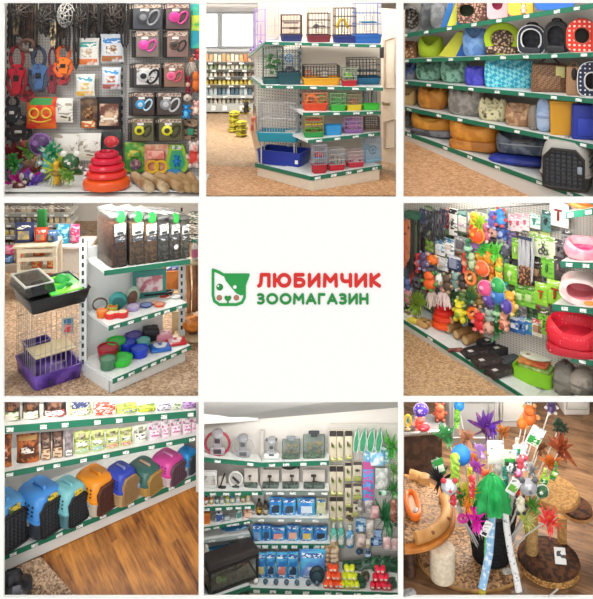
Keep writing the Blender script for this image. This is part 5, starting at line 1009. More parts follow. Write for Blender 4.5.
s4b(t2, 'flower_pot', 'teal pot tipped on its side at the back of second gondola shelf', 'pot', 109, 127, 290, lambda w, d, h: [('pot', M().ball((0, 0, h * .5), w * .5, d * .4, h * .5, 14, 8), mat('#3a9c98', sc=6)), ('mouth', M().disc((w * .02, -d * .36, h * .46), w * .34, h * .32, d * .12), '#1f6a68')], .7, .22)
s4b(t2, 'pet_cup', 'grey-green ceramic cup tilted to show its brown inside', 'cup', 125, 140, 284.5, lambda w, d, h: [('cup', M().at((0, 0, h * .5), ry=.35).ball((0, 0, 0), w * .48, d * .4, h * .5, 14, 8), mat('#9ab09c', sc=6)), ('mouth', M().at((0, -d * .3, h * .48), ry=.35).disc((0, 0, 0), w * .32, h * .36, d * .2), '#5c3c2c')], .7, .2)
s4b(t2, 'picture_box', 'teal framed picture box standing at the back of second gondola shelf', 'box', 133, 166, 270, box_(mat('#3c8c84', sc=6), mat('#d8c8c8', 'noise', '#b86a78', 12, th=.52)), .16, .36, .3)
s4b(t2, 'flat_tray', 'flat black tray lying behind the bowls on second gondola shelf', 'tray', 142, 174, 291, tubbox_(mat('#1f1e20')), .6, .26, .3)
s4b(t2, 'wire_basket', 'small dark wire stand at the far left of second gondola shelf', 'stand', 92, 108, 297, lambda w, d, h: [('wire_stand', M().ring((0, 0, h * .5), w * .45, h * .45, .006, 14, 4).ring((0, d * .3, h * .5), w * .45, h * .45, .006, 14, 4), '#5a4038'), ('bars', M().bar((-w * .4, 0, h * .3), (-w * .4, d * .3, h * .3)).bar((w * .4, 0, h * .3), (w * .4, d * .3, h * .3)), '#5a4038')], .6, .3)
# the stack of two cages in front on the left
yl = 8.46; cl = V((-2.62, yl, zf4)); YW4 = .65
def pcage():
    W, D, Hh = .52, .60, .77
    ps = cage_(mat('#4a2a86', 'noise', '#6a48a8', 6, rough=.35), '#b0a8a0', .20, (), nx=9, r=.0026)(W, D, Hh)
    k = M(); k.rbox((0.02, -.02, Hh * .34), (.44, .30, .014), .006); ps.append(('beige_shelf', k, mat('#d8c8a0', 'stripe', '#bca878', 30)))
    k = M(); k.tub(.26, .14, .11, r=.01, c=(-.06, .2, Hh * .24)); ps.append(('purple_feeder', k, mat('#3f2478')))
    k = M(); k.rbox((.16, -D * .5 - .012, .03), (.03, .02, .06), .006); k.rbox((-.1, -D * .5 - .012, .03), (.03, .02, .06), .006); ps.append(('clips', k, '#2a184c'))
    return ps
mk('pet_cage', 'silver wire cage with a deep purple tray on the shop floor, under the black terrarium', 'pet cage', cl + V((0, 0, .001)), YW4, pcage())
ct = V((-2.60, 8.47, zf4 + .775))
def terr():
    W, D, B = .64, .60, .15; m = M(); m.tub(W, D, B, r=.03, tx=1.12, t=.015, fl=.5); ps = [('black_base', m, mat('#17181a', sc=5, rough=.35))]
    k = M(); k.rbox((W * .16, -D * .02, B * .82), (W * .58, D * .82, .03), .03); ps.append(('green_deck', k, mat('#2cb84a', 'noise', '#7ad83c', 6, rough=.35)))
    k = M(); k.lathe([(.09, B * .72 + .03), (.085, B + .02), (.05, B + .06), (.01, B + .07)], 14, c=(.14, .06, 0)); k.tube([(.02, -.14, B), (.10, -.16, B + .05), (.18, -.1, B)], .022, 8); ps.append(('green_hideout', k, mat('#1fa03c', sc=6)))
    k = M(); z = B + .10; k.hexa([(-W * .53, -D * .3, B), (-W * .02, -D * .3, B), (-W * .02, D * .52, B), (-W * .53, D * .52, B)], [(-W * .5, -D * .26, z), (-W * .05, -D * .26, z), (-W * .05, D * .48, z), (-W * .5, D * .48, z)]); ps.append(('clear_cover', k, mat('#3c4042', 'clear', th=.22)))
    k = M(); k.tube([(-W * .5, -D * .26, z), (-W * .05, -D * .26, z), (-W * .05, D * .48, z), (-W * .5, D * .48, z)], .014, 6, True); ps.append(('cover_frame', k, '#c8c8c0'))
    k = M(); k.rbox((-W * .2, D * .05, B * .6), (.12, .1, .12), .01); ps.append(('water_dish', k, '#26262a'))
    return ps
mk('terrarium_cage', 'black low terrarium with green deck and clear cover on top of the purple cage', 'pet cage', ct, YW4, terr())
mk('water_bottle', 'red and blue packet hanging inside the purple cage wire', 'packet', PT(68, 334, 8.52), .3, card_('#b8c8c0', (('red_part', 'sq', mat('#c83a44', 'noise', '#e09090', 20), 0, .35, .7), ('blue_part', 'wide', '#3a7aa8', 0, .8, .7)), hole=False)(.12, .04, .17))
# background on the left: rack, shelves and pouches
B4 = empty('shelving_unit', (X(38, 12.6), 12.6, zf4)); tag(B4, 'far shelving along the back wall stacked with pale packets behind the terrarium', 'shelf')
wb = []
for py, c in ((213.5, '#c8c4bc'), (224, '#c8ccc8'), (236, '#cccac4'), (249, '#c8c8c4')):
    wb.append(board(B4, (2, py, 12.3), (71, py, 12.3), .4, t=.03, strip=.05, tags=5, sm='#9a9c98'))
m = M(); m.box((X(37, 12.74) - B4.location.x, .14, 0), (X(72, 12.74) - X(1, 12.74), .03, Z(203, 12.7) - zf4)); mesh_obj('back_panel', m, '#9c948c', B4)
pals = (('#5c5048', '#a89888', '#c8b8a0', '#7a6a60'), ('#8c8070', '#d8c090', '#b0a090', '#5a544c'), ('#d8c078', '#e8d8b0', '#d0a878', '#c8c0b8'), ('#c8b8b0', '#9a8c84', '#d8d0c8', '#b89890'))
for r_, bd in enumerate(wb):
    for i in range(12):
        x0 = 4 + i * 5.6; stand(bd, 'product_packet', 'small faraway packet on the %s shelf of the back wall unit behind the terrarium' % wordp[r_], 'packet', x0, x0 + 5, ROW(bd.A.z, 12.3) - R.uniform(6.5, 8.6), (lambda w, d, h, c=pals[r_][(i * 3 + R.randrange(3)) % 4]: [('packet', M().rbox((0, 0, 0), (w, d, h), .02, tx=.9, ty=.4), mat(c, 'print', '#e8e4dc', 24, th=.7))]), .5, .04, 0, 'far packets on the %s shelf' % wordp[r_])
RK = (X(40, 10.6), 10.6, zf4)
def rack():
    m = M(); w, d, zt_ = .46, .34, Z(243, 10.6) - zf4; ps = []
    for x in (-w / 2, w / 2):
        for y in (-d / 2, d / 2): l = M(); l.box((x, y, 0), (.045, .045, zt_)); ps.append(('post', l, '#e4dcc8'))
    for i, z in enumerate((.12, .32, .48, zt_ - .06)): l = M(); l.box((0, -d / 2 - .026, z), (w + .04, .012, .05)); l2 = M(); l2.box((0, 0, z - .02), (w - .05, d - .05, .012)); ps += [('rail', l, '#e8e0cc'), ('rack_shelf', l2, '#d8ccb4')]
    return ps
mk('wooden_rack', 'small cream wooden rack with slatted front behind the terrarium', 'rack', RK, .1, rack())
zt_ = Z(243, 10.6)
for i, (x0, x1, z_) in enumerate(((31, 44, .495), (45, 56, .335), (30, 41, .335), (44, 55, .135))):
    w_ = (x1 - x0) * 10.6 / F; mk('food_pouch', 'orange-red pouch inside the cream rack, %s' % ('upper left', 'middle right', 'middle left', 'lower right')[i], 'food pouch', (X((x0 + x1) / 2 + 1, 10.6), 10.62, zf4 + z_ - .02 + .008), .1, bag_(mat('#d8582c', 'print', '#e8b070', 20, th=.6))(w_ * .9, .1, .13))
RT = M()
m = M(); m.box((0, 0, 0), (.56, .4, .02)); mk('rack_board', 'pale board lying on the cream rack under the dark blue bag', 'board', (X(38, 10.6), 10.6, zt_ + .001), .1, [('rack_board', m, mat('#d8ccb8', 'wood', '#b8a88c', 9))])
for x0, x1, y0, c, c2, lb, dy in ((15, 34.5, 222, '#1d2c5c', '#c8b060', 'dark blue pet food bag with a cream picture standing on the rack', 0), (34, 48, 228, '#c8401f', '#e08048', 'red-orange food pouch standing on the rack', .02), (46, 57, 231, '#3c6a9a', '#2a3c5c', 'blue patterned pouch standing on the rack', .04)):
    w_ = (x1 - x0) * 10.6 / F; c_ = V((X((x0 + x1) / 2, 10.6), 10.6 + dy, zt_ + .022)); mk('food_bag', lb, 'pet food', c_, .1, bag_(mat(c, sc=8), (('picture', -.6, .6, .2, .62, mat('#8a8a84', 'noise', c2, 12)), ('header', -.7, .7, .7, .86, mat('#e4e0d4', 'print', c, 30, th=.5))))(w_, .16, Z(y0, 10.6) - zt_ - .02))
mk('green_scoop', 'green plastic scoop standing upright behind the dark blue bag', 'scoop', (X(42, 10.9), 10.9, zt_ - .1), 0, [('blade', M().rbox((0, 0, .2), (.13, .05, .26), .03), mat('#24843c', sc=6)), ('handle', M().rbox((0, 0, 0), (.04, .04, .22), .015), '#1f6c34')])
for x0, x1, y0, y1, c, c2, lb in ((56, 70, 224, 243, '#2f9ec4', '#a8dce8', 'bright cyan packet on the far counter'), (70, 80, 224, 241, '#d8447c', '#f0b0c8', 'pink packet on the far counter'), (4, 14, 245, 254, '#a8386c', '#d890a8', 'magenta packet at the far left edge'), (3, 14, 254, 262, '#3c6cb0', '#8aa8d0', 'blue packet at the far left edge below the magenta one'), (16, 26, 247, 263, '#d8702c', '#f0b070', 'orange packet left of the cream rack')):
    y = 11.4; zb_ = Z(y1, y); w_ = (x1 - x0) * y / F
    mk('product_packet', lb, 'packet', (X((x0 + x1) / 2, y), y, zb_), 0, bag_(mat(c, 'print', c2, 16, th=.6), (('label', -.6, .6, .3, .7, mat(c2, 'print', c, 26, th=.5)),))(w_, .14, Z(y0, y) - zb_))
CT4 = empty('counter', (X(60, 11.4), 11.45, zf4)); tag(CT4, 'low white display counter carrying the cyan and pink packets', 'counter')
zc = Z(242.4, 11.4); m = M(); m.box((0, 0, 0), (.62, .4, zc - zf4 - .03)); mesh_obj('counter_body', m, '#d8d6d0', CT4); m = M(); m.box((.0, 0, zc - zf4 - .03), (.7, .46, .028)); mesh_obj('counter_top', m, '#e8e6e0', CT4)
CT4.location.x = X(68, 11.4)
LC = empty('counter', (X(9, 11.4), 11.45, zf4)); tag(LC, 'grey crate stand under the magenta and blue packets at the left edge', 'stand')
m = M(); m.box((0.05, 0, 0), (.42, .34, Z(262, 11.4) - zf4 - .004)); mesh_obj('stand_body', m, '#b8a898', LC); LC.location.x = X(12, 11.4)
# right: cat trees and carton seen past the gondola
mk('cardboard_carton', 'orange-brown open carton behind the gondola', 'box', (X(174, 10.6), 10.6, Z(286, 10.6)), .15, [('carton', M().tub(.28, .22, .24, r=.005, tx=1.02), mat('#c07a3a', 'noise', '#a8642c', 5)), ('packets', M().rbox((0, 0, .08), (.2, .14, .2), .02), mat('#4c5c98', 'print', '#d8d8e4', 16, th=.6))])
m = M(); m.box((0, 0, 0), (.5, .42, Z(286, 10.6) - zf4 - .002)); o_ = mesh_obj('display_plinth', m, mat('#dcc8a8', 'noise', '#c8ae88', 3)); o_.location = (X(174, 10.6), 10.6, zf4); tag(o_, 'pale wooden plinth under the orange-brown carton', 'plinth')
y = 9.35; TR = empty('cat_tree', (X(182, y), y, zf4)); tag(TR, 'beige cat tree with a hole, brown post and orange seat behind the gondola', 'cat tree')
def tp(nm, m, c): return mesh_obj(nm, m, c, TR)
x_ = lambda px: X(px, y) - X(182, y)
zz = lambda py: Z(py, y) - zf4
tp('hideout', M().rbox((x_(181), .12, zz(352)), (.24, .16, zz(313) - zz(352)), .02), mat('#dcc49c', 'noise', '#c8ac80', 6))
tp('entrance', M().disc((x_(185), .035, zz(331)), .03, .036, .02), '#4a2c1c')
tp('base_plate', M().rbox((x_(189), -.05, .001), (.34, .36, .05), .05), mat('#e0cca8', 'noise', '#c8b088', 6))
tp('post', M().lathe([(.05, .05), (.05, zz(324))], 14, c=(x_(193.5), -.06, 0)), mat('#6a4028', 'noise', '#4c2c1a', 30))
tp('orange_seat', M().lathe([(.1, zz(326)), (.135, zz(323)), (.135, zz(318)), (.1, zz(316.5))], 20, c=(x_(194), -.06, 0)), mat('#d8842c', 'noise', '#b8681c', 14))
for i, (pa, pb) in enumerate(((189, 187), (194, 193.5), (197.5, 196.5))): tp('branch', M().tube([(x_(pa), -.02 + .03 * i, zz(312)), ((x_(pa) + x_(pb)) / 2 + .01, .0 + .03 * i, zz(285)), (x_(pb), .02 + .03 * i, zz(262 - 6 * (i == 1)))], .028, 8), mat('#b8845c', 'wood', '#7c5034', 9))
tp('upper_platform', M().rbox((x_(192), .02, zz(263)), (.2, .22, .03), .05), mat('#d8c098', sc=6))
c = PT(195, 255, 9.3); mk('spray_bottle', 'white bottle with a green top on the cat tree platform', 'bottle', V((X(194.5, y), y + .02, Z(263, y) + .0305)), 0, bottle_('#e8e4e0', '#1f9c84', '#d878a0')(.075, .075, .24))
y = 12.6; m = M(); qbox(m, -.1, .1, 0, .3, 0, 1)
for j, (x0, x1) in enumerate(((188, 199),)):
    for r_, py in enumerate((222, 233, 244, 255)):
        mk('product_packet', 'small dark packet stacked at the far right behind the dispensers, %s row' % ('top', 'second', 'third', 'lowest')[r_], 'packet', (X(193.5, y), y, Z(py, y)), 0, [('packet', M().rbox((0, 0, 0), (.17, .14, .155), .01), mat(('#6a7a6c', '#8a8478', '#4c5a50', '#7c6c60')[r_], 'print', '#e0ded4', 26, th=.6))])
m = M(); m.box((0, 0, 0), (.2, .2, Z(255, y) - zf4 - .002)); o_ = mesh_obj('display_column', m, '#c8c4bc'); o_.location = (X(193.5, y), y, zf4); tag(o_, 'pale column carrying dark packets at the far right behind the dispensers', 'column')
# ------------------------------------------------------------------ bottom left: pet carriers and food bags on long shelves over a wooden floor
back_wall(-6, 206, 10.3, 2, mat('#cfcdc8', 'flat'), 11.2)
fl = M(); fl.add([PT(-8, 572, 8.39) , PT(-8, 640, 7.9), PT(200.3, 640, 7.9), PT(200.3, 482, 9.34)], [(0, 1, 2, 3)]); fl.v += [p - V((0, 0, .25)) for p in fl.v]; fl.f += [(7, 6, 5, 4)]
struct('floor', fl, mat('#cc8638', 'plank', '#5a280a', th=.9, rough=.35))
root = empty('shelving_unit', PT(20, 560, 8.4)); tag(root, 'white shelving with green price strips holding pet carriers under two rows of food bags', 'shelf')
def A7(y): return (y, 8.37)
b1 = board(root, (0, 426.2, 8.36), (200.4, 410, 9.31), .40, strip=.07, tags=8)
b2 = board(root, (0, 473, 8.36), (200.4, 434.7, 9.31), .42, strip=.055, tags=9)
b3 = board(root, (0, 556.2, 8.36), (200.4, 472.9, 9.31), .95, strip=.05, tags=9)
o = root.location
def wpart(root, name, lo, hi, ma, mult=1):
    m = M(); m.hexa([p - root.location for p in lo], [p - root.location for p in hi]); return mesh_obj(name, m, ma, root)
def upright_panel(root, bd0, bd1, inset, ma, name='back_panel', t=.02, up=.5):
    """panel behind the shelves from the lowest board to above the topmost one"""
    a, b = bd0.A + bd0.b * inset, bd0.B + bd0.b * inset; k = bd0.b * t; za, zb = bd1.A.z + up, bd1.B.z + up
    return wpart(root, name, [a, b, b + k, a + k], [V((a.x, a.y, za)), V((b.x, b.y, zb)), V((b.x, b.y, zb)) + k, V((a.x, a.y, za)) + k], ma)
upright_panel(root, b3, b1, .95, mat('#d9d8d4', 'flat'), up=.3)
a, b = b3.A - b3.b * .004, b3.B - b3.b * .004; dn = V((0, 0, -.42)); k = b3.b * .03; dz = V((0, 0, -.03))
a2, b2_ = PT(0, 573.2, 8.36), PT(200.4, 483.9, 9.31)
wpart(root, 'kick_panel', [a2, b2_, b2_ + k, a2 + k], [a + dz, b + dz, b + dz + k, a + dz + k], mat('#dcdad5', 'flat'))
pm = mat('#f2efe8', 'print', '#6a6258', 34, th=.72)
dk, crm = mat('#231a18', 'noise', '#6b4a3a', 14), mat('#ece5d6', 'print', '#7a9a48', 30, th=.75)
G1, G2 = 'food packets on the top shelf above the carriers', 'food bags on the middle shelf above the carriers'
def dark_bag(bd, x0, x1, y0, lab, top='#8a5a3c', low=crm, g=None): stand(bd, 'food_bag', lab, 'pet food', x0, x1, y0, bag_(dk, (('picture', -.6, .6, .48, .8, mat(top, 'noise', '#3a1c12', 20)), ('label', -.85, .85, .04, .42, low))), .45, .05, bd.yaw * .4, g)
for x0, x1, lb, lw in ((4, 20.5, 'dark food bag with pale green base, leftmost on top shelf above carriers', crm), (22, 40, 'dark food bag with pale green base, second from left on top shelf above carriers', crm), (43, 67, 'wide black food bag with red and white base on top carrier shelf', mat('#efe6e2', 'print', '#c24848', 30, th=.6))):
    dark_bag(b1, x0, x1, 396, lb, low=lw, g=G1)
stand(b1, 'food_bag', 'pale yellow food bag with dark blue top label on upper carrier shelf', 'pet food', 69, 92, 396, bag_(mat('#d8d6a4', 'print', '#8a9a60', 30, th=.7), (('label', -.8, .8, .5, .9, mat('#34406e', 'print', '#c8cce0', 40, th=.8)), ('lower_label', -.7, .7, .08, .4, pm))), .4, .05, .3, G1)
stand(b1, 'food_box', 'red and white food packet on upper shelf left of yellow-green boxes', 'pet food', 93, 115, 401, box_(mat('#e6dccf', 'print', '#c9503c', 30, th=.55), mat('#d4553f', 'print', '#f2d8d0', 40, th=.6)), .5, .04, .35, G1)
stand(b1, 'food_box', 'larger yellow-green food box in the middle of upper shelf', 'pet food', 116, 137, 403, box_(mat('#c6cf4e', 'print', '#7e9a2a', 24, th=.7), mat('#dfe07a', 'print', '#4a7ab0', 40, th=.7)), .5, .04, .35, G1)
stand(b1, 'food_box', 'smaller yellow-green food box right of the larger one on upper shelf', 'pet food', 138, 155.5, 404.5, box_(mat('#b9c842', 'print', '#6d8f28', 24, th=.7), mat('#e6dc52', 'print', '#7a8a30', 40, th=.7)), .5, .04, .35, G1)
for i, (x0, x1, y0, c1, c2, lb) in enumerate(((157, 171, 404.5, '#d9d4dc', '#5c4a80', 'white and violet flat packet, third from right end of upper shelf'), (171.5, 182, 404, '#d6dcc8', '#6a8a5c', 'white and grey-green flat packet near right end of upper shelf'), (182.5, 199, 400.5, '#b894c8', '#6a3a8c', 'purple food packet at the far right of the upper shelf'))):
    stand(b1, 'food_box', lb, 'pet food', x0, x1, y0, box_(mat(c1, 'print', c2, 30, th=.6), mat(c1, 'print', '#3a3048', 46, th=.6)), .45, .04, .35, G1)
brn = mat('#5a2e18', 'noise', '#c06a30', 16, th=.52)
stand(b2, 'food_bag', 'brown food bag cut off at left end of middle shelf', 'pet food', -7, 12, 433, bag_(brn, (('label', -.6, .6, .3, .6, mat('#7a1e16', 'print', '#d8b8a0', 30)),)), .4, .05, .2, G2)
stand(b2, 'food_bag', 'large brown clear-front kibble bag with white lettering on middle shelf', 'pet food', 16.5, 39.5, 431.5, bag_(brn, (('label', -.55, .6, .38, .6, mat('#4a2a1c', 'print', '#f0e8dc', 26, th=.45)), ('top_seal', -.8, .8, .8, .95, mat('#b98a50')))), .45, .04, .2, G2)
for i, (x0, x1, y0, lb) in enumerate(((40.5, 51.5, 432, 'first of two dark coffee-brown bags with cream base, nearer the kibble bag'), (52, 63.5, 431, 'second of two dark coffee-brown bags with cream base, beside the slim grey bag'))):
    dark_bag(b2, x0, x1, y0, lb, '#a08878', mat('#d8bfa0', 'print', '#8a5a3a', 30, th=.6), G2)
stand(b2, 'food_bag', 'slim mauve-grey food bag with white label low on middle shelf', 'pet food', 64.5, 73, 430.5, bag_(mat('#6f6668', 'noise', '#9a9092', 20), (('label', -.7, .7, .08, .3, pm),)), .5, .04, .3, G2)
for i, (x0, x1, y0, lb) in enumerate(((73.5, 90, 429, 'leftmost'), (90.5, 104.5, 428.5, 'second from left'), (105.5, 119, 427.5, 'third from left'), (119.5, 132.5, 426.5, 'rightmost'))):
    stand(b2, 'food_bag', 'yellow-green cat food bag, %s of the four on middle shelf' % lb, 'pet food', x0, x1, y0, bag_(mat('#c9cf86', 'print', '#8a9440', 20, th=.7), (('picture', -.4, .45, .66, .9, mat('#4a4a38', 'noise', '#b8b090', 24)), ('label', -.7, .7, .36, .58, mat('#eef0e0', 'print', '#5a7a60', 44, th=.7)), ('stripe', -.8, .8, .08, .26, mat(('#a8c8a0', '#9cc0b8', '#d8927a', '#d88a80')[i], 'print', '#f0eee0', 40, th=.7)))), .45, .04, .3, G2)
stand(b2, 'food_bag', 'pale white-green bag between yellow-green and pink bags', 'pet food', 133.5, 147, 425, bag_(mat('#dfe2d2', 'print', '#8a8a78', 24, th=.75), (('picture', -.3, .4, .6, .92, mat('#5a5a4c', 'noise', '#a8a890', 24)), ('label', -.7, .7, .2, .5, pm))), .4, .05, .3, G2)
for i, (x0, x1, y0) in enumerate(((148.5, 161, 420), (161.5, 170, 418), (170.5, 182, 416.5), (182.5, 192, 416), (190.5, 201, 415))):
    stand(b2, 'food_bag', 'white-pink cat food bag, %s of five at far end' % nth(i, 5), 'pet food', x0, x1, y0, bag_(mat('#ead6de', 'print', '#b85a8a', 22, th=.68), (('picture', -.5, .5, .6, .9, mat('#8a8088', 'noise', '#dcd4d8', 24)), ('label', -.7, .7, .2, .5, mat('#c878a0', 'print', '#f6e8f0', 40, th=.5)))), .45, .05, .3, G2)
CR = 'plastic pet carriers lined up on the bottom shelf'
yel = mat('#d8b83a', 'print', '#3a5a2a', 40, th=.6)
def car(x0, x1, y0, lab, top, base, door='#121317', st=None, s=.02, k=1.15, hnd=None, yaw=None, slots=True): stand(b3, 'pet_carrier', lab, 'pet carrier', x0, x1, y0, carrier_(mat(top, sc=6, rough=.35), mat(base, sc=6, rough=.4), door, st, slots, hnd), k, s - .11, b3.yaw + .5, CR)
car(-24, 31, 487, 'sky blue carrier with black door, cut off at the left end of bottom shelf', '#5aa7e6', '#2a2f3c', st=yel, k=.95)
car(13, 67, 475, 'bigger bright blue carrier with dark base and yellow sticker, second on bottom shelf', '#4b97e4', '#39404c', st=yel, k=1.1)
car(46.5, 89.5, 474.5, 'light teal carrier with black door, third on bottom shelf', '#7fc4cc', '#5d8f98', st=yel, k=1.1)
car(72, 119, 463, 'orange carrier with brown door and cream base on bottom shelf', '#ee9420', '#d9cdb8', '#5a2f22', k=1.15)
car(103, 139, 460, 'navy blue carrier with beige door and base, next to orange one', '#3247b4', '#c9a878', '#a88458', k=1.1, hnd='#8a90c0')
car(124, 166, 455.5, 'dark green carrier with yellow-brown base on bottom shelf', '#3d6a62', '#caa054', '#b08a4a', k=1.15, hnd='#c8a890')
car(149, 187, 447.5, 'magenta pink carrier with pale base near the far end', '#d4489c', '#e2cfd4', '#6a4a58', k=1.1, hnd='#e090c0')
car(175, 200, 444.5, 'deep turquoise blue carrier at the far right end of bottom shelf', '#1f86c8', '#8a98a0', '#4a5058', k=1.0, s=.1)
# speckled mat and the black bag by the lower left corner
c4 = [PT(9, 570, 8.36), PT(40.5, 556.6, 8.5), PT(79, 600, 8.1), PT(33, 604, 8.0)]
pl0 = [V(p) for p in (PT(-8, 572, 8.39), PT(-8, 640, 7.9), PT(200.3, 640, 7.9))]; nrm = (pl0[1] - pl0[0]).cross(pl0[2] - pl0[0]).normalized()
c4 = [onplane(*q_, pl0[0], nrm) for q_ in ((6, 572.5), (40.5, 557.5), (79, 601), (28, 606))]
m = M(); g = sum(c4, V((0, 0, 0))) / 4; m.hexa([p - g for p in c4], [p - g + V((0, 0, .012)) for p in c4][:])
o = mesh_obj('floor_mat', m, mat('#caa888', 'grain', '#5f4430', 60, th=.35)); o.location = g; tag(o, 'beige speckled floor mat strip beside the kick panel on wooden floor', 'mat')
c = onplane(12, 596, pl0[0], nrm); m = M(); m.rbox((0, 0, 0), (.40, .34, .26), .12, tx=.55, ty=.5, n=4, er=.1); k = M(); k.tube([(-.1, -.1, .25), (-.08, -.12, .33), (.08, -.1, .33), (.1, -.05, .24)], .012, 6)
k2 = M(); k2.rbox((0.05, -.15, .1), (.08, .03, .1), .01)
mk('black_bag', 'shiny black bag lying in the lower left corner on the speckled mat', 'bag', c, .3, [('bag_body', m, mat('#15151a', 'noise', '#2c2c34', 9, rough=.3)), ('handle', k, '#101014'), ('buckle', k2, '#6a6a72')])
# ------------------------------------------------------------------ middle right: toy wall over a long low deck, beds on the right
YA6, YB6 = 9.8, 8.15
def y6(px):
    A, B = PT(403, 0, YA6), PT(593, 0, YB6); k_ = (px - X0) / F; t = (k_ * A.y - A.x) / ((B.x - A.x) - k_ * (B.y - A.y)); return A.y + (B.y - A.y) * t
U6 = empty('toy_wall_shelving', (1.9, 9.3, 1.8)); tag(U6, 'long perforated toy wall with white deck, hooks and short bed shelves at its right end', 'shelf'); o = U6.location
d6 = board(U6, (400, 317, y6(400)), (530, 399.2, y6(530)), .5, strip=.04, tags=2, t=.025)
d6b = board(U6, (530, 399.2, y6(530)), (598, 399.2, YB6 - .02), .5, strip=0, t=.02)
panel(U6, [PT(400, 326, y6(400)), PT(517, 399.4, y6(517)), PT(530, 399.4, y6(530)), PT(400, 320, y6(400))], 'kick_panel', mat('#dcdcd4', 'flat'), b=d6.b)
p0 = [PT(400, 326, y6(400)), PT(518, 399.6, y6(518)), PT(518, 399.6, 8.05), PT(400, 399.6, 8.05)]
m = M(); m.hexa([q_ - V((0, 0, .006)) for q_ in p0], p0); struct('floor', m, mat('#cfae86', 'grain', '#8c6844', 60, th=.36, rough=.5))
w0, w1 = PT(400, 0, y6(400)) + d6.b * .47, PT(600, 0, y6(600)) + d6.b * .47; w0 -= (w1 - w0) * .25
B6 = Board(V((w0.x, w0.y, 0)), V((w1.x, w1.y, 0)), 0); P6 = Plane((400, 9), (500, 9)); P6.bd = B6; P6.yaw = B6.yaw
m = M(); k = d6.b * .03; zt6 = 3.86
zl = lambda v: max(6.29 - 426.5 * (v.y + .04) / F, 1.60)
def lowwall(a, b, ta, tb): mm = M(); mm.hexa([V((a.x, a.y, zl(a))), V((b.x, b.y, zl(b))), V((b.x, b.y, zl(b))) + k, V((a.x, a.y, zl(a))) + k], [V((a.x, a.y, ta)), V((b.x, b.y, tb)), V((b.x, b.y, tb)) + k, V((a.x, a.y, ta)) + k]); return mm
m = lowwall(w0, w1, 3.2, 3.86); m.v = [v - o for v in m.v]
mesh_obj('perforated_panel', m, mat('#bcb8b0', 'peg', '#66625a', 38, th=.2), U6)
m = M(); v0, v1 = w0 + d6.b * .5, w1 + d6.b * .5; v0 = v0 - (w1 - w0) * .4; m = lowwall(v0, v1, 3.6, 3.9); struct('wall_back', m, mat('#e2e0d8', 'flat'))
# hook rails across the wall
for i, (xa, ya, xb, yb_) in enumerate(((405, 214, 560, 203), (428, 236, 560, 229), (432, 254, 562, 255), (430, 271, 560, 280), (430, 290, 560, 304))):
    m = M(); m.bar(P6.at(xa, ya, .05) - o, P6.at(xb, yb_, .05) - o, .009, 6); mesh_obj('hook_rail', m, mat('#8c8c88', metal=.6, rough=.4), U6)
def h6(nm, lb, cat, x0, y0, x1, y1, bld, d=.05, off=.16, g=None, yaw=None): hang(P6, nm, lb, cat, x0, y0, x1, y1, bld, d, off, g, yaw)
GL6 = 'leads hanging at the left end of the toy wall'
for i, (x0, y0, x1, y1, c, lb) in enumerate(((402, 219, 406, 268, '#c86a44', 'long salmon lead at the far left of the toy wall'), (406, 219, 409, 262, '#b87c58', 'long tan lead, second from the left of the toy wall'), (409, 218, 413, 274, '#2f2e2c', 'long black lead near the left of the toy wall'), (413, 218, 416, 258, '#4c5c44', 'long olive lead near the left of the toy wall'), (415, 216, 420, 280, '#35302c', 'long dark brown lead near the left of the toy wall'), (411, 262, 417, 285, '#c83c3c', 'red lead hanging low at the left of the toy wall'), (403, 265, 408, 290, '#6a7484', 'grey-blue lead low at the far left of the toy wall'), (419, 232, 424, 262, '#241f1e', 'black lead beside the collars'))):
    h6('dog_lead', lb, 'dog lead', x0, y0, x1, y1, strap_(mat(c, 'noise', '#2a201c', 20, th=.62), 2, wd=.03), .05, .3 - .02 * i, GL6)
h6('header_box', 'small dark green box over the leads at the top left of the toy wall', 'box', 407, 212, 420, 218, box_(mat('#2c5c48', sc=6)), .12, .26)
GC6 = 'dark collars and muzzles in the top row of the toy wall'
for i, (x0, y0, x1, y1, c) in enumerate(((420, 209, 427, 224, '#2a3050'), (427, 211, 434, 232, '#20202c'), (433, 210, 440, 235, '#34343c'), (440, 209, 447, 226, '#2c2438'), (421, 222, 428, 238, '#1c1c20'), (428, 228, 436, 242, '#26242a'), (437, 225, 446, 241, '#1e1c1e'))):
    h6('collar_set', 'dark dog collar at the upper left of the toy wall, %s' % nth(i, 7), 'collar', x0, y0, x1, y1, strap_(mat(c, 'noise', '#8a8a94', 16, th=.62), 2, wd=.026), .06, .24, GC6)
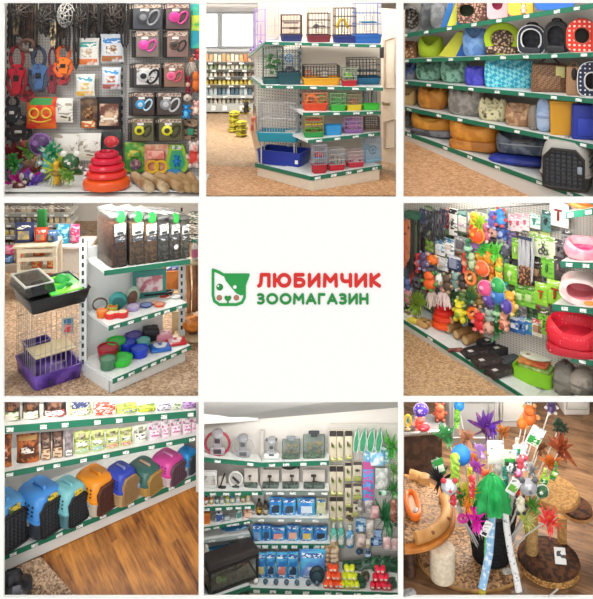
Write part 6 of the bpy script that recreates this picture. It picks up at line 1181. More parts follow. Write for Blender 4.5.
# cards and packets: x0,y0,x1,y1,card,header,part kind,part colour,label
W_ = '#e4e2dc'
cards = ((448, 209, 456, 236, W_, '#2c2c30', 'bar', '#3a3a40', 'tall white card with a black tool in the top row of the toy wall'), (457, 217, 465, 232, W_, '#c8c4c0', 'wide', '#b8a0a8', 'short white card with a pale tool in the top row of the toy wall'),
 (507, 215, 514, 231, '#d8c8c8', '#c890a0', 'tee', '#c84a5c', 'pink grooming tool card, leftmost of the three'), (514, 214, 521, 232, '#dccccc', '#d098a4', 'tee', '#cc5066', 'pink grooming tool card, middle of the three'), (521, 214, 528, 231, '#dcd0cc', '#d4a0a8', 'tee', '#c8586c', 'pink grooming tool card, rightmost of the three'), (529, 214, 539, 229, '#c4d4cc', '#60a090', 'tee', '#3c8c78', 'pale card with a green comb in the top row of the toy wall'), (541, 211, 550, 232, '#4c7c78', '#28504c', 'brush', '#26302e', 'dark teal brush pack in the top row of the toy wall'), (549, 203, 567, 227, '#e8e4dc', '#ece8e0', 'tee', '#7a2c1c', 'white card with a big brown T-shaped grooming rake'),
 (434, 240, 444, 256, '#e4e6e4', '#4c88a8', 'wide', '#c8d4dc', 'white packet in the second row of the toy wall, left one'), (443, 239, 453, 255, '#e8e8e4', '#3c7ca0', 'wide', '#d8c8b8', 'white packet in the second row of the toy wall, right one'), (453, 237, 466, 252, '#b4b4b4', '#7c7c80', 'sq', '#6a6a70', 'grey card in the second row of the toy wall'), (511, 239, 520, 260, '#8cc048', '#6aa030', 'bar', '#d8dca8', 'lime green brush card in the second row of the toy wall'), (532, 236, 554, 259, '#c8ccb0', '#7ca84c', 'scissors', '#403c44', 'pale green card with scissors in the second row of the toy wall'), (554, 240, 562, 258, '#70686c', '#3c383c', 'tee', '#2a282c', 'dark tool card beside the scissors'), (561, 231, 571, 252, '#8c8c90', '#3a3a3c', 'bar', '#28282a', 'grey and black tool card right of the scissors'),
 (446, 256, 460, 271, '#3c4a74', '#c8ccd8', 'sq', '#8890a8', 'navy packet in the third row of the toy wall'), (436, 258, 447, 271, '#e0e2e0', '#a8b0b4', 'wide', '#c0b8b4', 'white packet in the third row of the toy wall'), (503, 265, 516, 285, '#7cc038', '#98d048', 'brush', '#d0e0a0', 'green packet with a pale brush in the third row of the toy wall'), (530, 262, 541, 282, '#4c3c34', '#2c2420', 'sq', '#8c6c50', 'dark brown packet in the third row of the toy wall'), (540, 258, 553, 278, '#74b83c', '#5c9c30', 'bar', '#3c7c38', 'green packet in the third row of the toy wall'), (553, 257, 563, 276, '#54484c', '#383034', 'bar', '#a88c90', 'dark mauve packet in the third row of the toy wall'),
 (514, 286, 524, 306, '#84c84c', '#5c9c34', 'sq', '#c8e0a0', 'pale green packet in the fourth row, left of two'), (523, 287, 534, 308, '#7cc444', '#58982f', 'sq', '#bcd890', 'pale green packet in the fourth row, right of two'), (534, 283, 547, 306, '#88c838', '#a4d850', 'tee', '#b8501c', 'green card with an orange T-shaped rake, left of two'), (546, 281, 563, 306, '#90cc3c', '#b0dc58', 'tee', '#9c3818', 'green card with an orange T-shaped rake, right of two'),
 (509, 317, 517, 333, '#2c5c9c', '#c8d4e4', 'sq', '#e0e4ec', 'blue packet in the lowest row of the toy wall, left one'), (517, 318, 524, 335, '#3a6aa8', '#8caad0', 'bar', '#1c2c50', 'blue packet in the lowest row of the toy wall, middle one'), (523, 319, 531, 335, '#2f74b0', '#4c9c50', 'bar', '#d8dce4', 'blue packet in the lowest row of the toy wall, right one'), (531, 320, 541, 337, '#dcd8c8', '#c04c4c', 'sq', '#a87c5c', 'cream packet with red top in the lowest row of the toy wall'), (537, 310, 548, 335, '#74b838', '#3c3420', 'bar', '#b0d860', 'tall green packet at the right end of the lowest row'))
for x0, y0, x1, y1, c, hc, kd, kc, lb in cards:
    h6('toy_card', lb, 'hanging card', x0, y0, x1, y1, card_(mat(c, 'print', hc, 22, th=.88), (('tool' if kd in ('tee', 'scissors', 'brush', 'bar') else 'goods', kd, mat(kc, sc=10), 0, .48, .55),), header=mat(hc, 'print', '#e8e8e0', 40, th=.8)), .06, .17, 'packets and cards on the toy wall')
h6('strap_pack', 'black and white straps with a brown bristle brush below in the second row', 'strap', 520, 236, 532, 284, lambda w, d, h: strap_(mat('#24242c', 'stripe', '#d8d8dc', 30), 3, wd=.04)(w, d, h) + [('brown_brush', M().rbox((0, -d * .3, 0), (w * .9, d, h * .38), .02), mat('#a8744c', 'spots', '#3c2418', 30, th=.4)), ('header', M().box((0, -d * .2, h * .93), (w, .02, h * .06)), '#2c3450')], .07, .2)
GT6 = 'small pet toys hanging on the toy wall'
tw = ((470, 214, 478, 240, '#e8b820', '#d83820', 'rope', 'yellow and red rope toy in the top row'), (477, 213, 485, 230, '#a8cc3c', '#e8e070', 'feather', 'lime feather toy in the top row'), (472, 229, 482, 241, '#e04c1c', '#f0a030', 'ball', 'orange-red ball in the top row'), (482, 222, 490, 240, '#c8607c', '#e8c8c0', 'plush', 'pink plush toy in the top row'), (488, 210, 498, 226, '#5c5ca8', '#a8a8d8', 'plush', 'violet blue plush toy in the top row'), (496, 208, 506, 224, '#3c84c8', '#d84848', 'plush', 'bright blue plush toy in the top row'), (490, 224, 499, 236, '#c89c8c', '#5c3c34', 'mouse', 'beige mouse toy in the top row'), (498, 222, 507, 238, '#2f4c88', '#8c9cc8', 'doll', 'dark blue doll toy in the top row'),
 (464, 240, 472, 256, '#2f6c50', '#94c4a4', 'rope', 'dark green rope toy in the second row'), (471, 242, 479, 252, '#7c5088', '#c0a0c8', 'ball', 'purple ball in the second row'), (481, 240, 491, 256, '#3cb040', '#a0dc60', 'feather', 'bright green feather toy in the second row, left one'), (491, 241, 501, 258, '#58c03c', '#c0e878', 'feather', 'bright green feather toy in the second row, right one'), (500, 244, 508, 256, '#40404c', '#8c8c98', 'mouse', 'dark grey mouse toy in the second row'),
 (415, 255, 421, 270, '#b82c34', '#e07070', 'rope', 'red rope toy left of the dark pendants'), (420, 252, 428, 268, '#4c3c5c', '#9080a0', 'plush', 'dark violet plush toy at the left'), (427, 254, 437, 263, '#e06c24', '#f0b070', 'mouse', 'orange mouse toy at the left'), (462, 254, 469, 271, '#c83428', '#e8a080', 'rope', 'red rope toy in the third row'), (469, 252, 476, 268, '#a8b890', '#708058', 'plush', 'sage green plush toy in the third row'), (477, 251, 484, 261, '#e8a028', '#f4d070', 'ball', 'amber ball in the third row, left one'), (485, 250, 493, 262, '#f09020', '#fcd080', 'ball', 'amber ball in the third row, right one'), (477, 262, 487, 274, '#e85c30', '#f8b080', 'ball', 'coral orange ball in the third row'), (488, 260, 496, 280, '#e89c20', '#d86c20', 'rope', 'orange rope toy in the third row'), (495, 257, 503, 279, '#ecb43c', '#8cb83c', 'rope', 'golden rope toy in the third row'),
 (423, 271, 436, 288, '#e05c20', '#58883c', 'plush', 'big orange plush toy with green paws'), (415, 270, 423, 286, '#2c2a30', '#6c6c74', 'harn', 'black pendant toy'), (436, 272, 444, 284, '#d8dcd4', '#508058', 'mouse', 'white mouse toy in the fourth row'), (443, 274, 452, 290, '#4c3c30', '#a88c6c', 'plush', 'dark brown plush toy in the fourth row'), (452, 272, 460, 288, '#7c9c94', '#c8d8d0', 'plush', 'grey-green plush toy in the fourth row'), (459, 274, 467, 288, '#3c3430', '#b09078', 'plush', 'brown-black plush toy in the fourth row'), (466, 270, 475, 284, '#e0783c', '#f8c890', 'ringtoy', 'orange ring toy in the fourth row'), (474, 272, 481, 286, '#98b04c', '#d0dc90', 'feather', 'olive feather toy in the fourth row'), (480, 282, 493, 295, '#e0588c', '#f4a8c8', 'ball', 'big pink ball in the fourth row'), (493, 279, 503, 292, '#2c9c50', '#90d0a0', 'ball', 'emerald ball in the fourth row'),
 (403, 278, 412, 292, '#5c6c9c', '#a8b0cc', 'plush', 'blue plush toy at the far left'), (403, 290, 413, 303, '#d08898', '#ecc4cc', 'plush', 'rosy plush toy at the far left'), (411, 287, 425, 312, '#7c9c34', '#c8cc60', 'feather', 'large olive-green feather bunch at the left'), (405, 302, 414, 322, '#4c7c3c', '#a0b870', 'feather', 'dark green feather bunch at the far left'), (426, 287, 438, 307, '#d8c4bc', '#b89890', 'mop', 'white shaggy mop toy, left one'), (437, 288, 450, 306, '#dcc8c4', '#c07c84', 'mop', 'white shaggy mop toy, right one'), (450, 289, 460, 302, '#3c5c38', '#90b080', 'feather', 'dark green feather toy in the fifth row'), (459, 290, 468, 303, '#58743c', '#b8c888', 'plush', 'moss green plush toy in the fifth row'), (467, 290, 476, 303, '#2f5c34', '#8cb084', 'feather', 'pine green feather toy in the fifth row'), (475, 291, 484, 304, '#8c6c3c', '#d0b080', 'plush', 'brown plush toy in the fifth row'), (485, 294, 494, 304, '#5c44a0', '#a890d8', 'ball', 'violet ball in the fifth row'), (493, 290, 503, 302, '#2f6cb0', '#80b0e0', 'ball', 'blue ball in the fifth row'), (502, 284, 509, 298, '#1f8c84', '#70c8c0', 'rope', 'teal rope toy in the fifth row'), (503, 290, 517, 312, '#e09c28', '#f0d088', 'plush', 'big amber plush toy in the fifth row'),
 (454, 304, 465, 318, '#d8cc30', '#88a030', 'doll', 'yellow doll toy in the sixth row'), (464, 305, 472, 318, '#5c9c40', '#c0d890', 'feather', 'green feather toy in the sixth row'), (468, 308, 479, 319, '#f07020', '#f8b070', 'ringtoy', 'bright orange ring toy in the sixth row'), (474, 312, 486, 329, '#c81c28', '#e87c78', 'plush', 'crimson plush toy in the sixth row'), (485, 309, 494, 322, '#a4b8a8', '#e0e8e0', 'plush', 'pale grey plush toy in the sixth row'), (492, 306, 502, 320, '#3c8c50', '#a8d8a8', 'rope', 'green rope toy in the sixth row'), (484, 320, 493, 332, '#c89c88', '#6c4434', 'mouse', 'beige mouse toy in the sixth row'), (492, 318, 502, 334, '#2f7c3c', '#98c8a0', 'feather', 'dark green feather bunch in the sixth row'), (500, 312, 508, 330, '#e8a890', '#b05c48', 'doll', 'peach doll toy in the sixth row'), (503, 300, 510, 312, '#4c3c94', '#9c8cd8', 'ball', 'indigo ball in the sixth row'))
for i, (x0, y0, x1, y1, c, c2, kd, lb) in enumerate(tw):
    h6('hanging_toy', lb + ' on the toy wall', 'toy', x0 - 1.6, y0 - 1, x1 + 1.6, y1 + 2, (pompom_(mat(c, 'noise', c2, 16, th=.64), c2, kd) if kd != 'harn' else harness_(c, c2)), .12, .2 + .05 * (i % 3), GT6)
# further goods on the rear hooks, seen between the others
fk = (('dark green', '#2f4c34', '#7c9c6c'), ('brown', '#5c4434', '#a88868'), ('black', '#242226', '#6c6a70'), ('grey', '#7c7a78', '#c8c4c0'), ('lime', '#86b83c', '#d0e090'), ('white', '#dcd8d0', '#8c9498'), ('red', '#b83430', '#e8a898'), ('orange', '#d87830', '#f0c090'), ('violet', '#5c4c84', '#a898c8'), ('teal', '#3c7c78', '#a0c8c0'))
rw = ('top', 'second', 'third', 'fourth', 'fifth', 'lowest')
for r_, (ya, yb_) in enumerate(((209, 228), (230, 250), (250, 270), (268, 288), (286, 306), (304, 326))):
    for i in range(12):
        x0 = 424 + i * 10.4 + R.uniform(-2, 2)
        if x0 > 545 - 0 * r_ or (r_ < 1 and 500 < x0 < 550): continue
        nm_, c, c2 = fk[(i * 3 + r_ * 4) % 10] if R.random() < .75 else fk[R.randrange(10)]
        h6('toy_card', '%s packet hanging behind the %s row of toys, %s along' % (nm_, rw[r_], nth(i, 13)), 'hanging card', x0, ya + R.uniform(-2, 2), x0 + 9.4, yb_ + R.uniform(-1, 3), card_(mat(c, 'print', c2, 26, th=.72), (('goods', ('sq', 'ball', 'bar', 'wide')[(i + r_) % 4], mat(c2, 'noise', c, 16), 0, .45, .62),), header=mat(c2, sc=9)), .05, .06, 'packets on the rear hooks of the toy wall')
# things lying on the deck
def on6(px, py, bd=d6):
    n_ = (bd.B - bd.A).cross(bd.b).normalized(); return onplane(px, py, bd.A, n_)
def lie6(nm, lb, cat, px, py, parts, rz=0, g=None): return mk(nm, lb, cat, on6(px, py) + V((0, 0, .001)), rz, parts, g)
c = on6(444, 327); z = 0
for hw, hp, cc, lb in ((13, 6.5, '#ea5420', 'wide orange-red ring at the base of the ring stack on the toy wall deck'), (11.5, 6, '#e63c1c', 'orange-red ring second from the base of the toy wall stack'), (10, 5.5, '#e02c20', 'red ring third from the base of the toy wall stack'), (8.5, 5.5, '#d81c28', 'red ring fourth from the base of the toy wall stack'), (6.5, 5, '#cc1830', 'small crimson ring on top of the toy wall stack')):
    r = hw * c.y / F; t = hp * c.y / F; m = M(); m.lathe([(r * .72, 0), (r * .96, t * .12), (r, t * .45), (r * .95, t * .8), (r * .8, t), (r * .6, t), (r * .5, t * .5)], 24)
    mk('rubber_ring', lb, 'ring toy', c + V((0, 0, .012 + z)), 0, [('ring', m, mat(cc, sc=4, rough=.3))], 'stacked rubber rings on the deck'); z += t + .0005
def rbx(w, d, h, c, r=.01, nm='carton'): return [(nm, M().rbox((0, 0, 0), (w, d, h), r, n=2), c)]
for i, (px, py, w, d, h, c, lb) in enumerate(((424, 326, .16, .14, .07, '#c89c60', 'small kraft box on the deck left of the ring stack'), (408, 318, .12, .1, .08, '#dcd8cc', 'white pack at the far left of the deck'), (413, 322, .12, .1, .05, '#e0cc50', 'yellow packet at the left of the deck'))):
    lie6('small_box', lb, 'box', px, py, rbx(w, d, h, mat(c, 'print', '#7c6444', 20, th=.82)), -.7)
for i, (xa, ya, xb, yb_, r, hz, c) in enumerate(((447, 334, 481, 322, .055, 0, '#b48c58'), (456, 340, 490, 328, .055, 0, '#a67c4a'), (465, 346, 498, 334, .055, 0, '#b08450'), (451, 334, 484, 322, .052, .105, '#8f6c44'))):
    a, b_ = on6(xa, ya), on6(xb, yb_); up = V((0, 0, r + .006 + hz)); mk('rawhide_roll', 'brown chew roll lying on the toy wall deck, %s' % ('nearest the ring stack', 'second along', 'third along', 'on top of the others')[i], 'chew roll', a + up, 0, roll_(mat(c, 'wood', '#6c4a28', 9), r, '#c8a878')(b_ - a), 'brown chew rolls on the deck')
for i, (px, py, w, d, h, rz, c, lb) in enumerate(((455, 352, .17, .045, .04, .15, '#4c1f1c', 'dark red chew stick at the front edge of the deck'), (476, 354, .36, .17, .06, .45, '#2e2a2c', 'black packet on the deck, front left of the dark pile'), (487, 364, .34, .18, .07, .4, '#3a3230', 'dark brown packet on the deck at the front of the dark pile'), (499, 374, .30, .17, .07, .5, '#342c2c', 'black-brown packet on the deck nearest the green box'), (494, 346, .42, .14, .10, .42, '#26262a', 'long black box on the deck, upper left of the dark pile'), (503, 354, .42, .14, .10, .42, '#2c2a2c', 'long black box on the deck, second of the dark pile'), (511, 365, .30, .14, .09, .42, '#44484c', 'dark grey packet on the deck, right of the dark pile'))):
    ps = rbx(w, d, h, mat(c, 'noise', '#5c504c', 14, th=.62)); 
    if i in (1, 2, 3, 4, 5): ps.append(('white_label', M().rbox((-w * .25, -d * .1, h - .001), (.06, .05, .004), .003), '#e4e2dc'))
    if i == 0: ps = [('chew_stick', M().tube([(-w / 2, 0, d / 2), (w / 2, 0, d / 2)], d / 2, 10), mat(c, 'noise', '#8c4c40', 20)), ('stick_end', M().tube([(w / 2 - .002, 0, d / 2), (w / 2 + .003, 0, d / 2)], d * .35, 10), '#c08c78')]
    lie6('dark_packet', lb, 'packet', px, py, ps, rz, 'dark packets piled on the deck')
lie6('grey_bag', 'blue-grey plastic bag with a green label on the deck', 'bag', 522, 362, [(n_, m_, a_) for n_, m_, a_ in pillow_(mat('#5c6878', 'noise', '#a8b0b8', 8, rough=.3), .1, 'bag_body')(.27, .24, .10)] + [('label', M().at((.0, -.04, .094), rz=.3).rbox((0, 0, 0), (.13, .12, .012), .02), mat('#b8d088', 'print', '#5c9c3c', 20, th=.6))], .3)
gb = on6(532, 385); gb = on6(537, 379)
mk('green_box', 'flat lime green box on the deck under an orange pack', 'box', gb, -.62, [('tub', M().tub(.44, .36, .17, r=.02, tx=1.04, fl=.75), mat('#86c820', sc=5, rough=.35)), ('inner_pack', M().rbox((0, 0, .1), (.36, .28, .075), .02), mat('#7c9c4c', 'noise', '#b8c890', 8))])
mk('orange_pack', 'orange and brown flat pack lying in the lime green box', 'packet', gb + V((-.02, .02, .176)), -.62, [('pack_body', M().rbox((0, 0, 0), (.34, .24, .035), .03), mat('#d08848', 'noise', '#a85c2c', 7)), ('red_corner', M().rbox((.1, -.08, .034), (.1, .06, .006), .01), '#b83c28')])
mk('white_oval_pack', 'white oval pet pad packet on top of the orange pack', 'packet', gb + V((.03, .08, .214)), -.35, [('pad', M().lathe([(.05, 0), (.15, .006), (.155, .016), (.14, .026), (.04, .03)], 22, sx=1.25, sy=.85), mat('#d8d8c4', 'noise', '#c4c8b4', 6)), ('print_mark', M().rbox((-.1, -.04, .026), (.05, .03, .006), .01), '#8c6c58')])
# bed shelves on the right
r1 = board(U6, (566, 212, y6(566)), (598, 207, YB6 - .02), .62, strip=.07, tags=2); r2 = board(U6, (561, 261, y6(561)), (598, 263, YB6 - .02), .62, strip=.06, tags=2); r3 = board(U6, (553, 304, y6(553)), (598, 308.5, YB6 - .02), .62, strip=.06, tags=2); r4 = board(U6, (572, 357, y6(572)), (598, 361.5, YB6 - .02), .62, strip=.05, tags=1)
a, b_ = r2.A + r2.b * .63, r2.B + r2.b * .63; panel(U6, [V((a.x, a.y, 2.0)), V((b_.x, b_.y, 2.0)), V((b_.x, b_.y, 3.9)), V((a.x, a.y, 3.75))], 'bed_back_panel', mat('#e0c4c4', 'flat'), .02, r2.b)
def s6(bd, lb, x0, x1, y0, bld, k=.8, s=-.03, yaw=-.4, nm='pet_bed', cat='pet bed'): stand(bd, nm, lb, cat, x0, x1, y0, bld, k, s, yaw)
s6(r1, 'orange pet bed at the top right corner of the toy wall', 568, 604, 196, bed_(mat('#e8742c', sc=6), mat('#e88c48', sc=6), hump=1.5))
s6(r2, 'pink fluffy bed with a bright pink inside beside the toy wall', 564, 606, 236, bed_(mat('#f0a8b0', 'noise', '#e0889c', 9), mat('#d8306c', 'noise', '#f078a0', 9), rw=.24, dip=.4, hump=1.1))
s6(r3, 'round pink and white cat cave with an orange paw corner', 560, 604, 272, lambda w, d, h: house_(mat('#f0dcd8', 'noise', '#e8c4c0', 6), '#c86070', None, 'round', hz=.58, hr=.66, inner=mat('#e88890', sc=7))(w, d, h) + [('orange_patch', M().disc((w * .22, -d * .5 - .004, h * .16), w * .16, h * .1, .02), '#e8a048')], .7)
s6(r4, 'big bright red pet bed with white-dotted base', 545, 604, 313, bed_(mat('#d81830', 'dots', '#f08c94', 30, th=.16), mat('#e0203c', 'noise', '#c01028', 7), rw=.24, e=2.4, dip=.5, hump=1.1, base=mat('#b81428', 'dots', '#f0c0c0', 26, th=.22)), .75, -.14)
for x0, x1, y0, lb, c, zz_ in ((552, 578, 358, 'dark grey velvet cushion leaning on the deck at the bottom right', '#6c6860', .0), (568, 600, 365, 'lighter taupe velvet cushion at the bottom right corner of the toy wall', '#8c8478', 0)):
    s6(d6b, lb, x0, x1, y0, pillow_(mat(c, 'noise', '#4c4840', 6), .06, 'cushion', '#5c5850'), .9, -.02 if zz_ else .0, -.7, 'pet_cushion', 'cushion')
# ------------------------------------------------------------------ bottom middle: aquarium goods on shelves and pegs
YW8 = 9.2
back_wall(196, 404, YW8 + .03, 2, mat('#dcd6cf', 'flat'))
p = [PT(196, 424, YW8), PT(404, 407, YW8), PT(404, 392, 8.06), PT(196, 392, 8.06)]; m = M(); m.hexa(p, [q_ + V((0, 0, .02)) for q_ in p]); struct('ceiling', m, mat('#b4b2b0', 'flat'))
cn = (p[1] - p[0]).cross(p[3] - p[0]).normalized()
def onceil(px, py): return onplane(px, py, p[0], cn)
for i, q4 in enumerate((((249, 400.5), (279, 399.5), (283, 409), (257, 410.5)), ((328, 398), (354, 397), (352, 403.2), (330, 404)))):
    a = [onceil(*t_) for t_ in q4]; g = sum(a, V((0, 0, 0))) / 4; m = M(); dn = V((0, -.002, -.012)); m.hexa([t_ - g + dn for t_ in a], [t_ - g + dn * .2 for t_ in a]); f = M(); f.tube([t_ - g + dn * .6 for t_ in a], .008, 4, True)
    mk('ceiling_light', 'bright square ceiling light panel above the aquarium shelves, %s one' % ('left', 'right')[i], 'ceiling light', g, 0, [('diffuser', m, mat('#ffffff', 'lamp', th=1.6)), ('frame', f, '#d8d8d8')])
m = M(); a = [PT(199, 424.5, 8.85), PT(258.5, 420.5, 9.18), PT(249, 392, 9.0), PT(199, 392, 8.7)]; m.hexa([a[0], a[1], a[1] + V((0, .03, 0)), a[0] + V((0, .03, 0))], [a[3], a[2], a[2] + V((0, .03, 0)), a[3] + V((0, .03, 0))]); struct('wall_bulkhead', m, mat('#f0f0ee', 'flat'))
ul = empty('shelving_unit', (X(300, 9.0), 9.0, -.65)); tag(ul, 'white corner shelving with green strips holding filters, tanks and blue packs', 'shelf')
yl_, yc, yr = 8.84, 9.05, 9.02
def b8(a, b, d, **k): return board(ul, a, b, d, **k)
L1 = b8((202.4, 457, yl_), (262, 462.5, yc), .15, strip=.045, tags=2); R1 = b8((262, 462.5, yc), (329, 460.5, yr), .15, strip=.045, tags=4)
L2 = b8((202.4, 491.5, yl_), (262, 491, yc), .15, strip=.04, tags=4); R2 = b8((262, 490.5, yc), (329, 491, yr), .15, strip=.04, tags=5, sm=mat('#7c8c86'))
L3 = b8((202.4, 507, yl_), (254, 504.5, yc), .16, strip=.04, tags=5); R3 = b8((249, 517.5, yc), (329, 518.5, yr), .16, strip=.035, tags=4, sm=mat('#9aa8a4'))
L4 = b8((202.4, 527.5, yl_), (252, 519.5, yc), .16, strip=.03, tags=5); R4 = b8((252, 543.5, yc), (330, 543.8, yr), .17, strip=.05, tags=8)
L5 = b8((202.4, 540, yl_), (250, 533.5, yc), .26, strip=.03, tags=2, sm=mat('#a8b4b4')); L6 = b8((202.4, 561, yl_ - .1), (255, 548, yc - .02), .26, strip=.03, tags=0, sm=mat('#c0c8c8'))
DK = b8((249, 587.5, 8.76), (402, 592.8, 8.62), .42, strip=.05, tags=9); DL = b8((202.4, 601, 8.5), (250, 585, 8.74), .45, strip=.04, tags=0)
m = M(); oo = ul.location; m.hexa([PT(249, 592, 8.77) - oo, PT(402, 597.5, 8.63) - oo, PT(402, 597.5, 8.66) - oo, PT(249, 592, 8.80) - oo][0:4], [PT(249, 588.5, 8.77) - oo, PT(402, 593.5, 8.63) - oo, PT(402, 593.5, 8.66) - oo, PT(249, 588.5, 8.80) - oo]); m.v = [v if i > 3 else V((v.x, v.y, 0)) for i, v in enumerate(m.v)]; mesh_obj('kick_panel', m, '#dcd4c4', ul)
for px in (262, 329.5): m = M(); m.box((X(px, 9.17) - oo.x, 9.17 - oo.y, .1), (.04, .03, Z(430, 9.17) + .55)); mesh_obj('upright', m, '#c8c4bc', ul)
m = M(); m.box(((X(330, YW8) + X(402, YW8)) / 2, YW8, -.5), (X(402, YW8) - X(330, YW8), .02, Z(424, YW8) + .5)); struct('wall_pegboard', m, mat('#d4d0c8', 'peg', '#7c7870', 42, th=.18))
def s8(bd, nm, lb, cat, x0, x1, y0, bld, k=.5, s=.03, yaw=0, g=None): stand(bd, nm, lb, cat, x0, x1, y0, bld, k, s, yaw, g)
def pump_(c, c2, ring=None):
    def f(w, d, h):
        m = M(); m.rbox((0, 0, 0), (w * .6, d * .8, h * .34), .02); m.rbox((0, 0, h * .3), (w * .34, d * .6, h * .5), .02); m.lathe([(w * .2, h * .76), (w * .25, h * .82), (w * .22, h * .95), (w * .06, h)], 12); ps = [('filter_body', m, c)]
        k = M(); k.rbox((0, -d * .42, h * .1), (w * .3, d * .2, h * .18), .01); k.rbox((0, -d * .32, h * .5), (w * .2, d * .2, h * .16), .01); ps.append(('dark_insert', k, c2))
        k = M(); k.ring((0, -d * .1, h * .48), w * .46, h * .46, w * (.05 if ring else .03), 22, 6); ps.append(('hose', k, ring or mat('#b8b8bc', rough=.3)))
        return ps
    return f
s8(L1, 'aquarium_filter', 'aquarium pump ringed by a thick crimson hose on the top shelf', 'aquarium filter', 204, 231, 430, pump_('#a8a4a8', '#4c3c44', mat('#a83048', sc=6)))
s8(L1, 'aquarium_filter', 'silver aquarium filter with clear round hose on the top shelf', 'aquarium filter', 231, 255, 435, pump_('#9c9ca0', '#5c5c60'))
s8(R1, 'aquarium_filter', 'wide silver and white filter in the middle of the top shelf', 'aquarium filter', 262, 281, 436, lambda w, d, h: pump_('#a8aaac', '#4c5050')(w, d, h)[:2] + [('white_base', M().rbox((0, -d * .2, 0), (w * .9, d * .7, h * .3), .03), '#d8d8d8'), ('cap', M().rbox((0, 0, h * .84), (w * .62, d * .5, h * .1), .01), '#5c6062')])
def tank_(c, inner, cap):
    def f(w, d, h):
        m = M(); m.rbox((0, 0, 0), (w, d, h * .8), .01, n=1); ps = [('tank_glass', m, mat('#c0d0cc', 'clear', th=.15))]
        k = M(); k.rbox((0, 0, .004), (w * .92, d * .9, h * .14), .008, n=1); ps.append(('gravel', k, mat('#7cac5c', 'grain', '#3c5c34', 40)))
        k = M()
        for i in range(7): k.ball((R.uniform(-.3, .3) * w, R.uniform(-.2, .2) * d, h * R.uniform(.18, .55)), w * .14, d * .16, h * .1, 7, 5)
        ps.append(('plants', k, mat(inner, 'noise', '#b08c3c', 14)))
        k = M(); k.rbox((0, 0, h * .78), (w * .3, d * .5, h * .12), .01); k.rbox((0, 0, h * .88), (w * .5, d * .4, h * .1), .01); ps.append(('filter_top', k, cap)); return ps
    return f
s8(R1, 'fish_tank', 'small fish tank with orange plants on the top shelf', 'fish tank', 282, 300, 434.5, tank_('', '#4c4430', '#8c9498') if 0 else tank_('', '#5c4c30', '#8c9498'))
s8(R1, 'fish_tank', 'taller fish tank with a black filter head at the right of the top shelf', 'fish tank', 303, 325, 429, tank_('', '#44542c', '#3c4044'))
s8(L2, 'dial_box', 'white square box with a round dial at the left of the second shelf', 'box', 203, 217, 471, box_('#e8e6e2', mat('#d0ccc8', 'noise', '#8c8884', 12)), .4)
s8(L2, 'thin_stand', 'thin black clip stand on the second shelf', 'stand', 218, 226, 473, lambda w, d, h: [('stand_base', M().rbox((0, 0, 0), (w, d, h * .1), .01), '#2c2c2e'), ('arm', M().tube([(-w * .2, 0, h * .1), (w * .1, 0, h * .6), (w * .4, 0, h)], .008, 6), '#2c2c2e'), ('back_card', M().box((0, d * .3, 0), (w * .9, .006, h * .7)), '#e0d8d0')])
s8(L2, 'round_clock_dial', 'round white wheel with a black pointer on the second shelf', 'dial', 228, 243.5, 471, lambda w, d, h: [('rim', M().ring((0, 0, h * .5), w * .44, h * .44, w * .06, 22, 6), '#eceae6'), ('face', M().disc((0, .01, h * .5), w * .4, h * .4, .01), '#c8c4c0'), ('pointer', M().tube([(-w * .2, -.01, h * .66), (w * .22, -.01, h * .28)], w * .07, 6), '#2c2a2a'), ('foot', M().rbox((0, 0, 0), (w * .5, d, h * .12), .01), '#3c4440')])
for i, (x0, x1) in enumerate(((244, 258), (262, 279), (282, 299), (303, 325))):
    s8((L2 if x0 < 260 else R2), 'heater_card', 'clear white card with small black aquarium parts on the second shelf, %s' % nth(i, 4), 'card', x0, x1, 469 + (i % 2), lambda w, d, h: card_(mat('#dcd2c8', sc=8), (('black_part', 'tee', '#3c3834', R.uniform(-.2, .2), .5, .32), ('small_part', 'wide', '#4c5450', .1, .2, .3)), hole=False)(w, d, h) + [('dark_base', M().rbox((0, -d * .1, 0), (w * .96, d, h * .24), .012), mat('#34403c', 'noise', '#5c6c64', 20))], .4)
mk('black_fish_ornament', 'black fish-shaped ornament stuck on the wall under the top shelf', 'ornament', PT(289, 469, 9.1), 0, [('fish_body', M().ball((0, 0, .03), .09, .03, .035, 12, 6), '#2a2422'), ('tail', M().prism([(.07, .03), (.13, .07), (.12, 0)], -.008, .008), '#2a2422')])
# small bottles and boxes on the left part
cl = ('#d85c28', '#c88a5c', '#5c7c74', '#9cb0a8', '#c8c45c', '#4c8a9c', '#d8d4c4', '#58984c', '#dccc88', '#70a4b0')
for i in range(9):
    x0 = 203.5 + i * 5.3; s8(L3, 'additive_bottle', 'small aquarium bottle on the third shelf left of the corner, %s' % nth(i, 9), 'bottle', x0, x0 + 4.8, 496 - (i % 3) * .7 - .25 * i, bottle_(mat(cl[i], sc=9), '#f0f0ec' if i % 2 else '#2c6c4c', mat('#e8e4dc', 'print', cl[(i + 3) % 10], 50, th=.5)), .9, .03, .2, 'aquarium bottles on the third shelf')
for i, (x0, x1, y0, c, c2) in enumerate(((203, 210, 512, '#e89424', '#d86c1c'), (215, 223, 511.5, '#e4e6ea', '#3c5c9c'), (224, 230, 515, '#8c98a0', '#c8ccd0'), (236, 242, 510, '#d8e0dc', '#4c8c84'), (243, 252, 509.5, '#c87c5c', '#e8c8b0'))):
    s8(L4, 'fish_food_box', 'fish food box on the fourth shelf left of the corner, %s' % nth(i, 5), 'box', x0, x1, y0, box_(mat(c, 'print', c2, 40, th=.6), mat(c2, sc=9)), .6, .03, .2)
for i, (x0, x1, y0, c) in enumerate(((214, 248, 530, '#2f7cb0'),)): s8(L5, 'long_blue_box', 'long low blue box on the fifth shelf left of the corner', 'box', x0, x1, y0, box_(mat(c, 'print', '#a8d0e8', 20, th=.7)), .3, .05, .25)
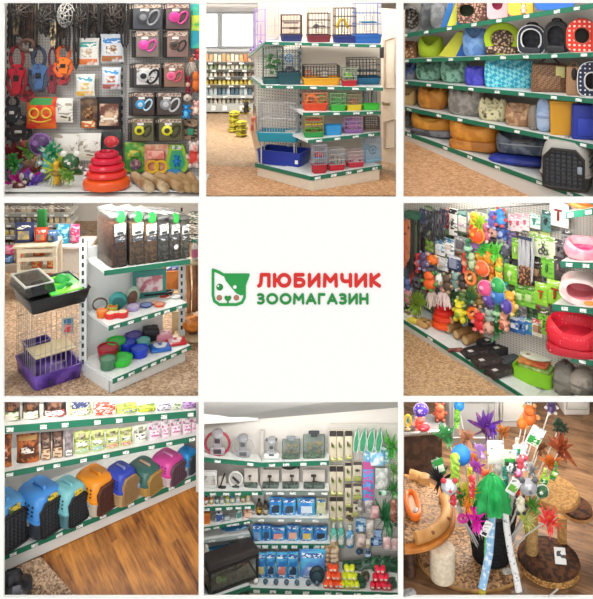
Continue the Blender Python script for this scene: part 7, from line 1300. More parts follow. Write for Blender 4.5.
for i, (x0, x1, y0, c, c2, lb) in enumerate(((207, 229, 546.5, '#3a90c4', '#a8d0e4', 'sky blue long box on the glass shelf over the aquarium'), (229, 250, 541, '#2c9c98', '#c8e0d0', 'teal long box on the glass shelf over the aquarium'))): s8(L6, 'long_blue_box', lb, 'box', x0, x1, y0, box_(mat(c, 'print', c2, 18, th=.65)), .35, .05, .25)
s8(L6, 'cream_figure', 'cream figurine at the left end of the glass shelf', 'figurine', 202.5, 210, 543, lambda w, d, h: [('body', M().lathe([(w * .5, 0), (w * .44, h * .4), (w * .26, h * .7), (w * .3, h * .86), (w * .1, h)], 12), '#e4dccc'), ('base', M().lathe([(w * .52, 0), (w * .52, h * .06)], 12), '#a89c88')], .8)
def aqua(w, d, h):
    t = .012; ps = [('hood', M().rbox((0, -d * .12, h * .78), (w * 1.02, d * .78, h * .20), .015, ty=.9), mat('#3a3230', sc=6, rough=.4))]
    f = M()
    for x in (-w / 2 + t, w / 2 - t):
        for y in (-d / 2 + t, d / 2 - t): f.box((x, y, 0), (t * 2, t * 2, h * .8))
    for z in (0, h * .7):
        f.box((0, -d / 2 + t, z), (w, t * 2, t * 2)); f.box((0, d / 2 - t, z), (w, t * 2, t * 2)); f.box((-w / 2 + t, 0, z), (t * 2, d, t * 2)); f.box((w / 2 - t, 0, z), (t * 2, d, t * 2))
    ps.append(('frame', f, '#2c2624')); ps.append(('glass', M().box((0, -d / 2 + .004, 0), (w * .96, .004, h * .78)), mat('#f0f6f4', 'glass', th=.0)))
    ps.append(('inside_back', M().box((0, d / 2 - .03, .01), (w * .94, .006, h * .75)), mat('#ece2d4', sc=4))); ps.append(('sand_floor', M().box((0, 0, .004), (w * .94, d * .9, .02)), mat('#d8c8b0', 'grain', '#b09c80', 40)))
    k = M(); k.tube([(-w * .38, 0, h * .12), (-w * .1, -.02, h * .26), (w * .15, 0, h * .2), (w * .4, .02, h * .28)], .014, 7); k.tube([(w * .1, 0, h * .2), (w * .28, .04, h * .5)], .009, 6); ps.append(('driftwood', k, mat('#6c5040', 'wood', '#3c2c20', 9)))
    k = M(); [k.ball((-w * .24 + .03 * i, -.03 - .01 * i, h * .14), .03, .025, .04, 8, 5) for i in range(3)]; ps.append(('green_plant', k, mat('#8cac4c', 'noise', '#c8d890', 14)))
    k = M(); k.prism([(w * .27, h * .3), (w * .33, h * .3), (w * .31, h * .44), (w * .28, h * .5)], -.03, -.01); ps.append(('red_ornament', k, '#c05a48')); return ps
c = DL.at(229, .19); mk('aquarium', 'dark framed aquarium with wood and a green plant at the bottom left of the shelving', 'aquarium', c + V((0, 0, .001)), DL.yaw + .02, aqua(.58, .30, .33))
# blue packs
bl, bl2 = '#1f6cb8', '#4cacdc'
def bpack(c, c2, win, tall=False): return lambda w, d, h: bag_(mat(c, 'noise', c2, 9, rough=.35), (('header', -.8, .8, .8, .95, mat('#2f5c9c', 'print', '#e0ecf4', 40, th=.55)), ('window', -.62, .62, .2, .62 if not tall else .5, mat(win, 'noise', '#e4ecf0', 16, th=.58)), ('label', -.7, .5, .06, .17, mat('#d8e4ec', 'print', '#2c5c9c', 40, th=.5))), flat=.3)(w, d, h)
GBk = 'blue aquarium packs on the shelving'
s8(R3, 'dark_bottle', 'dark bottle with yellow label at the left of the third shelf', 'bottle', 256, 262, 499, bottle_('#3a2c24', '#2c2c2c', mat('#c8a040', 'print', '#3c2c1c', 40)), .9)
s8(R3, 'dark_bottle', 'dark brown bottle second from left on the third shelf', 'bottle', 262.5, 268.5, 500, bottle_('#44342a', '#1c1c1c', mat('#b8b4a0', 'print', '#3c2c1c', 40)), .9)
for x0, x1, y0, win, lb in ((269, 282, 497, '#2c3c50', 'blue pack with a dark pump, first from left on third shelf'), (282.5, 296, 497, '#3c4c5c', 'blue pack with a dark pump, second from left on third shelf'), (297, 316, 496, '#d0dce8', 'wide pale blue pack at the right of the third shelf'), (316.5, 326, 498, '#c8c8a8', 'small yellowish pack at the right end of the third shelf')):
    s8(R3, 'blue_pack', lb, 'aquarium pack', x0, x1, y0, bpack('#2f7cc8' if x0 < 316 else '#b8bc84', bl2 if x0 < 316 else '#dcd8b0', win), .4, .03, 0, GBk)
for i, (x0, x1, win) in enumerate(((252, 262, '#7c98c0'), (262, 271, '#3c4c64'), (270.5, 286, '#d89080'), (286, 299.5, '#e0a890'), (300, 313.5, '#d8b85c'), (314, 327.5, '#2c3440'))):
    s8(R4, 'blue_pack', 'blue aquarium pack on the fourth shelf, %s of six' % nth(i, 6), 'aquarium pack', x0, x1, 524.5 - (i == 3) * 1.5, bpack(bl, bl2, win), .5, .03, 0, GBk)
for i, (x0, x1, y0, win) in enumerate(((256, 266, 553, '#d0c080'), (266, 275.5, 552, '#2c3c58'), (276, 288, 551, '#d87868'), (287.5, 298.5, 552, '#2a3c54'), (299, 326, 547, '#8ca0dc'))):
    s8(DK, 'blue_pack', ('tall blue aquarium pack standing on the deck, %s of five' % nth(i, 5)) if i < 4 else 'extra wide pale blue pack with a dark round pump on the deck', 'aquarium pack', x0, x1, y0, bpack('#2470b8' if i < 4 else '#5c90d4', '#58b4dc', win, True), .45, .13, 0, GBk)
c = DK.at(317, .1); mk('round_pump', 'dark round pump leaning on the extra wide blue pack', 'pump', c + V((0, .0, 0)), 0, [('pump_body', M().disc((0, 0, .09), .085, .09, .06), mat('#22343c', sc=9)), ('grille', M().disc((0, -.03, .09), .05, .055, .02), '#34505c')])
for i, px in enumerate((256, 265.5, 276, 286.5, 297, 308, 317)):
    c = DK.at(px, .06); r = .028; mk('glass_ball', 'white ball at the left of the front row on the aquarium deck' if i == 0 else 'dark blue-grey ball on the aquarium deck, %s of six' % nth(i - 1, 6), 'ball', c + V((0, 0, .001)), 0, [('ball', M().ball((0, 0, r), r), mat('#f0efea' if i == 0 else '#4c6478', 'noise', '#c8d4dc', 20, th=.66, rough=.2)), ('cap', M().lathe([(r * .5, 0), (r * .6, .006)], 10), '#3c3c40')], 'balls along the front of the deck')
# pegs on the right: long cards
P8 = Plane((330, YW8 - .02), (402, YW8 - .02))
def h8(nm, lb, cat, x0, y0, x1, y1, bld, d=.05, off=.07, g=None): hang(P8, nm, lb, cat, x0, y0, x1, y1, bld, d, off, g)
GP8 = 'long beige cards with green base on the pegs'
rown = ('top', 'second', 'third')
for r_, (y0, y1, xs) in enumerate(((431, 462, ((329.5, 336.3), (336.7, 343.5), (345, 352.5))), (466.5, 496, ((329.5, 336.3), (336.7, 343.5), (345, 351.5))), (497.5, 521, ((329.5, 336.3), (336.7, 343.5), (345, 351.5))))):
    for i, (x0, x1) in enumerate(xs):
        yy = (y0, y1) if i < 2 else ((y0, y1 - 2), (463, 481), (484, 507))[r_]
        h8('net_card', 'long beige card with a dark stick and olive base in the %s row, %s' % (rown[r_], ('left', 'middle', 'right')[i]), 'hanging card', x0, yy[0], x1, yy[1], card_(mat('#ddd2b8', sc=8), (('stick', 'bar', '#54443c', -.3, .55, .55), ('leaf_mark', 'disc', mat('#788c3c', sc=9), .1, .5, .34), ('olive_base', 'wide', mat('#a4a85c', 'print', '#e0dcb0', 40, th=.7), 0, .08, .9)), header='#3c3634'), .05, .07, GP8)
for i, (x0, y0, x1, y1) in enumerate(((353, 462, 362, 481), (353, 484, 362, 499), (353, 502, 361, 516))):
    h8('net_card', 'short beige card with a dark fish mark and olive base, %s in its column' % ('top', 'middle', 'lowest')[i], 'hanging card', x0, y0, x1, y1, card_(mat('#d8ceb4', sc=8), (('fish_mark', 'fish', '#4c4438', -.1, .55, .42), ('olive_base', 'wide', mat('#a0a858', sc=8), 0, .12, .9)), header='#58504c'), .05, .08, GP8)
for i, (x0, y0, x1, y1, c) in enumerate(((330, 523, 337, 546, '#5cb0a0'), (337.5, 523, 344.5, 546, '#58a898'), (346, 526, 354, 546, '#4c8cb8'))):
    h8('teal_tube', ('teal tube pack with a white cap, %s of two' % ('left', 'right')[i]) if i < 2 else 'blue-green tube pack right of the teal pair', 'tube', x0, y0, x1, y1, bottle_(mat(c, 'print', '#d8ece8', 22, th=.72), '#e4ecd8', mat('#d8d4cc', 'noise', c, 16)), .06, .07)
for i, (x0, x1) in enumerate(((353.5, 359), (359.5, 366.5), (367, 374.5), (375.5, 382))):
    h8('fish_net', 'green aquarium net head in the top right row, %s' % nth(i, 4), 'fish net', x0, 428, x1, 452, lambda w, d, h: [('net', M().prism([(-w * .5, h * .1), (w * .15, 0), (w * .5, h * .45), (w * .4, h), (-w * .1, h * .85), (-w * .45, h * .5)], -d * .3, d * .2), mat('#1f7c50', 'check', '#54a87c', 90)), ('rim', M().tube([(-w * .5, -d * .3, h * .1), (w * .15, -d * .3, 0), (w * .5, -d * .3, h * .45), (w * .4, -d * .3, h), (-w * .1, -d * .3, h * .85), (-w * .45, -d * .3, h * .5)], .006, 5, True), '#d8e4dc')], .05, .08, 'green nets')
misc = ((385, 428, 398, 456, 'feather', '#4ca83c', '#9cd078', 'bushy bright green plastic plant'), (364, 448, 390, 466, 'card', '#7cb8d8', '#e0ecf0', 'wide pale blue printed card'), (363, 463, 374, 503, 'card', '#5c9cdc', '#d05c9c', 'tall blue and pink printed packet'), (375, 468, 389, 488, 'bag', '#d8d8d4', '#a8b0a8', 'white crinkled bag'), (379, 486, 389, 497, 'card', '#2f7c54', '#c8e0d0', 'dark green packet'), (389, 460, 398, 476, 'feather', '#6c9c54', '#c0d0a8', 'sage green plastic plant at the right edge'), (389, 478, 398, 496, 'feather', '#3c8c44', '#a8c890', 'green plastic plant at the right edge'), (380, 496, 392, 530, 'feather', '#1f6c3c', '#5ca070', 'long dark green plastic plant'), (356, 500, 364, 516, 'rope', '#8c8480', '#c8c0bc', 'grey rope tubing'), (364, 500, 373, 512, 'bag', '#8c8488', '#c0b8b8', 'greyish bag'), (370, 506, 380, 517, 'bag', '#d8b0b0', '#b88888', 'pale pink bag'), (389, 500, 398, 522, 'rope', '#9c5c4c', '#d0a090', 'brown-red rope'), (356, 520, 366, 534, 'card', '#3c78a8', '#c0d8e8', 'small blue card'), (366, 520, 374, 536, 'bag', '#a8a098', '#d8d0c8', 'beige bag'), (356, 534, 366, 546, 'bag', '#d8c4bc', '#a8948c', 'cream bag'), (364, 538, 371, 547, 'bag', '#e4dcc8', '#b8a888', 'ivory bag'), (370, 532, 382, 548, 'card', '#2c5c9c', '#a8c4e4', 'royal blue card'), (383, 537, 391, 548, 'bag', '#d8acac', '#f0d8d4', 'pink shell bag, left one'), (390, 538, 398, 549, 'bag', '#dcb4b0', '#f4e0dc', 'pink shell bag, right one'), (386, 526, 394, 538, 'rope', '#3c4c44', '#90a098', 'dark grey tubing'), (346, 509, 353, 524, 'card', '#c8bc8c', '#4c4438', 'narrow khaki card'), (355, 547, 363, 556, 'fish', '#34506c', '#c8d4e0', 'small dark blue fish toy on the wall'), (363, 548, 373, 562, 'rope', '#4c6c94', '#a8bcd4', 'blue-grey coiled airline'))
for i, (x0, y0, x1, y1, kd, c, c2, lb) in enumerate(misc):
    b_ = card_(mat(c, 'print', c2, 26, th=.62), (('goods', 'sq', mat(c2, 'noise', c, 16), 0, .42, .5),), header=mat(c2, sc=8)) if kd == 'card' else bag_(mat(c, 'noise', c2, 16), (('label', -.5, .5, .3, .6, mat(c2, 'print', c, 40)),), flat=.2) if kd == 'bag' else (lambda w, d, h, c=c: [('fish_body', M().ball((0, 0, h * .5), w * .4, d * .4, h * .3), c), ('tail', M().prism([(w * .3, h * .5), (w * .5, h * .8), (w * .5, h * .2)], -.01, .01), c)]) if kd == 'fish' else pompom_(mat(c, 'noise', c2, 14, th=.6), c2, kd)
    h8({'card': 'printed_card', 'bag': 'goods_bag', 'feather': 'plastic_plant', 'rope': 'airline_tubing', 'fish': 'fish_toy'}[kd], lb + ' on the pegs right of the beige cards', 'aquarium goods', x0, y0, x1, y1, b_, .08, .06 + .02 * (i % 3))
# piles on the deck
def pile(px, y0, n_, w, d, h, c, c2, nm, lb, cat, s, g, rows_=1, rz=.1, lean=0):
    pass
GBr = 'brown bricks stacked on the deck'
for j in range(5):
    c = DK.at(331.5 - (j % 2) * .8, .32); mk('peat_brick', 'brown paper brick in the stack on the deck, %s' % ('lowest', 'second up', 'third up', 'fourth up', 'topmost')[j], 'brick', c + V((0, 0, .001 + j * .052)), .08 - .05 * (j % 3), [('brick', M().rbox((0, 0, 0), (.165, .13, .05), .02), mat(('#8c6c50', '#9c7858', '#7c5c44', '#a08060', '#94704e')[j], 'noise', '#c8ac8c', 16)), ('white_band', M().box((.02, -.066, .012), (.06, .003, .026)), '#e0d4c0')], GBr)
for nm, cols, px0, n_, rr, lb, g in (('orange_bag', ('#ee5428', '#f06a3c', '#e84820'), 326, 4, 3, 'bright orange gravel bag', 'orange gravel bags on the deck'), ('yellow_bag', ('#d8e020', '#c8d818', '#e4e83c'), 342.5, 4, 3, 'lime yellow gravel bag', 'yellow gravel bags on the deck'), ('red_bag', ('#e02040', '#d41c38', '#ec3450'), 373, 4, 3, 'red gravel bag', 'red gravel bags on the deck')):
    for r_ in range(rr):
        for i in range(n_ - (r_ if n_ > 1 else 0)):
            c = DK.at(px0 + i * (5 if nm != 'red_bag' else 5.4) + r_ * 2.2, .06 + .055 * r_); mk(nm, '%s, %s in the %s row of its pile' % (lb, nth(i, n_ - r_), ('front', 'second', 'rear')[r_]), 'gravel bag', c + V((0, 0, .002 + r_ * .046)), .15 * ((i + r_) % 3 - 1), pillow_(mat(cols[(i + r_) % 3], 'noise', cols[(i + 1) % 3], 14, rough=.35), .1, 'bag_body')(.062, .10, .05) + [('label', M().rbox((0, -.045, .02), (.03, .012, .018), .003), '#f0e8d8')], g)
for i, (px, s, zz_, c, w) in enumerate(((349, .33, .0, '#2c5c44', .15), (358, .34, .0, '#34503c', .16), (367, .36, .02, '#4c6858', .15), (376, .34, .05, '#2c6440', .14), (386, .33, .06, '#24583a', .15), (395, .32, .05, '#1f4c34', .14), (357, .14, 0, '#2c5c48', .10), (362, .09, 0, '#245040', .09), (365, .18, .0, '#6c584c', .10), (392, .1, 0, '#3c4c40', .10))):
    c_ = DK.at(px, s); mk('plant_mat', 'dark green plastic plant mat heaped at the back of the deck, %s' % nth(i, 6) if i < 6 else 'small dark green packet between the gravel bag piles, %s' % nth(i - 6, 4), 'plastic plant', c_ + V((0, 0, .001)), R.uniform(-.4, .4), pillow_(mat(c, 'noise', '#a8b8a8', 14, th=.64), .25, 'mat_body')(w, .12, .06 + zz_) + [('stem', M().tube([(-w * .2, -.03, .05 + zz_), (0, -.05, .09 + zz_), (w * .3, -.02, .1 + zz_)], .012, 6, r1=.006), '#1c4a30')], 'dark green mats and packets on the deck')
# ------------------------------------------------------------------ bottom right: basket of feather wands between two cat trees
zf9 = 0.0
m = M(); m.hexa([(X(403, 8.04), 8.04, -.02), (X(598, 8.04), 8.04, -.02), (X(598, 13.6), 13.6, -.02), (X(401, 13.6), 13.6, -.02)], [(X(403, 8.04), 8.04, 0), (X(598, 8.04), 8.04, 0), (X(598, 13.6), 13.6, 0), (X(401, 13.6), 13.6, 0)]); struct('floor', m, mat('#a07a58', 'plank', '#4e3424', th=.5, rough=.4))
back_wall(396, 606, 11.9, 2, mat('#c8c4be', 'flat'))
def g9(px, py): return onplane(px, py, V((0, 9, 0)), V((0, 0, 1)))
# pale cabinets and grey stand at the back
for i, (x0, x1, y0, y1, y, c, lb) in enumerate(((500, 532, 396, 424, 11.0, '#d4d2cc', 'white cabinet against the back wall, left of the pair behind the wands'), (564, 590, 392, 417, 11.3, '#dcdad6', 'white cabinet against the back wall at the top right corner'), (449, 499, 396, 428, 10.6, '#9a9a98', 'grey cabinet against the back wall behind the purple feather'))):
    zt_ = Z(y0, y); w_ = (x1 - x0) * y / F; k = M(); k.tube([(-w_ * .42, -.21, .1), (w_ * .42, -.21, .1), (w_ * .42, -.21, zt_ * .9), (-w_ * .42, -.21, zt_ * .9)], .012, 4, True); h_ = M(); h_.rbox((w_ * .3, -.215, zt_ * .6), (.03, .03, .16), .008)
    mk('cabinet', lb, 'cabinet', (X((x0 + x1) / 2, y), y + .2, 0), 0, [('cabinet_body', M().rbox((0, 0, 0), (w_, .4, zt_), .02), mat(c, 'flat')), ('panel_moulding', k, '#b8b6b0'), ('handle', h_, '#8a8a88')])
# display tray with toys at the upper left
y = 9.9
dt = PT(421, 437, y); m = M(); m.rbox((0, 0, 0), (.62, .4, .05), .02); k = M(); k.tube([(-.3, -.21, .05), (.3, -.21, .05)], .02, 8); b_ = M(); b_.box((-.02, .02, -dt.z), (.5, .3, dt.z))
mk('display_stand', 'dark brown display stand with a silver rail at the upper left of the wand basket', 'stand', (X(424, y), y + .22, dt.z), .12, [('tray', m, mat('#a8a8a8', metal=.5, rough=.3)), ('rail', k, mat('#d0d0d0', metal=.8, rough=.25)), ('stand_body', b_, mat('#3c2c24', 'noise', '#5c4438', 9))])
zt_ = dt.z + .052
def on9(nm, lb, cat, x0, x1, y0, y1, bld, yy=10.1, g=None): 
    w_ = (x1 - x0) * yy / F; zb_ = max(Z(y1, yy), zt_); mk(nm, lb, cat, (X((x0 + x1) / 2, yy), yy, zb_), 0, bld(w_, w_ * .8, Z(y0, yy) - zb_), g)
for x0, x1, y0, y1, c, c2, kd, yy, lb in ((403.5, 412, 413, 428, '#e8c020', '#3c7c3c', 'ringtoy', 10.0, 'yellow flower-like ring toy on the display stand'), (412, 427, 416, 434, '#e8503c', '#f8a090', 'plush', 10.0, 'red plush toy on the display stand'), (418, 430, 424, 437, '#d82c3c', '#f08080', 'ball', 9.95, 'crimson ball on the display stand'), (414, 428, 403, 424, '#4c34b0', '#b8a8e8', 'ball', 10.25, 'violet dotted egg toy on the display stand'), (432, 447, 402, 426, '#c8623c', '#8c3c24', 'plush', 10.2, 'rusty orange plush toy on the display stand'), (404, 412, 426, 438, '#c8a878', '#7c5c3c', 'mouse', 9.95, 'beige mouse toy on the display stand')):
    on9('cat_toy', lb, 'cat toy', x0, x1, y0, y1, pompom_(mat(c, 'dots' if 'dotted' in lb else 'noise', c2, 26, th=.3 if 'dotted' in lb else .64), c2, kd), yy, 'toys on the display stand')
# left cat tree with the round bed
def cut9(x, y): return max(x, .1345 * y + .004)       # the round bed is cut straight along the side wall
def ell(cx, cy, rx, ry, z, n=48): return [(cut9(cx + rx * math.cos(2 * pi * i / n), cy + ry * math.sin(2 * pi * i / n)), cy + ry * math.sin(2 * pi * i / n), z) for i in range(n)]
carpet = mat('#c89c6c', 'grain', '#5c3c24', 48, th=.34)
wood9 = mat('#dca868', 'wood', '#b87c3c', 7)
LT = empty('cat_tree', (X(440, 8.5), 8.5, 0)); tag(LT, 'left cat tree with a wood-rimmed round bed, white post and speckled carpet base', 'cat tree'); lo = LT.location
def L9(nm, m, c, par=None): m.v = [v - lo for v in m.v] if par is None else m.v; return mesh_obj(nm, m, c, par or LT)
bx, by = X(471, 8.52), 8.52
m = M(); m.loft([ell(bx, by, .55, .44, .001), ell(bx, by, .56, .45, .02), ell(bx, by, .56, .45, .045), ell(bx, by, .54, .43, .06)]); L9('base_platform', m, carpet)
m = M(); m.loft([ell(bx, by, .566, .456, .004), ell(bx, by, .57, .46, .02), ell(bx, by, .57, .46, .035), ell(bx, by, .565, .455, .045)], False, False); L9('base_rim', m, mat('#c8985c', 'wood', '#8c6438', 7))
px_, py_ = X(442.5, 8.2), 8.2
m = M(); m.lathe([(.120, .06), (.128, .08), (.128, .36), (.12, .37)], 24, c=(px_, py_, 0)); L9('white_post', m, mat('#e0d0b8', 'noise', '#d4c0a4', 30))
cx, cy, r9, z9 = X(396, 8.72), 8.72, .64, .40
m = M(); m.loft([ell(cx, cy, r9 * .96, r9 * .94, z9 - .035), ell(cx, cy, r9, r9 * .99, z9 - .02), ell(cx, cy, r9, r9 * .99, z9 + .01), ell(cx, cy, r9 * .98, r9 * .97, z9 + .02)]); L9('bed_plate', m, mat('#d88c3c', 'wood', '#b0641c', 6))
m = M(); m.loft([ell(cx, cy, r9 * .84, r9 * .84, z9 + .015), ell(cx, cy, r9 * .84, r9 * .84, z9 + .05), ell(cx, cy, r9 * .7, r9 * .7, z9 + .06)]); L9('bed_carpet', m, carpet)
def arc(a0, a1, rr, z, n=16): return [(cx + rr * math.cos(math.radians(a0 + (a1 - a0) * i / n)), cy + rr * math.sin(math.radians(a0 + (a1 - a0) * i / n)), z) for i in range(n + 1)]
m = M(); m.tube(arc(-76, 12, r9 * .86, z9 + .075), .062, 10); lg = L9('rim_log', m, wood9)
q_ = arc(12, 14, r9 * .86, z9 + .075); m = M(); m.v = []; m.tube([V(q_[0]) - lo, V(q_[0]) - lo + V((-.002, .006, 0))], .055, 10); L9('cut_end', m, '#ecd8a8', lg)
for t_ in (-58, -30): c_ = arc(t_, t_ + 1, r9 * .86 + .045, z9 + .11)[0]; k = M(); k.ball(V(c_) - lo, .022, .014, .022); L9('knot', k, '#8c5424', lg)
m = M(); m.tube(arc(50, 66, r9 * .86, z9 + .075), .06, 10); L9('rim_log', m, wood9)
m = M(); p_ = arc(48, 49, r9 * .86, 0)[0]; m.lathe([(.07, z9 + .02), (.066, z9 + .12), (.05, z9 + .13)], 14, c=(p_[0], p_[1], 0)); L9('stump', m, mat('#c8985c', 'wood', '#94683c', 8))
m = M(); m.tube([(X(411, 8.3), 8.3, .0), (X(410, 8.4), 8.4, .37)], .05, 10); L9('dark_post', m, mat('#5c3c28', 'noise', '#3c2418', 20))
m = M(); m.torus(.062, .20, .03, .04, 0, n=26, e=2.4); k = M(); k.lathe([(.06, .01), (.06, .03), (.04, .035)], 22, sy=3); c_ = V((X(412.5, 8.66), 8.66, z9 + .062)); r_ = M(); r_.ball((.02, -.12, .06), .03)
mk('orange_toy_tray', 'orange and cream ring-shaped cat tray lying on the left cat bed', 'cat toy', c_, 0, [('ring_track', m, mat('#f07a28', sc=5, rough=.35)), ('inner_disc', k, mat('#e8c8a8', sc=6)), ('ball', r_, '#d8d8dc')])
mk('grey_mat', 'small grey cloth on the floor at the lower left corner by the cat tree', 'cloth', g9(408, 594) + V((0, .0, .001)), .3, [('cloth', M().rbox((0, 0, 0), (.16, .1, .02), .03), mat('#8c8c8c', 'noise', '#b8b8b8', 20))])
# right cat tree
RT9 = empty('cat_tree', (X(549, 8.4), 8.42, 0)); tag(RT9, 'right cat tree with brown drum, tan post and three round platforms', 'cat tree'); ro = RT9.location
fur = mat('#5a3418', 'noise', '#2c1608', 16, rough=.95); tan = mat('#c8985c', 'noise', '#a87c44', 30, rough=.9); rope = mat('#b8854c', 'noise', '#7c5028', 40, rough=.9)
def R9(nm, m, c): m.v = [v - ro for v in m.v]; return mesh_obj(nm, m, c, RT9)
ax, ay = X(548.5, 8.42), 8.42
m = M(); m.lathe([(.27, .001), (.30, .01), (.305, .05), (.30, .075)], 36, c=(ax, ay, 0)); R9('drum', m, rope)
m = M(); m.lathe([(.30, .07), (.318, .09), (.31, .12), (.27, .135), (.1, .14)], 36, c=(ax, ay, 0)); R9('drum_top', m, fur)
m = M()
for i in range(3): m.tube(ell(ax, ay, .306, .306, .02 + i * .022, 36), .011, 5, True)
R9('rope_winding', m, mat('#c89858', 'noise', '#8c602c', 40, rough=.9))
m = M(); m.lathe([(.062, .13), (.066, .15), (.066, .70), (.06, .71)], 20, c=(X(531.5, 8.45), 8.45, 0)); R9('tan_post', m, mat('#b8925c', 'noise', '#9c7844', 50, rough=.95))
m = M(); m.lathe([(.05, .13), (.05, .40)], 16, c=(X(562, 8.62), 8.62, 0)); R9('short_post', m, tan)
mx, my = X(576, 8.72), 8.72
m = M(); m.loft([ell(mx, my, .16, .19, .385), ell(mx, my, .175, .205, .40), ell(mx, my, .175, .205, .425)]); R9('middle_platform', m, mat('#c8945c', 'wood', '#a06c34', 7))
m = M(); m.loft([ell(mx, my, .168, .196, .422), ell(mx, my, .165, .19, .448), ell(mx, my, .1, .12, .455)]); R9('middle_cover', m, fur)
tx, ty = X(553, 8.52), 8.52
m = M(); m.loft([ell(tx, ty, .235, .25, .69), ell(tx, ty, .262, .275, .705), ell(tx, ty, .262, .275, .735), ell(tx, ty, .25, .265, .755), ell(tx, ty, .1, .1, .76)]); R9('top_platform', m, tan)
m = M(); m.tube(ell(tx, ty, .262, .275, .705, 36), .014, 6, True); R9('top_rim', m, mat('#a8743c', 'wood', '#7c5028', 9))
c_ = PT(561, 545, 8.14); mk('price_card', 'white price tag with dark marks leaning on the brown drum of the right cat tree', 'tag', V((c_.x, 8.10, .142)), -.1, [('tag', M().at((0, 0, 0), rx=-.1).rbox((0, 0, 0), (.115, .006, .145), .004), mat('#ecebe8', 'print', '#4c4844', 20, th=.75)), ('string', M().tube([(.0, 0, .14), (.02, .06, .24), (.01, .12, .3)], .003, 4), '#d8d8d8')]) if 0 else mk('price_card', 'white price tag with dark marks lying on the brown drum of the right cat tree', 'tag', V((X(561, 8.28), 8.28, .137)), -.12, [('tag', M().at((0, 0, 0), rx=-.6).rbox((0, 0, 0), (.115, .006, .145), .004), mat('#ecebe8', 'print', '#4c4844', 20, th=.75))])
mk('white_stick', 'white thin strip lying beside the drum on the wooden floor', 'strip', g9(556, 594) + V((0, 0, .012)), 0, [('strip', M().tube([(-.1, -.06, 0), (.12, .12, 0)], .01, 6), '#e0dcd4')])
# the black mesh basket with wands
BX, BY = X(491, 8.5), 8.5
def basket():
    m = M(); n = 32; k = 13; prof = [(.19 + .085 * i / k, .001 + .56 * i / k) for i in range(k + 1)]
    for r, z in prof: m.tube([(r * math.cos(2 * pi * i / n), r * math.sin(2 * pi * i / n), z) for i in range(n)], .0045, 4, True)
    for i in range(n * 2): a = 2 * pi * i / n / 2; m.bar((prof[0][0] * math.cos(a), prof[0][0] * math.sin(a), 0), (prof[-1][0] * math.cos(a), prof[-1][0] * math.sin(a), .56), .004)
    b_ = M(); b_.lathe([(.185, .002), (.185, .012)], 28); l = M(); l.lathe([(.18, .012), (.262, .54)], 28, c0=False, c1=False); r_ = M(); r_.tube([(.277 * math.cos(2 * pi * i / n), .277 * math.sin(2 * pi * i / n), .562) for i in range(n)], .014, 7, True)
    return [('mesh_wall', m, '#17171a'), ('basket_floor', b_, '#141416'), ('liner', l, mat('#1e1e22', 'noise', '#2c2c32', 20)), ('rim', r_, '#202024')]
mk('mesh_basket', 'black wire mesh basket holding feather wands on the carpeted base', 'basket', (BX, BY, .066), 0, basket())
def wand(lb, px, py, y, kd, c, c2, size_=12, stick='#d8d4cc', card=None, bx=None, cat='cat wand', hh=None):
    """stick from inside the basket up to a toy at the given place"""
    t = PT(px, py, y); b_ = V((BX + (t.x - BX) * .25, BY + (t.y - BY) * .2, .12)); s = size_ * y / F; h_ = (hh or size_) * y / F
    st = M(); d = t - b_; st.tube([V((0, 0, 0)), d * .5 + V((0, .01, .02)), d], .0075, 6); ps = [('stick', st, stick)]
    for nm, mm, aa in pompom_(c, c2, kd)(s, s * .8, h_): mm.v = [v + d - V((0, 0, h_ * .45)) for v in mm.v]; ps.append((nm, mm, aa))
    if card:
        q = d * card[2] + V((0, -.04, 0)); k = M(); k.at(q, rz=card[3], ry=card[4]); k.rbox((0, 0, -.08), (.12 * card[5], .008, .17 * card[5]), .006); l = M(); l.at(q, rz=card[3], ry=card[4]); l.rbox((0, -.007, -.05 * card[5]), (.10 * card[5], .006, .07 * card[5]), .006); ps.append(('card', k, mat(card[0], 'print', '#8c9088', 26, th=.85), [('logo_patch', l, mat(card[1], 'print', '#e8f0d8', 30, th=.8))]))
    mk('cat_wand', lb, cat, b_, 0, ps, 'cat wands in the mesh basket')
n_ = lambda a, b_, t=.6, s=16: mat(a, 'noise', b_, s, th=t)
gw, wg = ('#2c9c44', '#d8e4c8'), ('#ecebe4', '#3c9c3c')
wand('wand with a big purple and brown feather plume', 487, 424, 8.9, 'feather', n_('#5c2c88', '#8c4c6c'), '#4c2c28', 30, hh=26)
wand('wand with a violet feather puff beside the purple plume', 493, 428, 8.85, 'feather', n_('#6a38b8', '#8c60d0'), '#5c34a0', 13)
wand('wand with a fluffy green feather head at the upper left', 447, 434, 8.8, 'feather', n_('#3c8c4c', '#7cb88c'), '#3c8c4c', 22, hh=22)
wand('wand with a bright blue pompom high at the upper left', 459, 406, 9.0, 'ball', n_('#2c8cd8', '#58b0e8'), None, 11)
wand('wand with a lime green ribbon under the high blue pompom', 457, 420, 8.95, 'rope', n_('#7cc43c', '#a8dc60'), '#5ca030', 9, hh=18)
wand('wand with a large bright blue ball', 461, 456, 8.45, 'ball', n_('#2a80dc', '#4c9cec'), None, 20)
wand('wand with a pink and violet feather boa below the blue ball', 477, 466, 8.4, 'feather', n_('#b850b8', '#e088c8'), '#8c3c9c', 19, hh=15)
wand('wand with orange feathers beside the blue ball', 474, 459, 8.5, 'feather', n_('#e87c2c', '#f0a850'), '#d85c20', 13)
wand('wand with a tan feather plume left of the purple plume', 467, 436, 8.75, 'feather', n_('#c08868', '#8c5c44'), '#a06c4c', 17, hh=20)
wand('wand with a brown curled feather at the right of the purple plume', 504, 430, 8.8, 'feather', n_('#b06428', '#d08840'), '#8c4c1c', 14)
wand('wand with a brown and green card, top centre of the basket', 517, 446, 8.6, 'rope', n_('#d8d0c8', '#a8a098'), '#e8e4dc', 8, hh=14, card=('#e4e8dc', '#2c9c44', .98, .1, -.1, .85))
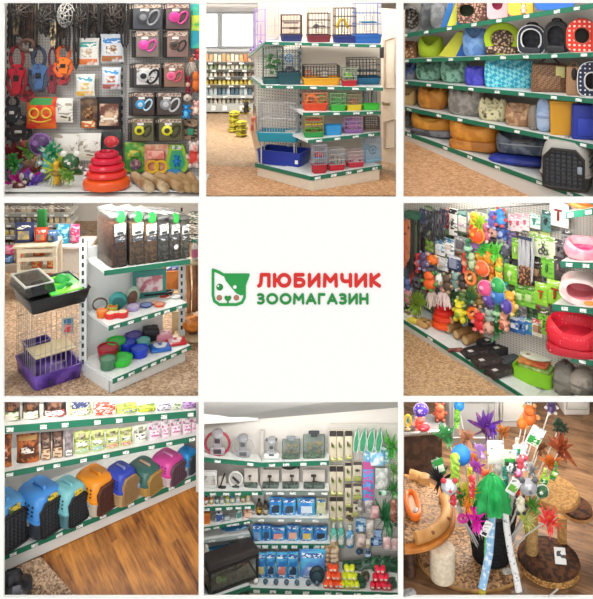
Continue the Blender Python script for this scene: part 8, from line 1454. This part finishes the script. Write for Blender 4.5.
wand('wand with a tall white card and green patch leaning right', 534, 434, 8.6, 'rope', n_('#c8c4bc', '#e8e4dc'), '#d8d4cc', 7, hh=12, card=('#f0f0ec', '#2c8c3c', .98, -.1, .45, 1.25))
wand('wand with an orange plush fox toy at the very top right', 529, 415, 9.0, 'plush', n_('#d8702c', '#a84c1c'), '#e8a060', 20, hh=22)
wand('wand with an orange ball beside the fox toy', 522, 424, 8.95, 'ball', n_('#d87c2c', '#b85c1c'), None, 11)
wand('wand with dark green and black feathers spreading to the right', 560, 426, 8.8, 'feather', n_('#2c3c2c', '#6c7c60'), '#2c2c24', 26, hh=18)
wand('wand with a rusty brown feather fan on the right', 562, 446, 8.6, 'feather', n_('#8c3c1c', '#c0683c'), '#6c2c14', 26, hh=26)
wand('wand with a dark purple and white toy at the top right corner', 551, 406, 9.1, 'plush', n_('#3c2c5c', '#7c6c9c'), '#d8d8e0', 14)
wand('wand with an orange feather tuft at the right above the tan platform', 551, 462, 8.45, 'feather', n_('#c86420', '#e8983c'), '#a84c18', 18, hh=20)
wand('wand with a green card at the right above the tan platform', 556, 466, 8.35, 'rope', n_('#5c8c3c', '#a8c880'), '#4c7c34', 6, hh=8, card=('#3c8c3c', '#a8d84c', .95, .1, .5, .62))
wand('wand with a yellow-green card low at the right', 545, 474, 8.3, 'rope', n_('#a8c83c', '#d8e880'), '#8cb030', 7, hh=10, card=('#a8d040', '#2c8c3c', .95, .1, .4, .8))
wand('wand with a large white card in the middle of the basket', 495, 452, 8.35, 'rope', n_('#d8d8d0', '#b8b8b0'), '#e8e8e0', 7, hh=10, card=('#f0f0ea', '#e0e0d8', .98, .0, -.05, 1.45))
wand('wand with a green and white printed card right of the white card', 509, 456, 8.3, 'rope', n_('#c8d8b8', '#a8b898'), '#d8e0c8', 7, hh=10, card=('#dce8c8', '#2f9c3c', .98, .0, .05, 1.1))
wand('wand with a pale striped plush tube in the centre right', 524, 458, 8.3, 'rope', n_('#d8d8dc', '#9c5c6c'), '#c84c5c', 13, hh=26)
wand('wand with a red and white plush toy in the centre', 520, 463, 8.25, 'plush', n_('#d84858', '#f0d0d0'), '#e8e0e0', 11, hh=14)
wand('wand with a black and grey feather toy left of centre right', 511, 468, 8.25, 'mouse', n_('#2c3c3c', '#e0e4e0'), '#2c2c30', 14)
wand('wand with a dark green card at the left of the basket', 437, 462, 8.35, 'rope', n_('#2c6c34', '#5c9c64'), '#2c5c30', 6, hh=8, card=('#2c8c3c', '#e0ecd8', .97, .0, -.3, 1.0))
wand('wand with a long lime green felt strip at the left', 455, 472, 8.2, 'rope', n_('#9cc83c', '#c0e068'), '#8cb82c', 12, hh=32)
wand('wand with a black ribbon arching at the left', 440, 476, 8.3, 'feather', n_('#1c1c1e', '#3c3c3c'), '#1c1c1e', 14, hh=26)
wand('wand with a grey and white mouse toy with red ears at the left', 449, 486, 8.15, 'mouse', n_('#b8b8c0', '#e8e8ec'), '#d83c48', 19, hh=17)
wand('wand with a small red toy under the grey mouse', 453, 500, 8.13, 'plush', n_('#c82c3c', '#e87c7c'), '#e8c0b8', 10, hh=12)
wand('wand with a yellow and green tuft in the lower centre left', 469, 492, 8.2, 'feather', n_('#c8b828', '#5c9c34'), '#d87c28', 16, hh=20)
wand('wand with a red beaded toy near the centre left', 472, 488, 8.15, 'rope', n_('#d83840', '#f0c0b8'), '#b82830', 8, hh=22)
wand('wand with orange ribbon at the lower centre left', 468, 505, 8.14, 'feather', n_('#e8902c', '#e85c2c'), '#d87c28', 12, hh=16)
wand('wand with a hot magenta feather hanging at the lower left', 476, 517, 8.14, 'feather', n_('#e020b0', '#f05cc8'), '#d018a0', 18, hh=26)
wand('wand with a magenta wire loop at the lower left', 463, 519, 8.16, 'ringtoy', n_('#c8288c', '#e060b0'), '#d03898', 12, hh=10)
wand('wand with a wide emerald green feather fan hanging over the front', 492, 493, 8.2, 'cloth', n_('#0f9444', '#28b45c', .5, 7), '#0c8c3c', 33, hh=36)
wand('wand with a grey fur ball toy right of the green fan', 528, 486, 8.15, 'mouse', n_('#9c9ca0', '#c8c8cc'), '#5c5c60', 22, hh=19)
wand('wand with a dark green and white striped ball at the right', 542, 492, 8.15, 'ball', n_('#2c5c34', '#c8d8b8'), '#e0e8d8', 13)
wand('wand with a cream plush bird below the grey fur ball', 520, 504, 8.12, 'plush', n_('#e0d8c0', '#a89878'), '#2c2c2c', 14, hh=18)
wand('wand with a red, orange and magenta feather on the right side', 549, 519, 8.12, 'feather', n_('#e83c40', '#e88c2c'), '#c82c8c', 14, hh=26)
wand('wand with a yellow-green tassel hanging at the right of the basket', 526, 519, 8.12, 'feather', n_('#b8bc5c', '#e0dca0'), '#98a048', 10, hh=24)
wand('wand with white card and green patch at the right of the fan', 513, 482, 8.15, 'rope', n_('#e0e0d8', '#b8b8b0'), '#d8d8d0', 6, hh=8, card=('#ecece8', '#6cae3c', .97, .1, .6, .95))
for i, (lb, px, py, y, kd, c, c2, sz, hh_) in enumerate((('a coral ribbon tuft in the dense middle', 486, 474, 8.28, 'feather', '#e86c4c', '#f0a878', 12, 14), ('a white feather tuft in the middle', 500, 470, 8.3, 'feather', '#e4e0d8', '#b8b0a4', 14, 16), ('a teal plush tube in the middle right', 505, 478, 8.26, 'rope', '#1f7c6c', '#58b0a0', 9, 20), ('a lilac feather tuft in the middle left', 481, 450, 8.5, 'feather', '#b088c8', '#d8b8e0', 13, 16), ('a yellow ribbon near the blue ball', 470, 478, 8.25, 'rope', '#d8cc30', '#b0a020', 7, 18), ('a pale grey feather tuft above the grey fur ball', 532, 470, 8.35, 'feather', '#a8a8a8', '#d8d4d0', 14, 15), ('a scarlet tuft above the cream bird', 517, 490, 8.2, 'feather', '#d83030', '#e88070', 9, 12), ('a leafy green tuft at the basket rim on the right', 533, 505, 8.15, 'feather', '#4c8c2c', '#90b85c', 12, 18), ('a leafy green tuft at the basket rim on the left', 461, 496, 8.2, 'feather', '#3c7c34', '#78a858', 13, 18), ('a bright pink ball beside the striped plush tube', 518, 474, 8.22, 'ball', '#e8588c', '#f0a0c0', 8, 8), ('a brown feather tuft near the tall white card', 541, 446, 8.6, 'feather', '#7c4c2c', '#b08050', 13, 18), ('a light blue plush tube near the green printed card', 515, 462, 8.4, 'rope', '#7cb0d8', '#c8dcec', 8, 22))):
    wand('wand with ' + lb, px, py, y, kd, n_(c, c2), c2, sz, hh=hh_)
# two long plush strips hanging over the front and the loose tag
def strip(lb, pts, c, r, tip=None):
    P_ = [PT(*p_) for p_ in pts]; g = P_[-1]; m = M(); m.tube([p_ - g for p_ in P_], r, 8, fl=.6); ps = [('plush_strip', m, c)]
    if tip: k = M(); k.ball((0, 0, -.03), .045, .03, .035); ps.append(('tip', k, tip))
    mk('plush_strip_toy', lb, 'cat toy', g, 0, ps)
strip('long pale blue patterned plush strip hanging down the front of the basket', ((492, 512, 8.2), (491, 530, 8.165), (489, 555, 8.15), (485, 575, 8.12), (482, 589, 8.07)), mat('#8cb8dc', 'noise', '#e0ecf4', 26, th=.56), .042, mat('#d8c43c', 'noise', '#a89c28', 20))
strip('long white speckled plush strip hanging to the floor right of the blue one', ((505, 508, 8.2), (507, 530, 8.165), (511, 555, 8.14), (516, 575, 8.11), (519, 592, 8.06)), mat('#e4e2e0', 'noise', '#5c5c60', 34, th=.62), .034)
strip('thin green plush strip behind the blue one on the basket front', ((488, 530, 8.2), (487, 545, 8.17), (487, 562, 8.16)), mat('#3cb848', 'noise', '#78d878', 20), .03)
mk('price_card', 'white tag with a black mark hanging in front of the magenta feather', 'tag', PT(483, 536, 8.10), 0, [('tag', M().at((0, 0, 0), ry=.45).rbox((0, 0, 0), (.085, .006, .16), .004), mat('#ececea', 'print', '#b8b8b4', 26, th=.8)), ('black_mark', M().at((0, -.005, .0), ry=.45).rbox((.0, 0, .015), (.05, .005, .03), .004), '#2a2a2a')])
mk('price_card', 'crumpled white tag on the carpet base between the plush strips', 'tag', g9(507, 578) + V((0, 0, .064)), .4, [('tag', M().rbox((0, 0, 0), (.1, .08, .012), .02), mat('#d8d4cc', 'noise', '#b0aca4', 16))])
